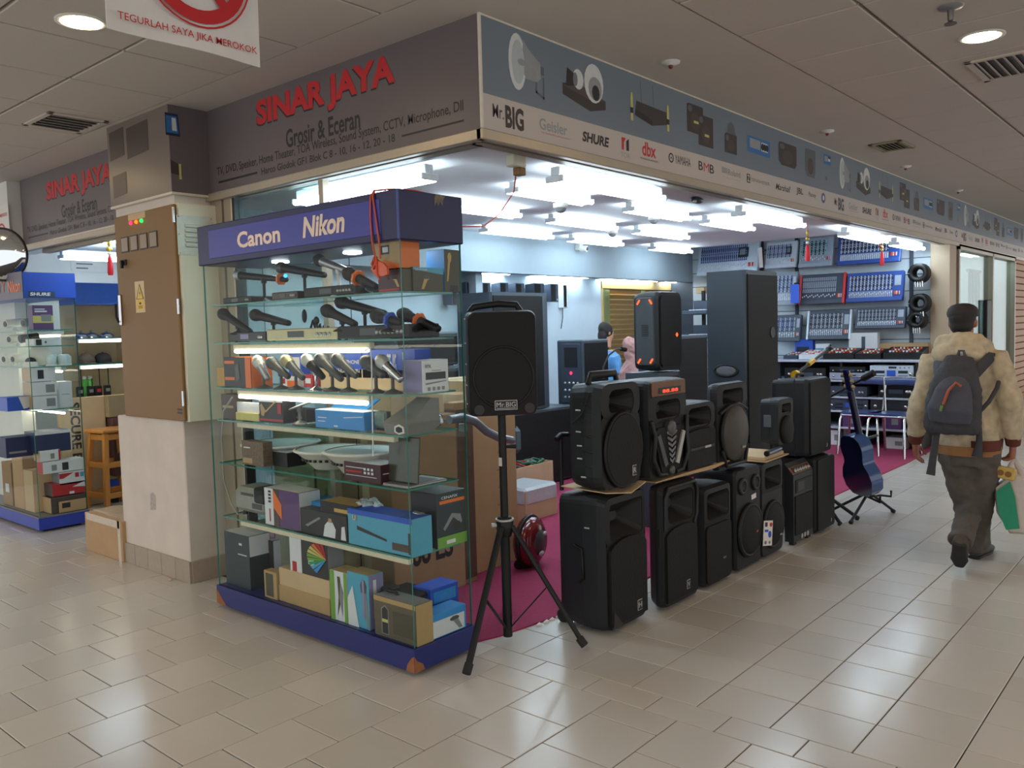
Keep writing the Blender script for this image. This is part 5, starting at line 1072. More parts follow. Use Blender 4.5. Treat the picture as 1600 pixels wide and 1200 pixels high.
# ================================================================ INSIDE THE SHOP
m_carpet = mat('maroon_carpet', (152, 46, 82), rough=.95, var=.06, scale=40, bump=.5)
g = M().prism([(2.86, 2.76), (3.0, 2.715), (3.42, 2.655), (5.0, 2.62), (7.0, 2.60), (9.2, 2.585), (10.69, 2.62), (10.69, 5.86), (2.86, 5.8)], 0, .008, m_carpet)
tag(obj('carpet', g), 'maroon carpet covering the shop floor behind the loudspeakers', 'carpet')
g = M()
for k in range(9):
    x = 3.22 + .05 * k + random.uniform(-.01, .01); g.prism([(x, 2.66 - (x - 3.2) * .06), (x + .03, 2.645 - (x - 3.2) * .06), (x + .04, 2.67 - (x - 3.2) * .06)], 0, .011, m_paper)
tag(obj('tape_scraps', g), 'torn whitish tape along the near edge of the maroon carpet', 'tape')['kind'] = 'stuff'
# ---- mixing desks on the slatted wall
m_mixb = mat('mixer_blue', (46, 76, 150), rough=.4); m_mixd = mat('mixer_dark', (62, 72, 88), rough=.4); m_mixs = mat('mixer_silver', (206, 218, 230), rough=.4, metal=.2); m_mixg = mat('mixer_grey', (156, 168, 184), rough=.4); m_knobw = mat('knob_white', (226, 230, 236), rough=.4); m_knobk = mat('knob_dark', (30, 36, 50), rough=.4)
m_mixred = mat('mixer_red', (206, 52, 58), rough=.4); m_mixteal = mat('mixer_teal', (130, 200, 196), rough=.4)
XW = 10.62
def mixer(label, u0, u1, v0, v1, body, strips, stripm, n=16, cheeks=None, extra=None, screen=False, x=XW, lean=.20, knob=None, group='mixing desks on the slatted wall'):
    um, vm = (u0 + u1) / 2, (v0 + v1) / 2
    ya = onx(u0, vm, x).y; yb = onx(u1, vm, x).y; zt = onx(um, v0, x).z; zb = onx(um, v1, x).z; w = ya - yb; h = zt - zb
    t = thing('mixing_desk', label, 'mixer', (x - .10, yb, zb), 0, group)
    T = frame((0, w, 0), (0, -1, 0), (lean, 0, 1))        # local x along the desk, y up its face, z out
    obj('body', M(T).box((0, 0, -.06), (w, h, 0), body, .006).box((0, -.01, -.02), (w, h * .12, .015), body, .006), t)
    g = M(T)
    for k in range(n):
        a = w * (.05 + .78 * k / n); bw = w * .78 / n
        g.box((a, h * .38, .0), (a + bw * .66, h * .88, .003), strips[k % len(strips)]); g.box((a, h * .12, .0), (a + bw * .66, h * .34, .003), stripm)
    o = obj('channel_strip', g, t); o['kind'] = 'stuff'
    g = M(T)
    for k in range(n):
        a = w * (.05 + .78 * k / n); bw = w * .78 / n
        for r in range(6): g.box((a + bw * .18, h * (.42 + .078 * r), .003), (a + bw * .46, h * (.455 + .078 * r), .012), m_knobk if r in (1, 4) else (knob or m_mixg))
        z = h * (.20 + .03 * ((k * 7) % 3)); g.box((a + bw * .12, z, .003), (a + bw * .52, z + h * .045, .014), m_knobw)
    o = obj('knob_and_fader', g, t); o['kind'] = 'stuff'
    g = M(T)
    obj('master_section', g.box((w * .85, h * .50, .0), (w * .96, h * .84, .004), stripm), t)
    g = M(T)
    for k in range(5): g.box((w * (.85 + .022 * k), h * .18, .003), (w * (.865 + .022 * k), h * .30, .014), (m_mixred, c_orange, m_knobw, m_mixred, m_knobw)[k])
    obj('master_fader', g, t)['kind'] = 'stuff'
    for a in (.25, .7): obj('bracket', M().box((.05, w * a, h * .40), (10.756 - x + .10, w * a + .04, h * .48), m_groove), t)
    if screen: obj('display', M(T).box((w * .68, h * .48, .003), (w * .84, h * .78, .008), m_knobk, .002).box((w * .70, h * .55, .008), (w * .79, h * .74, .009), mat('lcd_grey', (128, 144, 150), rough=.2)), t)
    if cheeks:
        for a in (-.012, w - .012): obj('side_cheek', M(T).box((a, -.01, -.06), (a + .024, h * 1.0, .022), cheeks, .004), t)
    return t
mixer('wide silver blue mixing desk, leftmost of the top row on the slatted wall', 1094, 1188, 377, 428, m_mixs, [m_mixb], m_mixs, 24, screen=True)
mixer('white mixing desk with a small grey display in the top row', 1200, 1248, 377, 418, m_mixs, [m_mixg, m_mixb], m_mixs, 12, screen=True)
mixer('grey mixing desk with a pale teal panel in the top row', 1252, 1304, 370, 416, m_mixg, [m_mixteal, m_knobk], m_mixg, 13)
mixer('long blue mixing desk at the right end of the top row', 1312, 1410, 365, 411, m_mixb, [m_mixs, m_knobk], m_mixs, 26, knob=m_knobw)
mixer('blue mixing desk half hidden by the tallest cabinet', 1212, 1247, 424, 476, m_mixg, [m_mixb, m_mixs], m_mixs, 9)
mixer('dark grey mixing desk with red end cheeks', 1254, 1322, 427, 474, m_mixd, [m_mixg], m_mixd, 18, m_mixred, knob=m_mixg)
mixer('long blue mixing desk at the right of the middle row', 1326, 1414, 424, 470, m_mixb, [m_mixs, m_knobk], m_mixg, 24)
mixer('small grey blue mixing desk at the left of the lowest row', 1212, 1254, 491, 532, m_mixd, [m_mixg, m_mixb], m_mixg, 9)
mixer('dark mixing desk with silver side rails in the lowest row', 1266, 1332, 484, 529, m_mixd, [m_knobk, m_mixg], m_mixg, 16, m_mixs)
mixer('grey mixing desk with a white fader line at the right of the lowest row', 1340, 1418, 479, 512, m_mixd, [m_mixg, m_knobk], m_mixg, 22)
ug = lambda y, z: (10.755 - .03, y, z)
g = M().box((10.735, 3.12, 2.625), (10.765, 5.86, 2.65), m_groove); wr_rail = obj('rail', g, wr)
for u in (1191, 1245, 1424):
    y = onx(u, 450, 10.74).y; obj('upright', M().box((10.73, y - .02, .95), (10.756, y + .02, 2.62), m_groove), wr)
t = thing('circuit_board', 'bright blue flat panel hung over the half hidden mixing desk', 'panel', (10.44, onx(1248, 450, 10.44).y, onx(1240, 474, 10.44).z)); obj('panel', M().box((0, 0, 0), (.02, .11, .24), mat('bright_blue', (60, 110, 235), rough=.4), .004), t); obj('hook', M().box((.0, .04, .24), (.316, .06, .26), m_knobk), t)
t = thing('document', 'white folded sheet leaning beside the wide silver mixing desk', 'paper', (10.44, onx(1192, 400, 10.44).y, onx(1190, 418, 10.44).z)); obj('sheet', M().box((0, 0, 0), (.01, .05, .26), m_paper, T=rotx(-.06)), t); obj('clip', M().box((.01, .01, .22), (.316, .03, .24), m_knobk), t)
# lucky tassels
def tassel(label, u, v0, v1, y, fish=False, vm=None):
    p = ony(u, v1, y); q = ony(u, v0, y); t = thing('lucky_tassel', label, 'ornament', (p.x, y, p.z), 0, None); H = q.z - p.z
    obj('cord', M().tube([(0, 0, .12), (0, 0, H)], .0025, cordm, 5), t)
    obj('fringe', M().lathe([(.018, 0), (.022, .02), (.016, .13), (.004, .155)], mat('tassel_red', (214, 24, 40), rough=.6), n=10), t)
    gm = mat('charm_gold', (206, 170, 60), rough=.3, metal=.6)
    g = M().ell((0, 0, .20), (.026, .014, .020), gm, 10, 6).ell((0, 0, .25), (.014, .012, .03), gm, 8, 6)
    if fish: g.ell((-.05, 0, .205), (.05, .014, .012), m_mixred, 10, 6)
    obj('charm', g, t); obj('knot', M().ell((0, 0, .165), (.016, .016, .012), m_knobw if not fish else gm, 8, 5), t); return t
tassel('red tassel with gold star charm hanging before the teal mixing desk', 1262, 340, 408, 2.95)
tassel('red tassel with gold and red charm hanging before the long blue desk', 1378, 360, 415, 2.95, True)
tassel('red tassel with gold charm hanging left of the meter cabinet', 173, 385, 430, 6.6)
# coils of cable
def coil(label, u, v, rx, x=10.55):
    p = onx(u, v, x); t = thing('cable_coil', label, 'cable', p, 0, 'black cable coils at the pillar')
    for k in range(3):
        g = M(); g.tube([(.05 * k - .08 * 0 - .05, rx * math.cos(a) * (1 - .04 * k), rx * .95 * math.sin(a) * (1 + .03 * k)) for a in [2 * PI * i / 18 for i in range(19)]], .035, m_black, 7, caps=False); obj('loop', g, t)
    obj('hook', M().tube([(-.06, 0, rx * .9), (.205, 0, rx * .9)], .01, m_chrome, 6), t)
    g = M()
    for k in range(4): g.tube([(-.06, -rx * (.2 + .3 * k) + .05, -rx * .7), (-.07, -rx * (.2 + .3 * k) + .04, -rx * .7 - .10)], .009, m_chrome, 6)
    obj('plug', g, t)
coil('black cable coil hanging highest beside the pillar', 1437, 427, .085); coil('middle black cable coil with silver plugs beside the pillar', 1438, 474, .085); coil('lowest black cable coil with silver plugs beside the pillar', 1434, 500, .075)
# ---- counter rack with mixers on top and amplifiers below
XF = 10.12
def zx(v, x=XF, u=1330): return onx(u, v, x).z
m_shelfw = mat('shelf_white_edge', (190, 198, 212), rough=.4); m_rackd = mat('rack_dark', (26, 26, 32), rough=.6)
yA, yB = onx(1436, 563, XF).y, 5.1
rk = thing('rack_counter', 'long dark rack with white edged shelves along the right shop wall', 'rack', (XF, yA, 0)); LY = yB - yA
ztop = zx(562)
obj('counter_top', M().box((0, 0, ztop - .03), (.60, LY, ztop), m_shelfw, .004), rk); obj('back_panel', M().box((.58, .01, 0), (.60, LY, ztop - .03), m_rackd), rk)
obj('end_panel', M().box((.02, .0, 0), (.60, .02, ztop - .03), m_rackd), rk)
SZ = [zx(v) for v in (594, 620, 642, 668)]
for z in SZ: obj('shelf', M().box((.0, .02, z - .022), (.58, LY, z), m_shelfw, .003), rk)
for y in (.02, LY * .36, LY * .68): obj('post', M().box((.04, y, 0), (.07, y + .03, ztop - .03), m_rackd), rk)
def amp(label, u0, u1, v0, z, mt, style=0, x=XF + .02, name='amplifier', group='amplifiers in the rack'):
    ya = onx(u0, 600, x).y; yb = onx(u1, 600, x).y; h = max(zx(v0, x, (u0 + u1) / 2) - z, .06); w = ya - yb
    t = thing(name, label, 'amplifier', (x, yb, z), 0, group)
    obj('case', M().box((0, 0, .008), (.36, w, h), mt, .004), t); obj('foot', M().box((.02, .02, 0), (.30, .05, .008), m_dark), t); obj('foot', M().box((.02, w - .05, 0), (.30, w - .02, .008), m_dark), t)
    q = M(frame((-.001, w, 0), (0, -1, 0), (0, 0, 1)))
    if style == 1:
        q.box((w * .40, h * .30, -.001), (w * .60, h * .68, .003), c_blue).box((w * .44, h * .80, 0), (w * .62, h * .93, .002), m_knobk)
        for a in (.13, .66): q.box((w * a, h * .48, -.001), (w * (a + .22), h * .66, .004), m_knobk, .002); q.box((w * a, h * .18, -.001), (w * (a + .22), h * .34, .004), m_knobk, .002)
    else:
        q.box((w * .3, h * .3, -.001), (w * .7, h * .6, .002), m_knobk if mt is not m_black else m_mixd)
    obj('front_plate', q, t); g = M()
    for a in ((.05, .95) if style == 1 else (.12, .82, .9)): g.lathe([(h * .13, 0), (h * .11, .02), (.001, .021)], m_chrome, T=frame((0, w * (1 - a), h * .45), (0, -1, 0), (0, 0, 1)), n=12)
    if style == 1:
        for a in (.7, .8, .9): g.lathe([(h * .06, 0), (.001, .012)], m_chrome, T=frame((0, w * (1 - a), h * .85), (0, -1, 0), (0, 0, 1)), n=10)
    obj('knob', g, t); return t
amp('silver power amplifier with blue centre panel on the upper rack shelf', 1359, 1427, 571, SZ[0], m_mixs, 1)
amp('grey amplifier with pale front left of the silver amplifier', 1296, 1356, 580, SZ[0], m_mixg); amp('black amplifier stacked over the grey amplifier', 1296, 1352, 573, SZ[0] + .075, m_black)
amp('black row of effect units at the left of the upper rack shelf', 1226, 1290, 575, SZ[0], m_black)
amp('black amplifier lettered in blue on the second rack shelf', 1372, 1428, 600, SZ[1], m_black, 0); amp('dark mixer amplifier behind the guitar neck on the second rack shelf', 1296, 1354, 604, SZ[1], m_mixd)
amp('dark amplifier with round vents on the third rack shelf', 1297, 1356, 624, SZ[2], m_mixd, 1); amp('dark amplifier with wavy line front on the third rack shelf', 1360, 1428, 624, SZ[2], m_rackd)
for lb, u0, u1, v0, z, mt in (('violet blue box on the lowest rack shelf behind the right chair', 1378, 1408, 647, SZ[3], c_purple), ('violet blue box on the lowest rack shelf behind the left chair', 1314, 1340, 648, SZ[3], c_purple), ('white box on the floor under the rack by the guitar', 1294, 1313, 672, .01, c_white), ('long white box on the floor under the rack by the right chair', 1382, 1415, 684, .01, c_white)):
    carton(lb, u0, u1, v0, z, XF + .04, .3, mt, None, None, [(.5, .3, .85, .7, c_grey)])
# things on the counter
def deskmix(label, u0, u1, v0, mt, faders, x=XF + .06, knobm=None):
    ya = onx(u0, 555, x).y; yb = onx(u1, 555, x).y; w = ya - yb; h = zx(v0, x, (u0 + u1) / 2) - ztop
    t = thing('mixing_desk', label, 'mixer', (x, yb, ztop), 0, 'mixing desks on the counter')
    obj('body', M().loft([[(0, 0, .004), (.30, 0, .004), (.30, 0, h), (0, 0, h * .55)], [(0, w, .004), (.30, w, .004), (.30, w, h), (0, w, h * .55)]], mt, smooth=False), t)
    g = M()
    for k in range(faders):
        y = w * (.12 + .8 * k / faders)
        for r in range(3): g.box((.04 + .08 * r, y, h * (.58 + .11 * r)), (.075 + .08 * r, y + w * .35 / faders, h * (.75 + .12 * r)), (m_knobw, c_red, c_orange, m_knobw)[(k + r) % 4])
    o = obj('knob_and_fader', g, t); o['kind'] = 'stuff'; return t
deskmix('white compact mixing desk on the counter behind the yellow boom', 1248, 1278, 548, m_knobw, 5); deskmix('black mixing desk with orange knob on the counter', 1286, 1334, 545, m_black, 7); deskmix('black mixing desk with red corner on the counter', 1336, 1376, 546, m_black, 6); deskmix('long black mixing desk with white fader row at the end of the counter', 1380, 1440, 543, m_black, 9); deskmix('dark small mixing desk on the counter next to the tallest cabinet', 1224, 1246, 551, m_mixd, 4)
carton('white mixer carton with dark strip picture standing on the counter', 1326, 1371, 520, ztop, XF + .40, .10, c_white, None, None, [(.45, 0, .58, .85, m_mixd)])
carton('long brown carton along the wall at the end of the counter', 1371, 1450, 536, ztop, XF + .46, .10, m_card)
carton('dark blue carton on the counter left of the white mixer carton', 1242, 1270, 530, ztop, XF + .42, .08, c_blue, None, None, [(.1, .1, .8, .6, m_knobk)]); carton('pale carton with photo print on the counter', 1274, 1296, 537, ztop, XF + .40, .06, c_white, None, None, [(.05, .1, .6, .7, c_cyan)])
# ---- chrome chairs
def chair(label, x, y, rz):
    t = thing('chrome_chair', label, 'chair', (x, y, 0), rz, 'chrome chairs before the rack')      # faces -Y in its own frame
    m_seat = mat('seat_blue_grey', (58, 76, 122), rough=.3, coat=.4)
    obj('seat', M().prism(rrect(.40, .38, .08, 4), .44, .475, m_seat), t); obj('seat_rim', M().tube([(px, py, .445) for px, py in rrect(.41, .39, .08, 4)] + [(rrect(.41, .39, .08, 4)[0][0], rrect(.41, .39, .08, 4)[0][1], .445)], .012, m_chrome, 6, caps=False), t)
    obj('backrest', M().tube([(-.20, .235, .80), (-.07, .255, .805), (.07, .255, .805), (.20, .235, .80)], [(.012, .045)] * 4, m_seat, 8), t); obj('back_rail', M().tube([(-.21, .235, .845), (0, .262, .85), (.21, .235, .845)], .012, m_chrome, 6), t)
    for s in (-1, 1):
        obj('back_post', M().tube([(s * .21, .235, .85), (s * .17, .19, .45)], .011, m_chrome, 6), t)
        obj('leg', M().tube([(s * .18, -.15, .45), (s * .195, -.19, .40), (s * .215, -.235, .0)], .0125, m_chrome, 8), t); obj('leg', M().tube([(s * .17, .15, .45), (s * .18, .18, .40), (s * .20, .24, 0)], .0125, m_chrome, 8), t)
    return t
chair('chrome chair with blue grey seat, left of the two before the rack', 9.74, 3.20, PI / 2 * -1 + .1); chair('chrome chair with blue grey seat, right of the two before the rack', 9.72, 2.86, -PI / 2 - .12)
# ---- keyboards at the far corner
for k, (v, lb) in enumerate(((488, 'upper'), (527, 'lower'))):
    p = onx(1104, v, 9.9); t = thing('keyboard', lb + ' dark music keyboard end showing white keys left of the tallest cabinet', 'keyboard', p)
    obj('body', M().box((0, 0, -.02), (.30, .35, .03), m_mixd, .006), t); obj('sheet_panel', M().box((.26, 0, .03), (.28, .33, .16), m_mixd, .004), t)
    for q in range(5): obj('white_key', M().box((.01, .02 + .05 * q, .03), (.16, .062 + .05 * q, .042), m_knobw, .002), t)
t = thing('keyboard_rack', 'dark rack post carrying the two keyboards', 'rack', (10.25, onx(1100, 520, 10.25).y, 0)); obj('post', M().box((-.02, -.02, 0), (.02, .02, 1.95), m_black), t); obj('foot', M().box((-.2, -.03, 0), (.2, .03, .03), m_black), t)
t = thing('small_carton', 'small pale box on the ledge left of the wide silver desk', 'box', onx(1100, 458, 10.3)); obj('carton', M().box((0, 0, 0), (.2, .12, .08), m_card2, .003), t)
# ---- rear wall: timber louvre doors, wall loudspeakers
m_oak = mat('oak_frame', (196, 160, 104), rough=.5, var=.06, scale=10, stretch=(4, 4, 1)); m_louv = mat('louvre_wood', (228, 146, 72), rough=.55, var=.06, scale=10)
YB = 6.25
df = struct('door_1', M().box((9.05, YB - .02, 0), (9.22, YB + .10, 2.10), m_oak, .004).box((9.05, YB - .03, 2.0), (10.78, YB + .10, 2.12), m_oak, .004).box((9.98, YB - .02, 0), (10.08, YB + .1, 2.0), m_oak, .004).box((9.22, YB + .06, 0), (10.78, YB + .1, 2.0), mat('louvre_back', (120, 84, 44), rough=.7)))
for a, b in ((9.22, 9.98), (10.08, 10.78)):
    sm = M().box((a, -.025, -.028), (b, .025, .028), m_louv, T=Matrix()).mesh('louvre_slat')
    for k in range(30): o = obj('louvre_slat', sm, df, (0, YB + .02, .06 + .066 * k)); o.rotation_euler = (.5, 0, 0)
obj('pane', M().box((9.05, YB - .045, 0), (10.78, YB - .04, 2.0), m_glass), df)
def wall_speaker(u0, u1, v0, v1, label, w=None):
    p = ony(u0 + 1, v1, 6.10); q = ony(u1 - 6, v0, 6.10); t = thing('wall_speaker', label, 'speaker', (p.x, 6.08, p.z), 0, 'small black loudspeakers on the rear wall'); W_, H_ = q.x - p.x, q.z - p.z
    obj('cabinet', M().loft([[(0, 0, 0), (W_, .02, 0), (W_, .02, H_), (0, 0, H_)], [(.02, .15, .01), (W_ - .02, .15, .01), (W_ - .02, .15, H_ - .01), (.02, .15, H_ - .01)]], m_mixd, smooth=False), t)
    obj('grille', M().loft([[(.01, -.004, .01), (W_ * .62, .008, .01), (W_ * .62, .008, H_ - .01), (.01, -.004, H_ - .01)], [(.012, .004, .012), (W_ * .6, .014, .012), (W_ * .6, .014, H_ - .012), (.012, .004, H_ - .012)]], m_gril, smooth=False), t); obj('badge', M().box((W_ * .75, .008, .02), (W_ * .85, .018, .04), m_badge), t); obj('bracket', M().box((W_ * .4, .15, H_ * .4), (W_ * .6, .17, H_ * .6), m_black), t)
for k, a in enumerate(((704, 722, 440, 477), (726, 750, 441, 475), (752, 772, 442, 476), (779, 800, 442, 470), (803, 825, 443, 470), (832, 856, 443, 470), (858, 878, 444, 472))): wall_speaker(*a, ('first', 'second', 'third', 'fourth', 'fifth', 'sixth', 'seventh')[k] + ' small black wall loudspeaker from the left on the rear wall')
p = ony(879, 481, 6.18); q = ony(888, 445, 6.18); t = thing('bar_speaker', 'narrow upright black and white bar loudspeaker at the end of the rear wall row', 'speaker', (p.x, 6.16, p.z)); obj('case', M().box((0, 0, 0), (.085, .085, q.z - p.z), m_knobw, .006), t); obj('grille', M().box((.0, -.004, .01), (.055, 0, q.z - p.z - .01), m_gril), t); obj('lead', M().tube([(.04, .05, 0), (.05, .06, -.12), (.04, .08, -.25)], .005, m_black, 5), t)
# cameras and sensors on the ceiling
def dome(u, v, z, label):
    p = onz(u, v, z); t = thing('dome_camera', label, 'camera', (p.x, p.y, z), 0, 'dome cameras on the shop ceiling'); obj('base', M().lathe([(.055, 0), (.055, -.03), (.045, -.035)], m_white, n=16), t); obj('dome', M().ell((0, 0, -.035), (.040, .040, .035), m_grey, 12, 6), t)
dome(876, 318, 2.40, 'white dome camera between the front tube lamps'); dome(1022, 338, 2.50, 'white dome camera right of the shop ceiling centre'); dome(957, 360, 2.50, 'small dome camera near the rear tube lamps')
p = ony(909, 388, 5.78); t = thing('bullet_camera', 'small white security camera on the rear bulkhead', 'camera', p); obj('mount', M().box((-.03, .0, -.02), (.03, .08, .05), m_white, .006), t); obj('body', M().tube([(0, .02, 0), (.02, -.06, -.01)], .035, m_white, 12), t); obj('lens', M().tube([(.02, -.06, -.01), (.022, -.066, -.011)], .022, m_knobk, 12), t)
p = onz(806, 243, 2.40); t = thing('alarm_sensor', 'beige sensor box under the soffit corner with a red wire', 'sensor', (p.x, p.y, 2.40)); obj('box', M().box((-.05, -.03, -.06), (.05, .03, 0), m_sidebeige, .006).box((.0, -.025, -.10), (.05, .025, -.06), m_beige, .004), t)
b = [V((p.x, p.y, 2.32)), onx(803, 300, p.x + .15), onx(780, 335, p.x + .1), onx(755, 354, p.x - .2), onx(735, 354, p.x - .4), V((2.78, 2.85, 1.99))]
pts = [tuple(q - V((p.x, p.y, 2.40))) for q in b]; obj('wire', M().tube(pts, .004, cordm, 6), t)
p = onz(1089, 308, 2.40); t = thing('ceiling_device', 'small dark oval device on the soffit between front lamps', 'sensor', (p.x, p.y, 2.40)); obj('body', M().ell((0, 0, -.02), (.08, .03, .025), m_knobk, 12, 6), t); obj('lens', M().ell((-.05, -.01, -.035), (.02, .015, .012), m_badge, 8, 5), t)
# ---- cartons and clutter behind the showcase
def big_carton(label, lo, hi, mt=m_card, texts=(), tape=True, name='carton', arrows=0, group=None):
    t = thing(name, label, 'box', (lo[0], lo[1], lo[2]), 0, group); w, d, h = [hi[k] - lo[k] for k in range(3)]
    obj('carton', M().box((0, 0, 0), (w, d, h), mt, .004), t)
    if tape: obj('tape', M().box((-.001, d / 2 - .03, h * .0), (w + .001, d / 2 + .03, h + .001), m_tape), t)
    q = M()
    for s_, a, c, ww, hh in texts: write(q, s_, frame((0, -.0012, 0), (1, 0, 0), (0, 0, 1)) @ tr(a, c, 0), ww, hh, m_signblack, .03)
    for k in range(arrows):
        z = h * .62 - .22 * k
        q.flat([(w * .62, z), (w * .66, z), (w * .66, z + .09), (w * .70, z + .09), (w * .64, z + .14), (w * .58, z + .09), (w * .62, z + .09)], m_card3, frame((0, -.0012, 0), (1, 0, 0), (0, 0, 1))); q.flat([(w * .56, z - .02), (w * .72, z - .02), (w * .72, z - .008), (w * .56, z - .008)], m_card3, frame((0, -.0012, 0), (1, 0, 0), (0, 0, 1)))
    if q.v: obj('printed_mark', q, t)
    return t
big_carton('low carton lettered 88 LS behind the right end of the showcase', (2.95, 3.42, .008), (3.50, 3.86, .44), m_card, [('88', .13, .20, .14, .15), ('LS', .31, .20, .14, .15)])
big_carton('tall carton directly behind the showcase middle', (3.02, 3.90, .008), (3.50, 4.18, 1.02), m_card); big_carton('tall carton behind the left half of the showcase', (3.02, 4.20, .008), (3.55, 4.62, .98), m_card2)
big_carton('carton on the lettered carton behind the showcase', (2.96, 3.43, .445), (3.49, 3.86, 1.03), m_card3)
big_carton('tall pale carton with handling arrows behind the tripod', (3.66, 3.52, .008), (4.10, 3.95, 1.02), m_card, [], True, arrows=3); big_carton('carton on top of the arrow marked carton', (3.66, 3.54, 1.022), (4.08, 3.92, 1.20), m_card2)
big_carton('film wrapped carton between the showcase and the arrow carton', (3.0, 3.46, 1.035), (3.40, 3.84, 1.20), m_card2)
wf = thing('wrapped_carton', 'narrow dark carton wrapped in cloudy film beside the red vacuum cleaner', 'box', (3.46, 3.43, .008)); m_wrap = mat('cloudy_film', (104, 84, 70), rough=.22, bump=.7, scale=14)
obj('carton', M().box((0, 0, 0), (.15, .09, 1.08), m_card3, .004), wf); obj('film_wrap', M().box((-.004, -.004, .02), (.154, .094, 1.05), m_wrap, .012), wf)
cb = thing('cable_box', 'open cardboard box of green and red cables on the carpet', 'box', (5.50, 4.80, .008)); w, d, h = .62, .34, .27
obj('carton', M().box((0, 0, 0), (w, .01, h), m_card2).box((0, d - .01, 0), (w, d, h), m_card2).box((0, 0, 0), (.01, d, h), m_grey).box((w - .01, 0, 0), (w, d, h), m_card2).box((0, 0, 0), (w, d, .02), m_card2), cb)
gr_ = mat('cable_green', (70, 120, 92), rough=.5); g = M()
for k in range(14): x, y = random.uniform(.1, w - .1), random.uniform(.1, d - .1); g.tube([(x + .09 * math.cos(a), y + .07 * math.sin(a), h + .02 * math.sin(a * 2 + k)) for a in [i * .7 for i in range(10)]], .010, (gr_, gr_, c_red, m_grey)[k % 4], 5)
o = obj('cable_tangle', g, cb); o['kind'] = 'stuff'
wb = big_carton('white film wrapped carton on the carpet behind the first floor loudspeaker', (4.93, 4.15, .008), (5.33, 4.50, .24), m_card2); obj('film_wrap', M().box((-.004, -.004, .12), (.404, .354, .262), mat('white_wrap', (196, 200, 204), rough=.3, bump=.5, scale=30), .02), wb)
bt = thing('tool_bag', 'grey blue cloth bag hung on the arrow marked carton behind the tripod', 'bag', (4.103, 3.54, .69)); obj('body', M().box((0, 0, 0), (.10, .13, .18), mat('denim_grey', (96, 116, 130), rough=.8, bump=.4), .03), bt); obj('strap', M().tube([(.05, .03, .17), (.02, .04, .30), (-.015, .06, .338), (-.03, .07, .338)], .01, m_dark, 6), bt)
# vacuum cleaner with its hose
vc = thing('vacuum_cleaner', 'red vacuum cleaner standing on the maroon carpet behind the tripod', 'vacuum', (4.02, 3.36, .008), .2); vc.scale = (.80, .80, .80); vr = mat('vacuum_red', (112, 20, 26), rough=.2, coat=.6)
T = tr(0, 0, .20) @ rotx(PI / 2); obj('body', M().lathe([(.02, -.09), (.13, -.08), (.19, -.04), (.195, 0), (.19, .05), (.13, .09), (.02, .10)], vr, T=T, n=24), vc); obj('dark_rim', M().tube([(.198 * math.cos(a), .0, .20 + .198 * math.sin(a)) for a in [2 * PI * i / 28 for i in range(29)]], .018, m_black, 7, caps=False), vc)
obj('front_cover', M().lathe([(.10, .095), (.07, .112), (.001, .115)], m_gunmetal, T=T, n=18), vc); obj('emblem', M().ell((.05, -.11, .26), (.03, .012, .02), m_badge, 10, 6).ell((-.02, -.115, .12), (.045, .012, .02), m_badge, 10, 6), vc)
for s in (-1, 1): obj('wheel', M().lathe([(.035, -.015), (.04, 0), (.035, .015)], m_black, T=tr(s * .10, .05, .032) @ roty(PI / 2), n=14), vc)
hp = [ony(702, 656, 2.95), ony(722, 652, 2.95), ony(742, 658, 2.96), ony(760, 674, 2.98), ony(780, 684, 3.02), ony(800, 688, 3.06)]; base = hp[0]
hs = thing('grey_hose', 'grey curved hose leaving the showcase towards the tripod', 'hose', base); obj('hose', M().tube([p - base for p in hp], .022, mat('hose_grey', (128, 134, 146), rough=.3, metal=.3), 10), hs); obj('clip', M().box((.09, -.01, -.07), (.12, .03, -.03), m_grey, .004), hs)
# ---- black amplifiers and cabinets in mid shop
def deck(label, lo, hi, panel=False, handle=False):
    t = thing('speaker_cabinet', label, 'speaker', lo, 0, 'black cabinets in mid shop'); w, d, h = [hi[k] - lo[k] for k in range(3)]
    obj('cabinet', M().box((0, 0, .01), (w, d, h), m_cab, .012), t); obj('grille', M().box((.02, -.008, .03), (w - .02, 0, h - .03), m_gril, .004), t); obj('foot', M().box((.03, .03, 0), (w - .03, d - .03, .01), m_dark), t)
    if panel:
        obj('control_panel', M().box((-.006, d * .1, h * .12), (0, d * .8, h * .95), m_mixd, .003).box((-.009, d * .2, h * .62), (-.006, d * .7, h * .9), m_spk, .002), t); g = M()
        for k in range(12): g.lathe([(.012, 0), (.010, .012), (.001, .013)], m_badge, T=frame((-.006, d * (.2 + .16 * (k % 4)), h * (.2 + .1 * (k // 4))), (0, -1, 0), (0, 0, 1)), n=8)
        obj('knob', g, t); obj('lamp', M().ell((-.01, d * .45, h * .54), (.008, .016, .016), m_ledred, 8, 6), t)
    if handle: obj('handle', M().box((w * .15, -.014, h * .45), (w * .75, -.004, h * .53), m_mixd, .006), t)
    return t
deck('black amplifier cabinet with round knobs on its side, stacked in mid shop', (6.83, 4.95, .66), (7.28, 5.28, 1.38), True, True); deck('low black cabinet under the knobbed amplifier', (6.80, 4.93, .008), (7.31, 5.30, .65)); deck('low black cabinet under the wide cabinet behind the tripod loudspeaker', (5.54, 5.0, .008), (6.70, 5.42, .745))
deck('black cabinet between the party speaker and the tallest cabinet', (7.12, 4.05, .008), (7.72, 4.5, 1.40), False, True); deck('long black cabinet behind the glass showcase', (3.75, 4.25, .008), (4.35, 4.7, 1.25)); deck('upper long black cabinet behind the glass showcase', (3.75, 4.25, 1.255), (4.35, 4.7, 1.50))
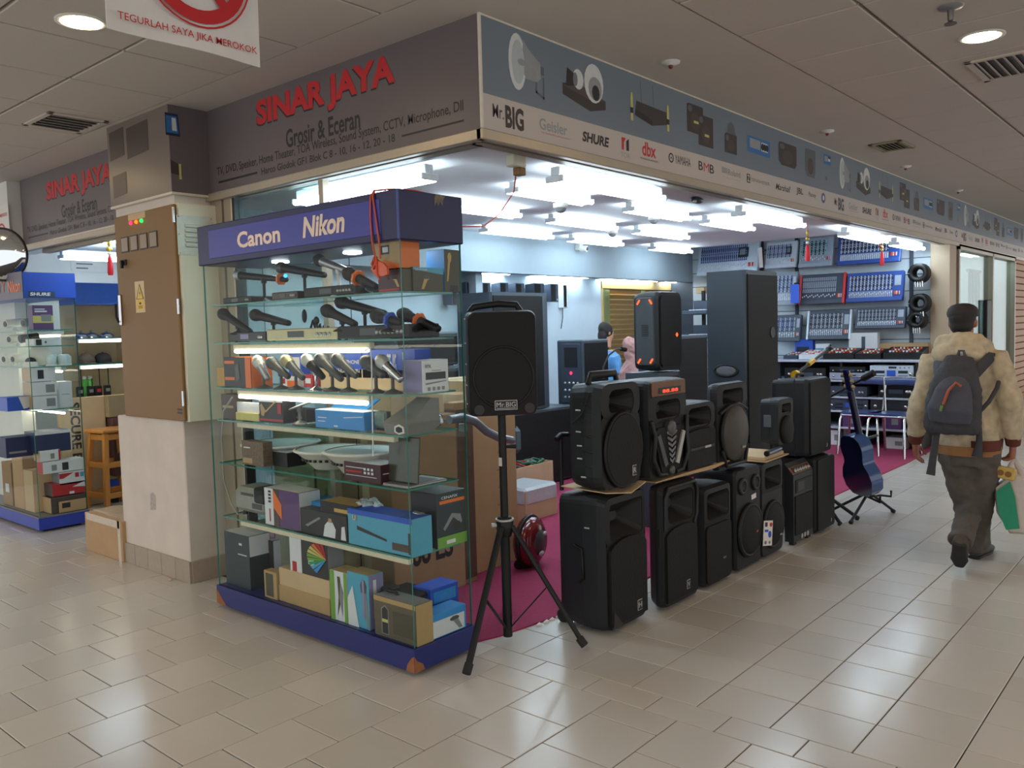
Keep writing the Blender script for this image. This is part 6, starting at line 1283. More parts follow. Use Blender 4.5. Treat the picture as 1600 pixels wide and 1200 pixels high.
mk = thing('goose_neck_microphone', 'curved goose neck microphone rising from the first upper loudspeaker', 'microphone', (3.62, 2.50, H1 + .55)); obj('neck', M().tube([(0, 0, 0), (.005, .0, .06), (.03, -.02, .12), (.07, -.04, .15), (.10, -.05, .15)], .005, m_gunmetal, 6), mk); obj('capsule', M().tube([(.10, -.05, .15), (.13, -.06, .145)], .012, m_black, 8), mk)
# ---- guitar and boom stands at the end of the row
m_gblue = mat('guitar_blue', (18, 24, 66), rough=.18, coat=.6); m_gside = mat('guitar_side', (58, 88, 140), rough=.2, coat=.5)
gt = thing('guitar', 'dark blue acoustic guitar resting upright on a black stand', 'guitar', (6.53, 2.08, .20), .94)
# body outline, local x across, z up, thickness along y (front at y = 0 facing -Y)
out = [(.0, 0), (.09, .01), (.155, .06), (.175, .13), (.155, .20), (.118, .25), (.112, .28), (.125, .33), (.13, .38), (.11, .43), (.06, .465), (.02, .47)]; out = out + [(-x, z) for x, z in reversed(out[1:])]
L_ = .085; T = rotx(-.22)
obj('body', M().loft([ring3(out, 0), ring3(out, L_ * 1.15)], m_gside, smooth=True, caps=False, T=T), gt)
obj('soundboard', M().add(ring3(out, 0), [tuple(range(len(out)))], m_gblue, False, T).add(ring3(out, L_ * 1.15), [tuple(range(len(out)))], m_gblue, False, T), gt)
obj('sound_hole', M(T @ frame((0, -.001, .30), (1, 0, 0), (0, 0, 1))).flat(circ(.045, 20), m_signblack), gt); obj('bridge', M(T).box((-.07, -.010, .12), (.07, 0, .14), m_black, .002), gt)
obj('neck', M(T).box((-.025, -.012, .30), (.025, .022, .80), mat('neck_navy', (22, 24, 56), rough=.35), .006), gt); hs_ = obj('headstock', M(T).box((-.035, -.004, .80), (.035, .016, .96), m_gblue, .006), gt)
g = M(T)
for k in range(3):
    for s in (-1, 1): g.ell((s * .046, .006, .83 + .045 * k), (.019, .012, .017), c_tan, 8, 5)
obj('tuning_peg', g, hs_); g = M(T)
for k in range(6): g.tube([(-.018 + .0072 * k, -.014, .13), (-.016 + .0064 * k, -.016, .82)], .0009, m_chrome, 4)
obj('string', g, gt)
gs = thing('guitar_stand', 'black tubular guitar stand with splayed legs', 'stand', (6.53, 2.10, 0))
for e in ((.28, -.10), (-.28, .04), (.02, .30)): l = obj('leg', M().tube([(0, 0, .20), (e[0], e[1], .015)], .011, m_black, 8), gs); obj('rubber_foot', M().tube([(e[0] * .93, e[1] * .93, .02), (e[0], e[1], .012)], .016, m_dark, 8), l)
obj('column', M().tube([(0, .02, .15), (.08, .04, .60)], .012, m_black, 8), gs); obj('cradle', M().tube([(-.12, -.12, .20), (-.12, -.12, .155), (0, 0, .16), (.14, -.04, .155), (.14, -.12, .155), (.14, -.12, .20)], .009, m_black, 8), gs)
obj('neck_yoke', M().tube([(.02, -.03, .62), (.0, .03, .60), (.08, .04, .60), (.12, .03, .60), (.13, -.03, .62)], .010, m_gunmetal, 8), gs)
def boom(label, base, top, tip, tail, feet, cols=(m_black, m_black), tripod=True):
    t = thing('microphone_stand', label, 'stand', base); B = V(base)
    obj('pole', M().tube([(0, 0, .05), tuple(V(top) - B)], .011, m_black, 8), t); obj('boom_arm', M().tube([tuple(V(tail) - B), tuple(V(tip) - B)], .009, m_black, 8), t); obj('clutch', M().ell(tuple(V(top) - B), (.025, .025, .025), m_black, 8, 6), t)
    d = (V(tip) - V(tail)).normalized(); e = V(tip) - B; obj('counterweight', M().tube([tuple(e - d * .0), tuple(e + d * .10)], .026, cols[1], 10), t)
    for f in feet: l = obj('leg', M().tube([(0, 0, .26), (f[0], f[1], .015)], .013, m_black, 8), t); obj('rubber_foot', M().tube([(f[0] * .95, f[1] * .95, .02), (f[0], f[1], .012)], .018, m_dark, 8), l)
    return t
boom('black boom microphone stand between the end loudspeakers and the guitar', (6.20, 2.38, 0), (6.18, 2.36, 1.02), tuple(ony(1348, 592, 2.10)), tuple(ony(1290, 624, 2.40)), [(.22, -.24), (-.04, -.20), (.05, .26)])
y_boom = thing('yellow_boom', 'black boom arm with yellow fittings standing behind the end loudspeaker', 'stand', tuple(ony(1243, 585, 2.62)))
p0 = ony(1243, 585, 2.62); p1 = ony(1295, 545, 2.66); dv = p1 - p0
obj('arm', M().tube([(0, 0, 0), tuple(dv)], .012, m_black, 8), y_boom); ym = mat('fitting_yellow', (226, 178, 24), rough=.4); obj('yellow_base', M().lathe([(.034, -.02), (.03, .02), (.015, .06)], ym, T=dv.to_track_quat('Z', 'Y').to_matrix().to_4x4(), n=12), y_boom); obj('yellow_sleeve', M().tube([tuple(dv * .36), tuple(dv * .52)], .02, ym, 10), y_boom); obj('microphone_clip', M().ell(tuple(dv * 1.0), (.03, .03, .02), m_black, 8, 6).tube([tuple(dv), tuple(dv + V((.03, 0, .03)))], .012, m_knobk, 8), y_boom)
obj('pole', M().tube([(0, 0, -p0.z + .01), (0, 0, 0)], .014, m_black, 8), y_boom)
# ---- cables and clutter behind the glass of the next unit
for k, (x0, z0, h) in enumerate(((12.0, .0, 1.2), (12.0, 1.22, .8), (12.9, .0, 1.5), (13.6, .0, 1.0))): big_carton(('lower', 'upper', 'tall', 'far')[k] + ' brown carton stacked behind the window of the next unit', (x0, 3.5 + .2 * k, z0), (x0 + .6, 4.0 + .2 * k, z0 + h), (m_card, m_card2, m_card3, m_card)[k])
t = thing('curtain', 'pale blue grey strip curtain hanging behind the right window pane', 'curtain', (13.5, 2.95, .4))
for k in range(7): obj('curtain_strip', M().box((.1 * k, .012 * (k % 2), 0), (.1 * k + .095, .012 * (k % 2) + .008, 1.75), mat('curtain_blue', (158, 178, 190), rough=.6)), t)
obj('rail', M().box((-.02, -.01, 1.75), (.74, .03, 1.79), m_alu), t)
# ================================================================ THE SHOP LEFT OF THE COLUMN
struct('wall_left_far', M().box((2.72, 7.95, 0), (2.83, 12, CZ), m_white))
struct('wall_rear_left', M().box((2.83, 9.3, 0), (6.5, 9.4, 2.5), m_white).box((2.83, 9.22, 1.96), (6.5, 9.3, 2.06), m_track))
struct('ceiling_3', M().box((2.84, 6.37, 2.45), (6.5, 9.4, 2.52), m_shopceil).box((2.84, 5.72, 2.40), (3.4, 9.4, 2.45), m_shopceil))
struct('trim_5', M().box((2.77, 5.74, 2.28), (2.82, 7.86, 2.318), m_alu).box((2.84, 5.74, 2.25), (2.90, 7.6, 2.31), m_track))
struct('wall_side_left', M().box((6.4, 5.98, 0), (6.5, 9.3, 2.5), m_shopwall))
ps = thing('no_smoking_poster', 'small white no smoking poster on the wall above the round mirror', 'poster', (2.715, 8.35, 2.33)); T = frame((-.002, 0, 0), (0, -1, 0), (0, 0, 1))
obj('sheet', M().box((-.001, -.42, -.03), (.002, 0, .36), m_paper), ps); g = M(T); write(g, 'DILARANG MEROKOK', tr(.05, .26, 0), .34, .03, m_mixred, .01)
g.lathe([(.10, 0), (.10, .001), (.082, .001), (.082, 0)], m_red, T=tr(.24, .11, 0), n=24, smooth=False, caps=False); g.flat([(.17, .17), (.185, .185), (.31, .05), (.295, .035)], m_red, tr(0, 0, .001)); g.flat([(.18, .09), (.30, .12), (.30, .135), (.18, .105)], m_grey); obj('printed_symbol', g, ps)
sh = thing('wall_notice', 'pale printed notice sheet on the white band over the left shop shelves', 'poster', (ony(110, 400, 9.29).x, 9.285, ony(110, 424, 9.29).z)); obj('sheet', M().box((0, 0, 0), (.42, .008, .26), m_paper), sh); g = M(frame((.05, -.001, 0), (1, 0, 0), (0, 0, 1)))
for k in range(5): g.flat([(0, .03 + .045 * k), (.12 + .05 * (k % 3), .03 + .045 * k), (.12 + .05 * (k % 3), .045 + .045 * k), (0, .045 + .045 * k)], m_grey if k != 3 else m_mixred)
obj('printed_text', g, sh)
mr = thing('convex_mirror', 'round convex security mirror with dark rim on the left wall', 'mirror', (2.50, 7.50, 2.215)); T = frame((0, 0, 0), (.66, -.75, 0), (0, 0, 1)); R_ = .205
T = Matrix.Rotation(0, 4, 'Z') @ V((-.78, -.62, -.05)).to_track_quat('Z', 'Y').to_matrix().to_4x4()
obj('dome', M().lathe([(R_, .0), (R_ * .9, .018), (R_ * .7, .036), (R_ * .4, .052), (R_ * .15, .058), (.001, .059)], mat('mirror_face', (220, 224, 226), rough=.02, metal=1, var=0), T=T, n=40), mr); obj('rim', M().tube([tuple(T @ V((R_ * math.cos(a), R_ * math.sin(a), 0))) for a in [2 * PI * k / 40 for k in range(41)]], .010, m_black, 8, caps=False), mr)
obj('backing', M().lathe([(R_, -.004), (.05, -.03), (.001, -.03)], m_black, T=T, n=30), mr); obj('bracket', M().tube([(0, .01, -.0), (.20, .38, .02), (.24, .50, .05)], .012, m_grey, 8), mr)
# ---- second showcase
LX0, LX1, LY0, LY1 = 2.53, 2.90, 7.16, 8.95
lc = thing('glass_showcase', 'tall blue topped glass showcase of cameras and white boxes left of the column', 'showcase', (LX0, LY0, 0)); lw, ld = LX1 - LX0, LY1 - LY0
m_lblue = mat('header_blue', (28, 78, 190), rough=.4, var=.06, scale=6)
obj('base', M().box((-.01, -.01, .02), (lw + .01, ld, .115), mat('base_blue', (40, 62, 170), rough=.4, var=.05), .003).box((.04, .04, 0), (lw - .04, ld - .04, .02), m_dark), lc); obj('base_rim', M().box((-.012, -.012, .115), (lw + .012, ld, .125), m_grey), lc)
hd = obj('header', M().box((-.012, -.002, 1.855), (lw + .01, ld, 2.055), m_lblue, .003), lc); obj('front_sign', M().box((-.016, -.004, 1.85), (-.012, ld, 2.06), mat('sign_slate', (66, 62, 82), rough=.4)), hd)
for s_, u0, u1, v0, v1, mt in (('Nikon', 13, 32, 438, 458, c_orange), ('SONY', -26, 10, 444, 461, mat('sign_amber', (168, 104, 44), rough=.5))):
    a = onx(u0, v1, LX0 - .018); b = onx(u1, v1 - 3, LX0 - .018); g = M(frame((-.018, a.y - LY0, a.z), (0, -1, 0), (0, 0, 1))); write(g, s_, Matrix(), a.y - b.y, .095, mt, .02); obj('lettering', g, hd)
g = M(frame((.02, -.004, 1.862), (1, 0, 0), (0, 0, 1))).flat([(0, 0), (.20, 0), (.20, .045), (0, .045)], mat('badge_slate', (40, 62, 84), rough=.4)); write(g, 'SHURE', tr(.015, .01, .001), .15, .026, m_knobw, .03, .1); obj('brand_badge', g, hd)
def lpane(a, b, thin): return pane(a, b, thin, lc)
lpane((0, 0, .125), (.006, ld, 1.855), 'x'); lpane((.006, 0, .125), (lw, .006, 1.855), 'y'); pane((lw - .006, .006, .125), (lw, ld, 1.855), 'x', lc, em=m_gedge2)
LZ = [onx(50, v, 2.53).z for v in (515, 541, 574, 642)]
for z in LZ: pane((.012, .02, z - .008), (lw - .02, ld - .02, z), 'z', lc, GS, name='glass_shelf')
for z in (LZ[0], LZ[2], LZ[3]):
    o = obj('lamp_batten', M().box((lw - .10, .10, z - .04), (lw - .06, 1.3, z - .012), m_batten, .003), lc); obj('tube', M().tube([(lw - .09, .12, z - .048), (lw - .09, 1.28, z - .048)], .010, STRIP, 8), o)
ZB = .128
side_carton('purple and yellow camera box high in the left showcase', 50, 82, 477, LZ[0], 7.22, .10, c_purple, None, [(0, .28, 1, .58, c_yellow), (.4, .34, .9, .62, c_grey), (.1, .72, .7, .78, c_white), (.1, .82, .6, .86, c_white)])
side_carton('flat white recorder on the second shelf of the left showcase', 53, 86, 529, LZ[1], 7.24, .18, c_white, None, [(.08, .1, .35, .9, c_black), (.5, .35, .58, .65, c_black)])
for k in range(3):
    side_carton(('lowest', 'middle', 'topmost')[k] + ' white camera box in the stack of three in the left showcase', 50, 88, 600, LZ[3] + .112 * k, 7.22, .20, c_white, c_tan, [(.25, .2, .5, .85, c_black)] if k == 2 else [(.55, .2, .92, .8, c_grey)], h=.108)
side_carton('tall plain white box beside the camera box stack', 91, 112, 596, LZ[3], 7.26, .15, c_white, None, [(.2, .5, .8, .52, c_grey)])
def cam_(label, u, v, x, z, bullet=True, mt=m_white):
    p = onx(u, v, x); t = thing('security_camera', label, 'camera', (x, p.y, z), 0, 'security cameras in the left showcase')
    if bullet: obj('body', M().tube([(0, 0, .06), (.14, .03, .075)], .034, mt, 12), t); obj('lens', M().tube([(-.004, -.001, .06), (.002, 0, .06)], .024, m_black, 12), t); obj('mount', M().tube([(.08, .02, .03), (.08, .02, 0)], [(.012, .012), (.03, .03)], mt, 10), t)
    else: obj('base', M().lathe([(.055, 0), (.055, .03), (.045, .04)], mt, n=16), t); obj('dome', M().ell((0, 0, .04), (.042, .042, .036), m_black, 12, 7), t)
cam_('white bullet camera at the upper left of the left showcase', 8, 505, 2.58, LZ[0]); cam_('grey bullet camera beside the purple box', 36, 508, 2.60, LZ[0], True, m_grey); cam_('white bullet camera on the second shelf', 14, 534, 2.58, LZ[1]); cam_('dark bullet camera on the second shelf', 32, 534, 2.59, LZ[1], True, m_black)
cam_('black dome camera on a white base in the third row', 48, 565, 2.60, LZ[2], False); cam_('white camera leftmost in the third row', 6, 568, 2.58, LZ[2]); cam_('white camera second in the third row', 20, 566, 2.58, LZ[2])
hm = thing('horn_loudspeaker', 'white horn loudspeaker in the third row of the left showcase', 'speaker', (2.66, 7.30, LZ[2] + .09)); obj('horn', M().lathe([(.085, 0), (.06, .02), (.03, .09), (.025, .14)], m_white, T=V((.6, .8, .1)).to_track_quat('Z', 'Y').to_matrix().to_4x4(), n=18), hm); obj('bracket', M().tube([(.05, .07, -.0), (.05, .07, -.09)], .01, m_grey, 6), hm)
for k in range(4):
    t = thing('glass_bottle', ('first', 'second', 'third', 'fourth')[k] + ' clear round camera housing from the left in the third row', 'housing', (2.72 + .045 * k, 7.24 + .05 * (k % 2), LZ[2])); obj('cover', M().lathe([(.03, 0), (.038, .02), (.038, .07), (.02, .09), (.001, .092)], mat('milky_clear', (196, 212, 214), rough=.2), n=14), t); obj('collar', M().lathe([(.04, 0), (.04, .015)], m_white, n=14), t)
side_carton('long navy carton with white print at the left of the left showcase', 6, 52, 652, .60, 7.34, .2, mat('print_navy2', (34, 44, 84), rough=.5), None, [(.1, .2, .7, .3, c_grey)], h=.16)
side_carton('white flapped navy box leaning on the second lowest shelf', 10, 46, 612, LZ[3], 7.30, .18, c_blue, None, [([(.5, 1), (1, 1), (1, .2), (.7, .1)], c_white)], h=.11)
side_carton('white topped navy carton in the lower left showcase', 52, 108, 650, .62, 7.24, .22, mat('print_navy2', (34, 44, 84), rough=.5), None, [(0, .86, 1, 1, c_white)], h=.17)
side_carton('upper white box with red end in the lower left showcase', 60, 92, 670, .555, 7.20, .14, c_white, c_tan, [(.9, 0, 1, 1, c_red), (.5, .2, .7, .7, c_grey)], h=.085)
side_carton('lower white box with red corner and black camera print', 64, 130, 682, .455, 7.19, .14, c_white, c_red, [(.45, .15, .6, .8, c_black), (.2, .2, .32, .7, c_grey)], h=.095)
side_carton('white box with red stripe and small pictures in the lower left showcase', 90, 131, 704, .345, 7.20, .15, c_white, c_grey, [([(0, .9), (.55, .9), (.15, .5), (0, .5)], c_red), (.6, .5, .75, .85, c_red), (.8, .5, .95, .85, c_cyan)], h=.105)
side_carton('red carton with white bird shape in the lower left showcase', 80, 132, 736, .262, 7.20, .2, c_red, c_brown, [([(.6, .6), (.98, .95), (1, .5), (.85, .55)], c_white), (.5, .05, .65, .25, c_white)], h=.10)
side_carton('plain brown carton on the base of the left showcase', 78, 134, 757, ZB, 7.19, .22, c_brown, m_card, [], h=.128); 
side_carton('small brown carton with a black label at the base of the left showcase', 92, 135, 780, ZB, 7.172, .012, m_card, m_card, [(.1, .4, .4, .85, c_black)], h=.09)
for k, (u0, u1, v, mt) in enumerate(((2, 16, 722, m_card3), (18, 34, 712, m_card), (36, 50, 735, m_card2))): carton(('first', 'second', 'third')[k] + ' brown carton from the left on the front base of the left showcase', u0, u1, v, ZB, 2.57, .16, mt, None, None, [(.3, .3, .7, .5, c_white)] if k == 0 else [])
# ---- inner wall shelf with caps and radios
IY = 8.0; ZS = [ony(178, v, IY).z for v in (527, 567, 623)]
iz = thing('wall_shelf', 'blue topped glass wall shelf with lamps beside the left showcase', 'shelf', (3.24, IY, 0)); w_ = 1.5
obj('header', M().box((0, 0, 1.845), (w_, .36, 2.04), mat('header_blue_pale', (60, 104, 196), rough=.4, var=.06), .003), iz); obj('side_panel', M().box((w_, 0, 0), (w_ + .02, .36, 2.04), m_card2), iz)
for z in ZS:
    pane((0, .0, z - .010), (w_, .34, z), 'z', iz, GS, name='glass_shelf'); o = obj('lamp_batten', M().box((0, -.02, z - .045), (w_, .01, z - .010), m_batten, .003), iz)
    if z != ZS[2]: obj('tube', M().tube([(.02, -.03, z - .03), (w_ - .02, -.03, z - .03)], .011, STRIP, 8), o)
obj('backboard', M().box((0, .345, 0), (w_, .36, 1.845), m_card2), iz)
for k, u in enumerate((140, 166)):
    x = ony(u, 565, IY + .05).x; t = thing('cap', ('grey brown', 'black patterned')[k] + ' peaked cap on the lamp-lit wall shelf', 'cap', (x, IY + .12, ZS[1])); mt = mat('cap%d' % k, ((84, 76, 70), (34, 34, 40))[k], rough=.8, var=.3 if k else .05, scale=60)
    obj('crown', M().lathe([(.075, 0), (.078, .03), (.066, .07), (.035, .095), (.001, .10)], mt, n=16), t); obj('peak', M().prism(circ(.06, 14, .045, 0, -.08), .004, .010, mt), t); obj('button', M().ell((0, 0, .10), (.008, .008, .005), mt, 6, 4), t)
for k, u in enumerate((128, 145, 157, 171)):
    x = ony(u, 620, IY + .04).x; t = thing('walkie_talkie', ('first', 'second', 'third', 'fourth')[k] + ' black hand radio from the left on the lower wall shelf', 'radio', (x, IY + .06, ZS[2]), 0, 'hand radios on the wall shelf'); obj('body', M().box((-.03, 0, .01), (.03, .035, .13), m_black, .006), t); obj('antenna', M().tube([(.018, .02, .13), (.018, .02, .30 if k != 1 else .2)], .005, m_black, 6), t); obj('charger', M().box((-.04, -.01, 0), (.04, .06, .03), m_black, .006), t); obj('label', M().box((-.018, -.002, .07), (.018, 0, .10), c_red if k == 2 else m_grey), t)
for k, (u, mt) in enumerate(((133, mat('bottle_green', (70, 170, 70), rough=.3)), (141, mat('bottle_green2', (96, 190, 90), rough=.3)))): 
    t = thing('spray_can', ('left', 'right')[k] + ' green can on the lower wall shelf', 'can', (ony(u, 600, IY + .2).x, IY + .2, ZS[2] + .0)); obj('body', M().lathe([(.03, 0), (.032, .01), (.032, .17), (.02, .19)], mt, n=14), t); obj('cap', M().lathe([(.02, .19), (.02, .22), (.001, .222)], m_white, n=12), t)
for k, u in enumerate((126, 142, 166)):
    t = thing('steel_bowl', ('first', 'second', 'third')[k] + ' small silver lamp dome from the left on the upper wall shelf', 'lamp', (ony(u, 525, IY + .1).x, IY + .1, ZS[0])); obj('dome', M().lathe([(.07, 0), (.065, .025), (.04, .045), (.001, .052)], m_chrome, n=16), t); obj('neck', M().lathe([(.012, .05), (.012, .07)], m_grey, n=8), t)
for k, (a, b, z0, h, mt) in enumerate(((.55, .98, ZS[0] + .0, .20, m_card), (.50, .95, ZS[1] + .0, .18, m_card2), (.62, 1.05, ZS[2] + .0, .22, m_card), (1.0, 1.45, ZS[1], .2, m_card3))): big_carton(('carton on the upper wall shelf', 'carton behind the black patterned cap', 'carton behind the hand radios', 'dark carton at the far end of the cap shelf')[k], (3.24 + a, IY + .20, z0 + .001), (3.24 + b, IY + .34, z0 + h), mt, tape=False)
# ---- cartons, stool, taped box on the floor
t = big_carton('tall carton lettered SECURE BRAND standing behind the stool', (3.02, 7.93, .008), (3.42, 7.99, 1.0), m_card2, [], False)
g = M(frame((.09, -.0015, .02), (0, 0, -1), (1, 0, 0))); write(g, 'SECURE BRAND', tr(-.93, 0, 0), .86, .085, m_signblack, .03); obj('lettering', g, t)
g2 = big_carton('pale carton with a white label on top of cartons behind the stool', (3.42, 7.86, .80), (3.80, 7.99, 1.0), mat('cardboard_grey', (158, 140, 108), rough=.85), [], False); obj('label', M().box((.22, -.002, .06), (.32, 0, .15), m_paper), g2); big_carton('dark plum carton under the pale labelled carton', (3.44, 7.84, .25), (3.82, 7.99, .795), mat('plum', (92, 62, 60), rough=.7), [], False)
bs = thing('blue_plinth', 'bright blue low plinth on the floor behind the stool', 'plinth', (3.40, 7.88, .0)); obj('block', M().box((0, 0, .13), (.5, .09, .21), m_lblue, .003), bs); obj('leg', M().box((.02, .01, 0), (.08, .08, .13), m_dark), bs); obj('leg', M().box((.42, .01, 0), (.48, .08, .13), m_dark), bs)
m_stool = mat('stool_wood', (206, 136, 62), rough=.4, var=.08, scale=10, stretch=(6, 6, 1), coat=.3)
st = thing('wooden_stool', 'tall orange wooden stool with splayed legs in the left shop', 'stool', (3.37, 7.72, 0), .12); SH_ = ony(160, 670, 7.72).z
obj('seat', M().box((-.17, -.15, SH_ - .03), (.17, .15, SH_), m_stool, .008), st)
for sx in (-1, 1):
    for sy in (-1, 1): obj('leg', M().loft([[(sx * .17 + a, sy * .16 + b, 0) for a, b in ((-.02, -.02), (.02, -.02), (.02, .02), (-.02, .02))], [(sx * .12 + a, sy * .11 + b, SH_ - .03) for a, b in ((-.02, -.02), (.02, -.02), (.02, .02), (-.02, .02))]], m_stool, smooth=False), st)
for z, k in ((.13, .163), (.40, .148), (SH_ - .07, .128)):
    for s in (-1, 1): obj('rail', M().box((-k, s * (k - .01) - .010, z - .025), (k, s * (k - .01) + .010, z + .025), m_stool, .003), st); obj('rail', M().box((s * k - .010, -k + .01, z - .025), (s * k + .010, k - .01, z + .025), m_stool, .003), st)
pk = thing('pink_bag', 'small pink bundle on the floor behind the stool', 'bag', (3.62, 7.70, .0)); obj('bundle', M().ell((0, 0, .04), (.08, .06, .04), mat('pink_cloth', (214, 96, 140), rough=.7), 10, 6), pk)
tbx = big_carton('brown carton sealed with shiny tape on the floor left of the column', (2.52, 5.70, .0), (2.86, 6.28, onx(197, 818, 2.52).z), m_card, [], False)
h_ = onx(197, 818, 2.52).z; g = M()
for k in range(4): g.box((.02 + .03 * k, .0 - .001, h_ + .001 + .0006 * k), (.16 + .045 * k, .581, h_ + .0022 + .0006 * k), mat('shiny_tape', (206, 190, 168), rough=.12, bump=.6, scale=30), 0, tr(0, 0, 0) @ rotz(.05 * (k - 1.5)))
g.box((-.0015, .03, h_ - .05), (0, .55, h_), MATS['shiny_tape']); g.box((-.0015, .02, 0), (0, .06, h_), MATS['shiny_tape']); obj('tape', g, tbx)
pb = thing('litter', 'tiny pink pebble of litter on the tiles before the column', 'litter', onz(266, 907, .0)); obj('scrap', M().ell((0, 0, .006), (.012, .018, .006), mat('litter_pink', (214, 180, 168), rough=.8), 8, 5), pb); 
# ================================================================ PEOPLE
m_skin = mat('skin_brown', (150, 92, 66), rough=.55, var=.04, scale=30); m_skin2 = mat('skin_light', (196, 146, 116), rough=.55, var=.04)
def hand(m, w, d, n, th, mt, curl=.6, s=1.0):
    """w wrist, d finger direction, n palm normal (towards the palm), th thumb side"""
    w, d, n, th = V(w), V(d).normalized(), V(n).normalized(), V(th).normalized()
    m.tube([w - d * .03 * s, w + d * .02 * s, w + d * .05 * s, w + d * .085 * s], [(.022 * s, .028 * s), (.020 * s, .034 * s), (.018 * s, .042 * s), (.015 * s, .040 * s)], mt, 10, up=th)
    for k, (o, L) in enumerate(((.030, .070), (.010, .080), (-.010, .075), (-.029, .058))):
        b = w + d * .075 * s + th * o * s; pts = [b]; a = 0
        for seg in (.40, .34, .26): a += curl * .6; pts.append(pts[-1] + (d * math.cos(a) + n * math.sin(a)) * L * seg * s)
        m.tube([b - d * .02 * s] + pts, [r * s for r in (.009, .0092, .0088, .008, .0062)], mt, 8)
    b = w + d * .02 * s + th * .028 * s; m.tube([b - d * .01 * s, b + (d * .5 + th * .6 + n * .3).normalized() * .035 * s, b + (d * .9 + th * .45 + n * .5).normalized() * .068 * s, b + (d * 1.0 + th * .15 + n * .7).normalized() * .09 * s], [.012 * s, .0115 * s, .010 * s, .007 * s], mt, 8)
def head(m, c, look, mt, s=1.0, up=(0, 0, 1)):
    T = frame(c, V(look).cross(V(up)), up)       # local x: right, y: up, z: back of head -> forward is -z
    T = Matrix.Translation(V(c)) @ (lambda f, u: Matrix(((f.cross(u).x, f.x, u.x), (f.cross(u).y, f.y, u.y), (f.cross(u).z, f.z, u.z))).to_4x4())(V(look).normalized(), V(up).normalized())   # x right, y forward, z up
    m.ell((0, -.012 * s, .02 * s), (.074 * s, .092 * s, .098 * s), mt, 16, 10, T); m.ell((0, .03 * s, -.05 * s), (.055 * s, .058 * s, .062 * s), mt, 14, 8, T); m.ell((0, .052 * s, -.086 * s), (.026 * s, .026 * s, .022 * s), mt, 10, 6, T)
    m.tube([(0, .078 * s, .015 * s), (0, .096 * s, -.022 * s), (0, .085 * s, -.034 * s)], [.010 * s, .014 * s, .012 * s], mt, 8, T); m.ell((0, .080 * s, -.058 * s), (.022 * s, .012 * s, .008 * s), mt, 8, 5, T)
    for q in (-1, 1): m.ell((q * .076 * s, -.01 * s, -.01 * s), (.012 * s, .02 * s, .032 * s), mt, 8, 6, T); m.ell((q * .032 * s, .072 * s, .03 * s), (.026 * s, .012 * s, .008 * s), mt, 8, 5, T)
    return T
def eyes(T, parent, s=1.0):
    for q in (-1, 1): obj('eye', M(T).ell((q * .031 * s, .076 * s, .008 * s), (.013 * s, .008 * s, .008 * s), m_knobw, 8, 5).ell((q * .031 * s, .083 * s, .008 * s), (.006 * s, .003 * s, .006 * s), m_black, 6, 4), parent)
# ---- walking man, seen from behind
MO = V((5.6, 1.22, 0))
man = thing('person', 'man in dark cap, cream hooded jacket and grey trousers walking away with a backpack', 'person', MO)
def P(u, v, x=5.6): return onx(u, v, x) - MO
hc = P(1505, 503, 5.64); neck = P(1505, 532, 5.60); chest = P(1507, 590, 5.60); belly = P(1512, 650, 5.60); hip = P(1514, 700, 5.60)
shL, shR = P(1458, 566, 5.60), P(1556, 562, 5.60); elL, elR = P(1437, 636, 5.56), P(1580, 634, 5.58); wrL, wrR = P(1430, 690, 5.64), P(1583, 694, 5.66)
hL, hR = P(1494, 712, 5.60), P(1534, 712, 5.60); knL, knR = P(1514, 795, 5.64), P(1531, 792, 5.72); anL, anR = P(1501, 848, 5.36), P(1525, 858, 5.80)
b = M(); HT = head(b, hc, (1, -.05, .0), m_skin, .93)
b.tube([neck + V((.0, 0, -.05)), neck, hc + V((-.005, 0, -.04))], [.062, .052, .050], m_skin, 12)
b.tube([hip + V((0, 0, -.04)), hip + V((0, 0, .05)), belly, chest, chest + V((0, 0, .07)), neck + V((0, 0, -.02))], [(.10, .15), (.11, .15), (.10, .135), (.115, .165), (.10, .16), (.05, .06)], m_skin, 16, up=(0, 1, 0))
for sh_, el, wr in ((shL, elL, wrL), (shR, elR, wrR)): b.tube([sh_ + (chest - sh_) * .3, sh_, sh_ * .5 + el * .5, el, el * .5 + wr * .5, wr], [.06, .056, .046, .040, .036, .026], m_skin, 10)
for h_, k_, a_ in ((hL, knL, anL), (hR, knR, anR)): b.tube([h_ + V((0, 0, .05)), h_, h_ * .5 + k_ * .5, k_, k_ * .5 + a_ * .5, a_], [.085, .085, .072, .055, .052, .036], m_skin, 12)
hand(b, wrL + V((0, 0, -.005)), (.15, -.05, -1), (0.1, -1, 0), (1, .0, .1), m_skin, .55, .98); hand(b, wrR + V((0, 0, -.005)), (.05, .05, -1), (0, 1, 0), (1, 0, 0), m_skin, 1.35, .98)
fuse(b, 'body', .0075, 3, m_skin, man)
eyes(HT, man, .93)
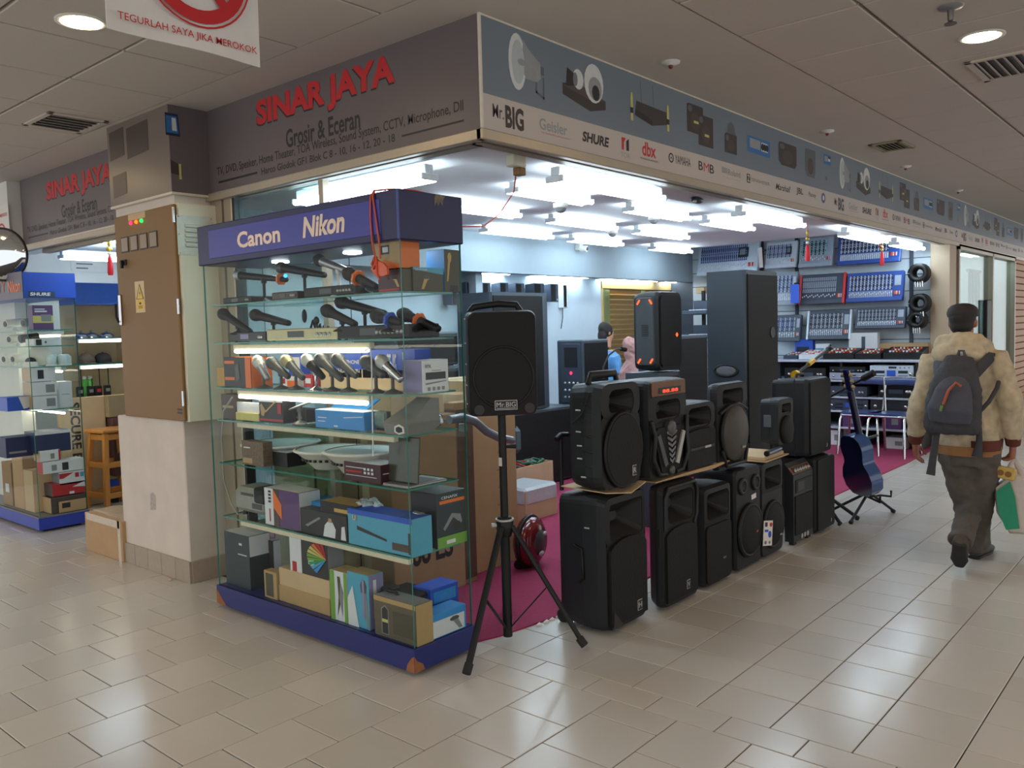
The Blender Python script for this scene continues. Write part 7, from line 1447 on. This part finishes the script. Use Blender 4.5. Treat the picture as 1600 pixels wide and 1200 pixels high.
# dark flat cap with hair below it
m_hair = mat('hair_black', (34, 28, 26), rough=.7, bump=.6, scale=150)
b = M(HT); b.ell((0, -.018, .028), (.075, .092, .085), m_hair, 16, 10).ell((0, -.035, -.02), (.066, .068, .06), m_hair, 14, 8)
fuse(b, 'hair', .008, 2, m_hair, man)
m_cap = mat('cap_dark_brown', (44, 38, 38), rough=.75, bump=.3, scale=120)
obj('cap', M(HT).lathe([(.080, .03), (.085, .045), (.085, .060), (.078, .082), (.060, .100), (.034, .110), (.001, .113)], m_cap, T=Matrix.Scale(1.12, 4, (0, 1, 0)) @ tr(0, -.012, 0), n=22).prism(circ(.06, 14, .05, 0, .10), .034, .042, m_cap), man)
m_jack = mat('jacket_cream', (192, 174, 146), rough=.95, var=.22, scale=22, bump=.6)
b = M(); up = (0, 1, 0)
b.tube([hip + V((0, 0, .0)), hip + V((0, 0, .05)), belly, chest, chest + V((0, 0, .08)), chest + V((0, 0, .14)), neck + V((0, 0, -.03))], [(.122, .160), (.135, .168), (.128, .163), (.138, .180), (.126, .190), (.105, .175), (.07, .10)], m_jack, 18, up=up)
for sh_, el, wr in ((shL, elL, wrL), (shR, elR, wrR)): b.tube([sh_ + (chest - sh_) * .35 + V((0, 0, .01)), sh_, sh_ * .5 + el * .5, el, el * .5 + wr * .5, wr + V((0, 0, .035))], [.085, .082, .072, .068, .058, .048], m_jack, 12)
b.tube([neck + V((.03, .115, -.045)), neck + V((-.07, .09, -.015)), neck + V((-.12, 0, -.01)), neck + V((-.07, -.09, -.015)), neck + V((.03, -.115, -.045))], [.045, .058, .068, .058, .045], m_jack, 12).ell(tuple(neck + V((-.11, 0, -.075))), (.075, .15, .085), m_jack)
fuse(b, 'jacket', .011, 4, m_jack, man, disp=.012, dscale=.09)
m_rib = mat('rib_knit_maroon', (96, 46, 36), rough=.9, bump=.5, scale=100)
for wr, el in ((wrL, elL), (wrR, elR)): d_ = (el - wr).normalized(); obj('cuff', M().tube([wr - d_ * .002, wr + d_ * .05], [.039, .046], m_rib, 14), man)
b = hip + V((0, 0, -.0)); obj('waistband', M().tube([b + V((0, 0, -.035)), b + V((0, 0, .02))], [(.134, .172), (.138, .178)], mat('lining_brown', (150, 106, 66), rough=.9), 20, up=(0, 1, 0)), man); obj('waist_rib', M().tube([b + V((.0, -.085, .0)), b + V((0, -.085, .06))], [(.140, .09), (.146, .095)], m_rib, 14, up=(0, 1, 0)), man)
m_trou = mat('trousers_grey', (88, 80, 74), rough=.9, var=.1, scale=20, bump=.4)
b = M(); b.tube([hip + V((0, 0, -.10)), hip + V((0, 0, -.03)), hip + V((0, 0, .04))], [(.12, .15), (.125, .16), (.115, .155)], m_trou, 16, up=(0, 1, 0))
for h_, k_, a_ in ((hL, knL, anL), (hR, knR, anR)): d_ = (a_ - k_).normalized(); b.tube([h_ + V((0, 0, .05)), h_, h_ * .5 + k_ * .5, k_, k_ * .5 + a_ * .5, a_ + d_ * .0], [.10, .104, .090, .076, .070, .066], m_trou, 14)
fuse(b, 'trousers', .011, 4, m_trou, man, disp=.014, dscale=.08)
m_shoe = mat('shoe_brown', (70, 58, 50), rough=.7, var=.1); m_shoe2 = mat('shoe_grey', (64, 66, 66), rough=.7)
def shoe(an, heel, toe, upv, mt, label=None):
    an, heel, toe = V(an), V(heel), V(toe); u = V(upv).normalized(); d = (toe - heel); L = d.length; d.normalize()
    b = M(); b.tube([heel + u * .045 - d * .01, heel + d * L * .25 + u * .05, heel + d * L * .6 + u * .038, toe + u * .026 - d * .02, toe + u * .02], [(.040, .034), (.043, .042), (.046, .034), (.042, .024), (.022, .014)], mt, 12, up=u); b.tube([heel + d * .05 + u * .05, an], [.046, .050], mt, 10)
    o = fuse(b, 'shoe', .008, 3, mt, man); s = M().tube([heel + u * .010 - d * .012, heel + d * L * .3 + u * .010, heel + d * L * .68 + u * .010, toe + u * .010], [(.038, .012), (.040, .012), (.048, .012), (.026, .010)], m_dark, 12, up=u); obj('sole', s, o); return o
shoe(anL, P(1500, 862, 5.30) + V((-.02, 0, .03)), (5.42 - 5.6, P(1497, 898, 5.40).y, .022), (-.96, 0, .28) if False else (.55, 0, .8), m_shoe)
shoe(anR, (5.76 - 5.6, anR.y, 0.0), (6.03 - 5.6, anR.y - .03, .0), (0, 0, 1), m_shoe2)
# backpack on his back, a thing of its own
m_pack = mat('backpack_charcoal', (62, 60, 64), rough=.8, var=.1, bump=.3, scale=60); m_packb = mat('backpack_slate', (74, 74, 84), rough=.8, var=.08)
bo = P(1490, 672, 5.44); bp = thing('backpack', 'charcoal backpack with orange trim worn by the walking man', 'backpack', MO + bo)
Q = lambda u, v, x=5.44: onx(u, v, x) - MO - bo
b = M(); b.tube([Q(1487, 678, 5.40), Q(1487, 668, 5.40), Q(1488, 640, 5.40), Q(1493, 605, 5.40), Q(1498, 575, 5.41), Q(1501, 556, 5.42)], [(.055, .135), (.08, .158), (.085, .158), (.08, .140), (.06, .105), (.035, .07)], m_pack, 16, up=(0, 1, 0))
fuse(b, 'pouch', .011, 4, m_pack, bp, disp=.008, dscale=.06)
b = M(); b.tube([Q(1484, 660, 5.34), Q(1484, 640, 5.32), Q(1490, 610, 5.33), Q(1496, 588, 5.36)], [(.035, .115), (.045, .125), (.04, .10), (.02, .06)], m_pack, 14, up=(0, 1, 0)); fuse(b, 'front_pocket', .010, 3, m_packb, bp)
obj('zip_trim', M().tube([Q(1474, 632, 5.275), Q(1482, 610, 5.275), Q(1494, 598, 5.285), Q(1502, 604, 5.285)], .008, mat('trim_orange', (170, 84, 50), rough=.6), 6).tube([Q(1470, 642, 5.275), Q(1472, 634, 5.27)], .008, mat('trim_green', (110, 140, 60), rough=.6), 6), bp)
obj('strap', M().tube([Q(1476, 604, 5.40), Q(1470, 580, 5.425), Q(1466, 560, 5.475), Q(1466, 553, 5.58)], [(.044, .010)] * 4, m_packb, 8, up=(1, 0, .3)), bp)
obj('strap', M().tube([Q(1520, 588, 5.41), Q(1536, 570, 5.43), Q(1549, 557, 5.485), Q(1553, 553, 5.58)], [(.030, .010)] * 4, m_pack, 8, up=(1, 0, .3)), bp); obj('strap', M().tube([Q(1526, 648, 5.42), Q(1545, 628, 5.43), Q(1558, 606, 5.47), Q(1562, 590, 5.56)], [(.012, .006)] * 4, m_pack, 6, up=(1, 0, 0)), bp)
obj('loose_strap', M().tube([Q(1464, 668, 5.42), Q(1460, 700, 5.41), Q(1456, 728, 5.41), Q(1454, 742, 5.41)], [(.022, .006), (.020, .006), (.022, .006), (.026, .008)], m_pack, 6, up=(1, 0, 0)), bp); obj('loose_strap', M().tube([Q(1530, 668, 5.42), Q(1530, 690, 5.43), Q(1527, 714, 5.43)], [(.014, .006), (.018, .006), (.03, .01)], m_pack, 6, up=(1, 0, 0)), bp)
obj('grab_loop', M().tube([Q(1496, 560, 5.42), Q(1499, 548, 5.42), Q(1506, 548, 5.42), Q(1509, 560, 5.42)], .010, m_packb, 6), bp)
# carrier bag and sponge block
co = onx(1580, 728, 5.66); cbg = thing('carrier_bag', 'white and green plastic carrier bag in the walking man\'s right hand', 'bag', co)
K = lambda u, v, x=5.66: onx(u, v, x) - co
g = M(); pr = [(1556, 762), (1582, 742), (1606, 752), (1612, 800), (1604, 832), (1578, 830), (1560, 800)]
g.loft([[tuple(K(u, v, 5.64)) for u, v in pr], [tuple(K(1584 + (u - 1584) * 1.12, 790 + (v - 790) * 1.08, 5.69)) for u, v in pr], [tuple(K(1584 + (u - 1584) * 1.12, 790 + (v - 790) * 1.08, 5.74)) for u, v in pr], [tuple(K(u, v, 5.79)) for u, v in pr]], mat('bag_white', (206, 192, 184), rough=.45, bump=.5, scale=25), smooth=True); obj('bag', g, cbg)
g = M(); pg_ = [(1556, 768), (1578, 752), (1586, 776), (1593, 826), (1572, 828), (1560, 800)]; g.loft([[tuple(K(u, v, 5.625)) for u, v in pg_], [tuple(K(u, v, 5.635)) for u, v in pg_]], mat('bag_green', (28, 142, 106), rough=.45, bump=.4, scale=25), smooth=False); obj('green_print', g, cbg)
obj('bag_handle', M().tube([K(1572, 752, 5.67), K(1580, 728, 5.67), K(1584, 716, 5.68), K(1592, 730, 5.70), K(1600, 752, 5.70)], [(.018, .006)] * 5, MATS['bag_white'], 8, up=(1, 0, 0)), cbg)
sg = thing('snack_pack', 'yellow block with two dark rings held above the carrier bag', 'pack', onx(1566, 738, 5.63)); T = frame((0, 0, 0), (0, -1, -.18), (0, -.18, 1)); obj('block', M(T).box((-.075, -.035, -.03), (.07, .035, .02), mat('block_yellow', (206, 172, 96), rough=.6), .008), sg)
g = M(T)
for a in (-.005, .035): g.lathe([(.018, .0205), (.018, .022), (.010, .022)], mat('ring_brown', (140, 96, 44), rough=.6), T=tr(a, 0, 0), n=14, smooth=False)
obj('ring_print', g, sg)
# ---- woman in a blue shirt standing further in, half hidden
def woman(label, u, v, y, top, hm, seat=False, hij=False):
    c = ony(u, v, y); o = V((c.x, c.y, 0)); t = thing('person', label, 'person', o); hz = top - .115
    b = M(); look = (.75, -.35, -.15) if not hij else (.45, -.75, -.35); T = head(b, (0, 0, hz), look, m_skin2, .9); sh = hz - .24
    b.tube([(0, 0, hz - .18), (0, 0, hz - .06)], [.05, .045], m_skin2, 10)
    hp = sh - .50; b.tube([(0, 0, hp - .05), (0, 0, hp + .05), (0, 0, sh - .25), (0, 0, sh - .08), (0, 0, sh + .03)], [(.11, .15), (.12, .16), (.095, .125), (.11, .16), (.05, .07)], m_skin2, 14, up=(0, 1, 0))
    fw = V(look); fw.z = 0; fw.normalize(); sd = fw.cross(V((0, 0, 1)))
    wr = []
    for q in (-1, 1):
        s_ = V((0, 0, sh - .04)) + sd * q * .16; e = s_ + sd * q * .04 - V((0, 0, .26)) + fw * .03; w = e + fw * .21 - sd * q * .05 + V((0, 0, .03 if not hij else .0)); b.tube([s_, s_ * .5 + e * .5, e, e * .5 + w * .5, w], [.048, .042, .036, .032, .024], m_skin2, 10); hand(b, w, fw + V((0, 0, -.2)), (0, 0, -1), -sd * q, m_skin2, .4, .9); wr.append((s_, e, w))
    legs = []
    for q in (-1, 1):
        h = V((0, 0, hp)) + sd * q * .085; k = (h + fw * .40 + V((0, 0, -.06))) if seat else V((0, 0, hp * .52)) + sd * q * .08; a = (k + V((0, 0, -k.z + .07))) if seat else V((0, 0, .07)) + sd * q * .08
        b.tube([h, h * .5 + k * .5, k, k * .5 + a * .5, a], [.085, .075, .055, .05, .034], m_skin2, 10); b.tube([a + V((0, 0, -.03)), a + fw * .12 + V((0, 0, -.045)), a + fw * .17 + V((0, 0, -.05))], [(.034, .034), (.036, .022), (.02, .014)], m_skin2, 10); legs.append((h, k, a))
    fuse(b, 'body', .010, 3, m_skin2, t); eyes(T, t, .9)
    mt = mat('shirt_sky_blue', (92, 150, 206), rough=.8, var=.06, bump=.3) if not hij else mat('shirt_pale_blue', (176, 190, 204), rough=.8, var=.12, bump=.3, scale=60)
    b = M(); b.tube([(0, 0, hp - .10), (0, 0, hp + .05), (0, 0, sh - .25), (0, 0, sh - .08), (0, 0, sh + .02)], [(.135, .175), (.135, .175), (.118, .148), (.13, .18), (.07, .09)], mt, 14, up=(0, 1, 0))
    for s_, e, w in wr: b.tube([s_ - V((0, 0, .0)), s_ * .5 + e * .5] + ([e, w * .8 + e * .2] if hij else [e * .85 + s_ * .15]), [.066, .06, .056, .045][:4 if hij else 3], mt, 10)
    fuse(b, 'shirt', .012, 3, mt, t, disp=.008, dscale=.08)
    tm = mat('trousers_navy', (34, 36, 48), rough=.85); b = M(); b.tube([(0, 0, hp - .12), (0, 0, hp + .02)], [(.12, .16), (.125, .165)], tm, 14, up=(0, 1, 0))
    for h, k, a in legs: b.tube([h, h * .5 + k * .5, k, k * .5 + a * .5, a + V((0, 0, .02))], [.10, .09, .07, .064, .055], tm, 10)
    fuse(b, 'trousers', .012, 3, tm, t)
    if hij:
        hmat = mat('hijab_rose', (172, 130, 126), rough=.85, var=.05, bump=.3, scale=20); b = M(T); b.ell((0, -.02, .022), (.092, .108, .110), hmat, 16, 10).ell((0, -.03, -.08), (.088, .085, .09), hmat, 14, 8)
        b.T = Matrix(); b.tube([(0, 0, hz - .10), (0, 0, sh), (0, 0, sh - .12), (0, 0, sh - .22)], [(.085, .085), (.13, .17), (.145, .20), (.13, .18)], hmat, 16, up=(0, 1, 0)); fuse(b, 'headscarf', .010, 3, hmat, t, disp=.008, dscale=.05)
    else:
        b = M(T); b.ell((0, -.022, .026), (.080, .094, .098), m_hair, 16, 10).ell((0, -.07, -.06), (.07, .05, .10), m_hair, 14, 8).ell((0, -.075, -.15), (.06, .035, .10), m_hair, 12, 8); fuse(b, 'hair', .009, 2, m_hair, t)
        obj('lanyard', M().tube([V((0, 0, sh + .03)) + sd * .05, V((0, 0, sh - .12)) + fw * .14 + sd * .02, V((0, 0, sh - .22)) + fw * .14], .006, m_knobk, 6), t)
    return t, o, hp
woman('woman with dark tied hair in a sky blue shirt standing in mid shop', 949, 540, 5.72, 1.555, m_hair)
wt, wo, whp = woman('seated woman with a rose headscarf behind the party speaker', 990, 560, 4.98, 1.36, None, True, True)
s = thing('office_stool', 'black padded stool under the woman in the rose headscarf', 'stool', (wo.x, wo.y, 0)); obj('seat', M().lathe([(.18, whp - .16), (.19, whp - .12), (.17, whp - .10), (.001, whp - .095)], m_black, n=18), s); obj('column', M().tube([(0, 0, .03), (0, 0, whp - .15)], .03, m_chrome, 10), s); obj('base', M().lathe([(.22, 0), (.21, .02), (.04, .05)], m_chrome, n=18), s)
oc = thing('office_chair', 'black office chair with tall back beside the woman in blue', 'chair', (ony(962, 560, 5.95).x, 5.95, 0)); obj('seat', M().box((-.22, -.22, .44), (.22, .22, .50), m_black, .03), oc); obj('backrest', M().box((-.20, .17, .60), (.20, .23, 1.32), m_black, .03, T=rotx(-.04)), oc); obj('back_post', M().box((-.03, .2, .46), (.03, .23, .75), m_black), oc); obj('column', M().tube([(0, 0, .08), (0, 0, .45)], .03, m_chrome, 10), oc)
for k in range(5): a = 2 * PI * k / 5; obj('leg', M().tube([(0, 0, .09), (.28 * math.cos(a), .28 * math.sin(a), .055)], .018, m_black, 6).ell((.28 * math.cos(a), .28 * math.sin(a), .03), (.025, .025, .03), m_black, 8, 5), oc)
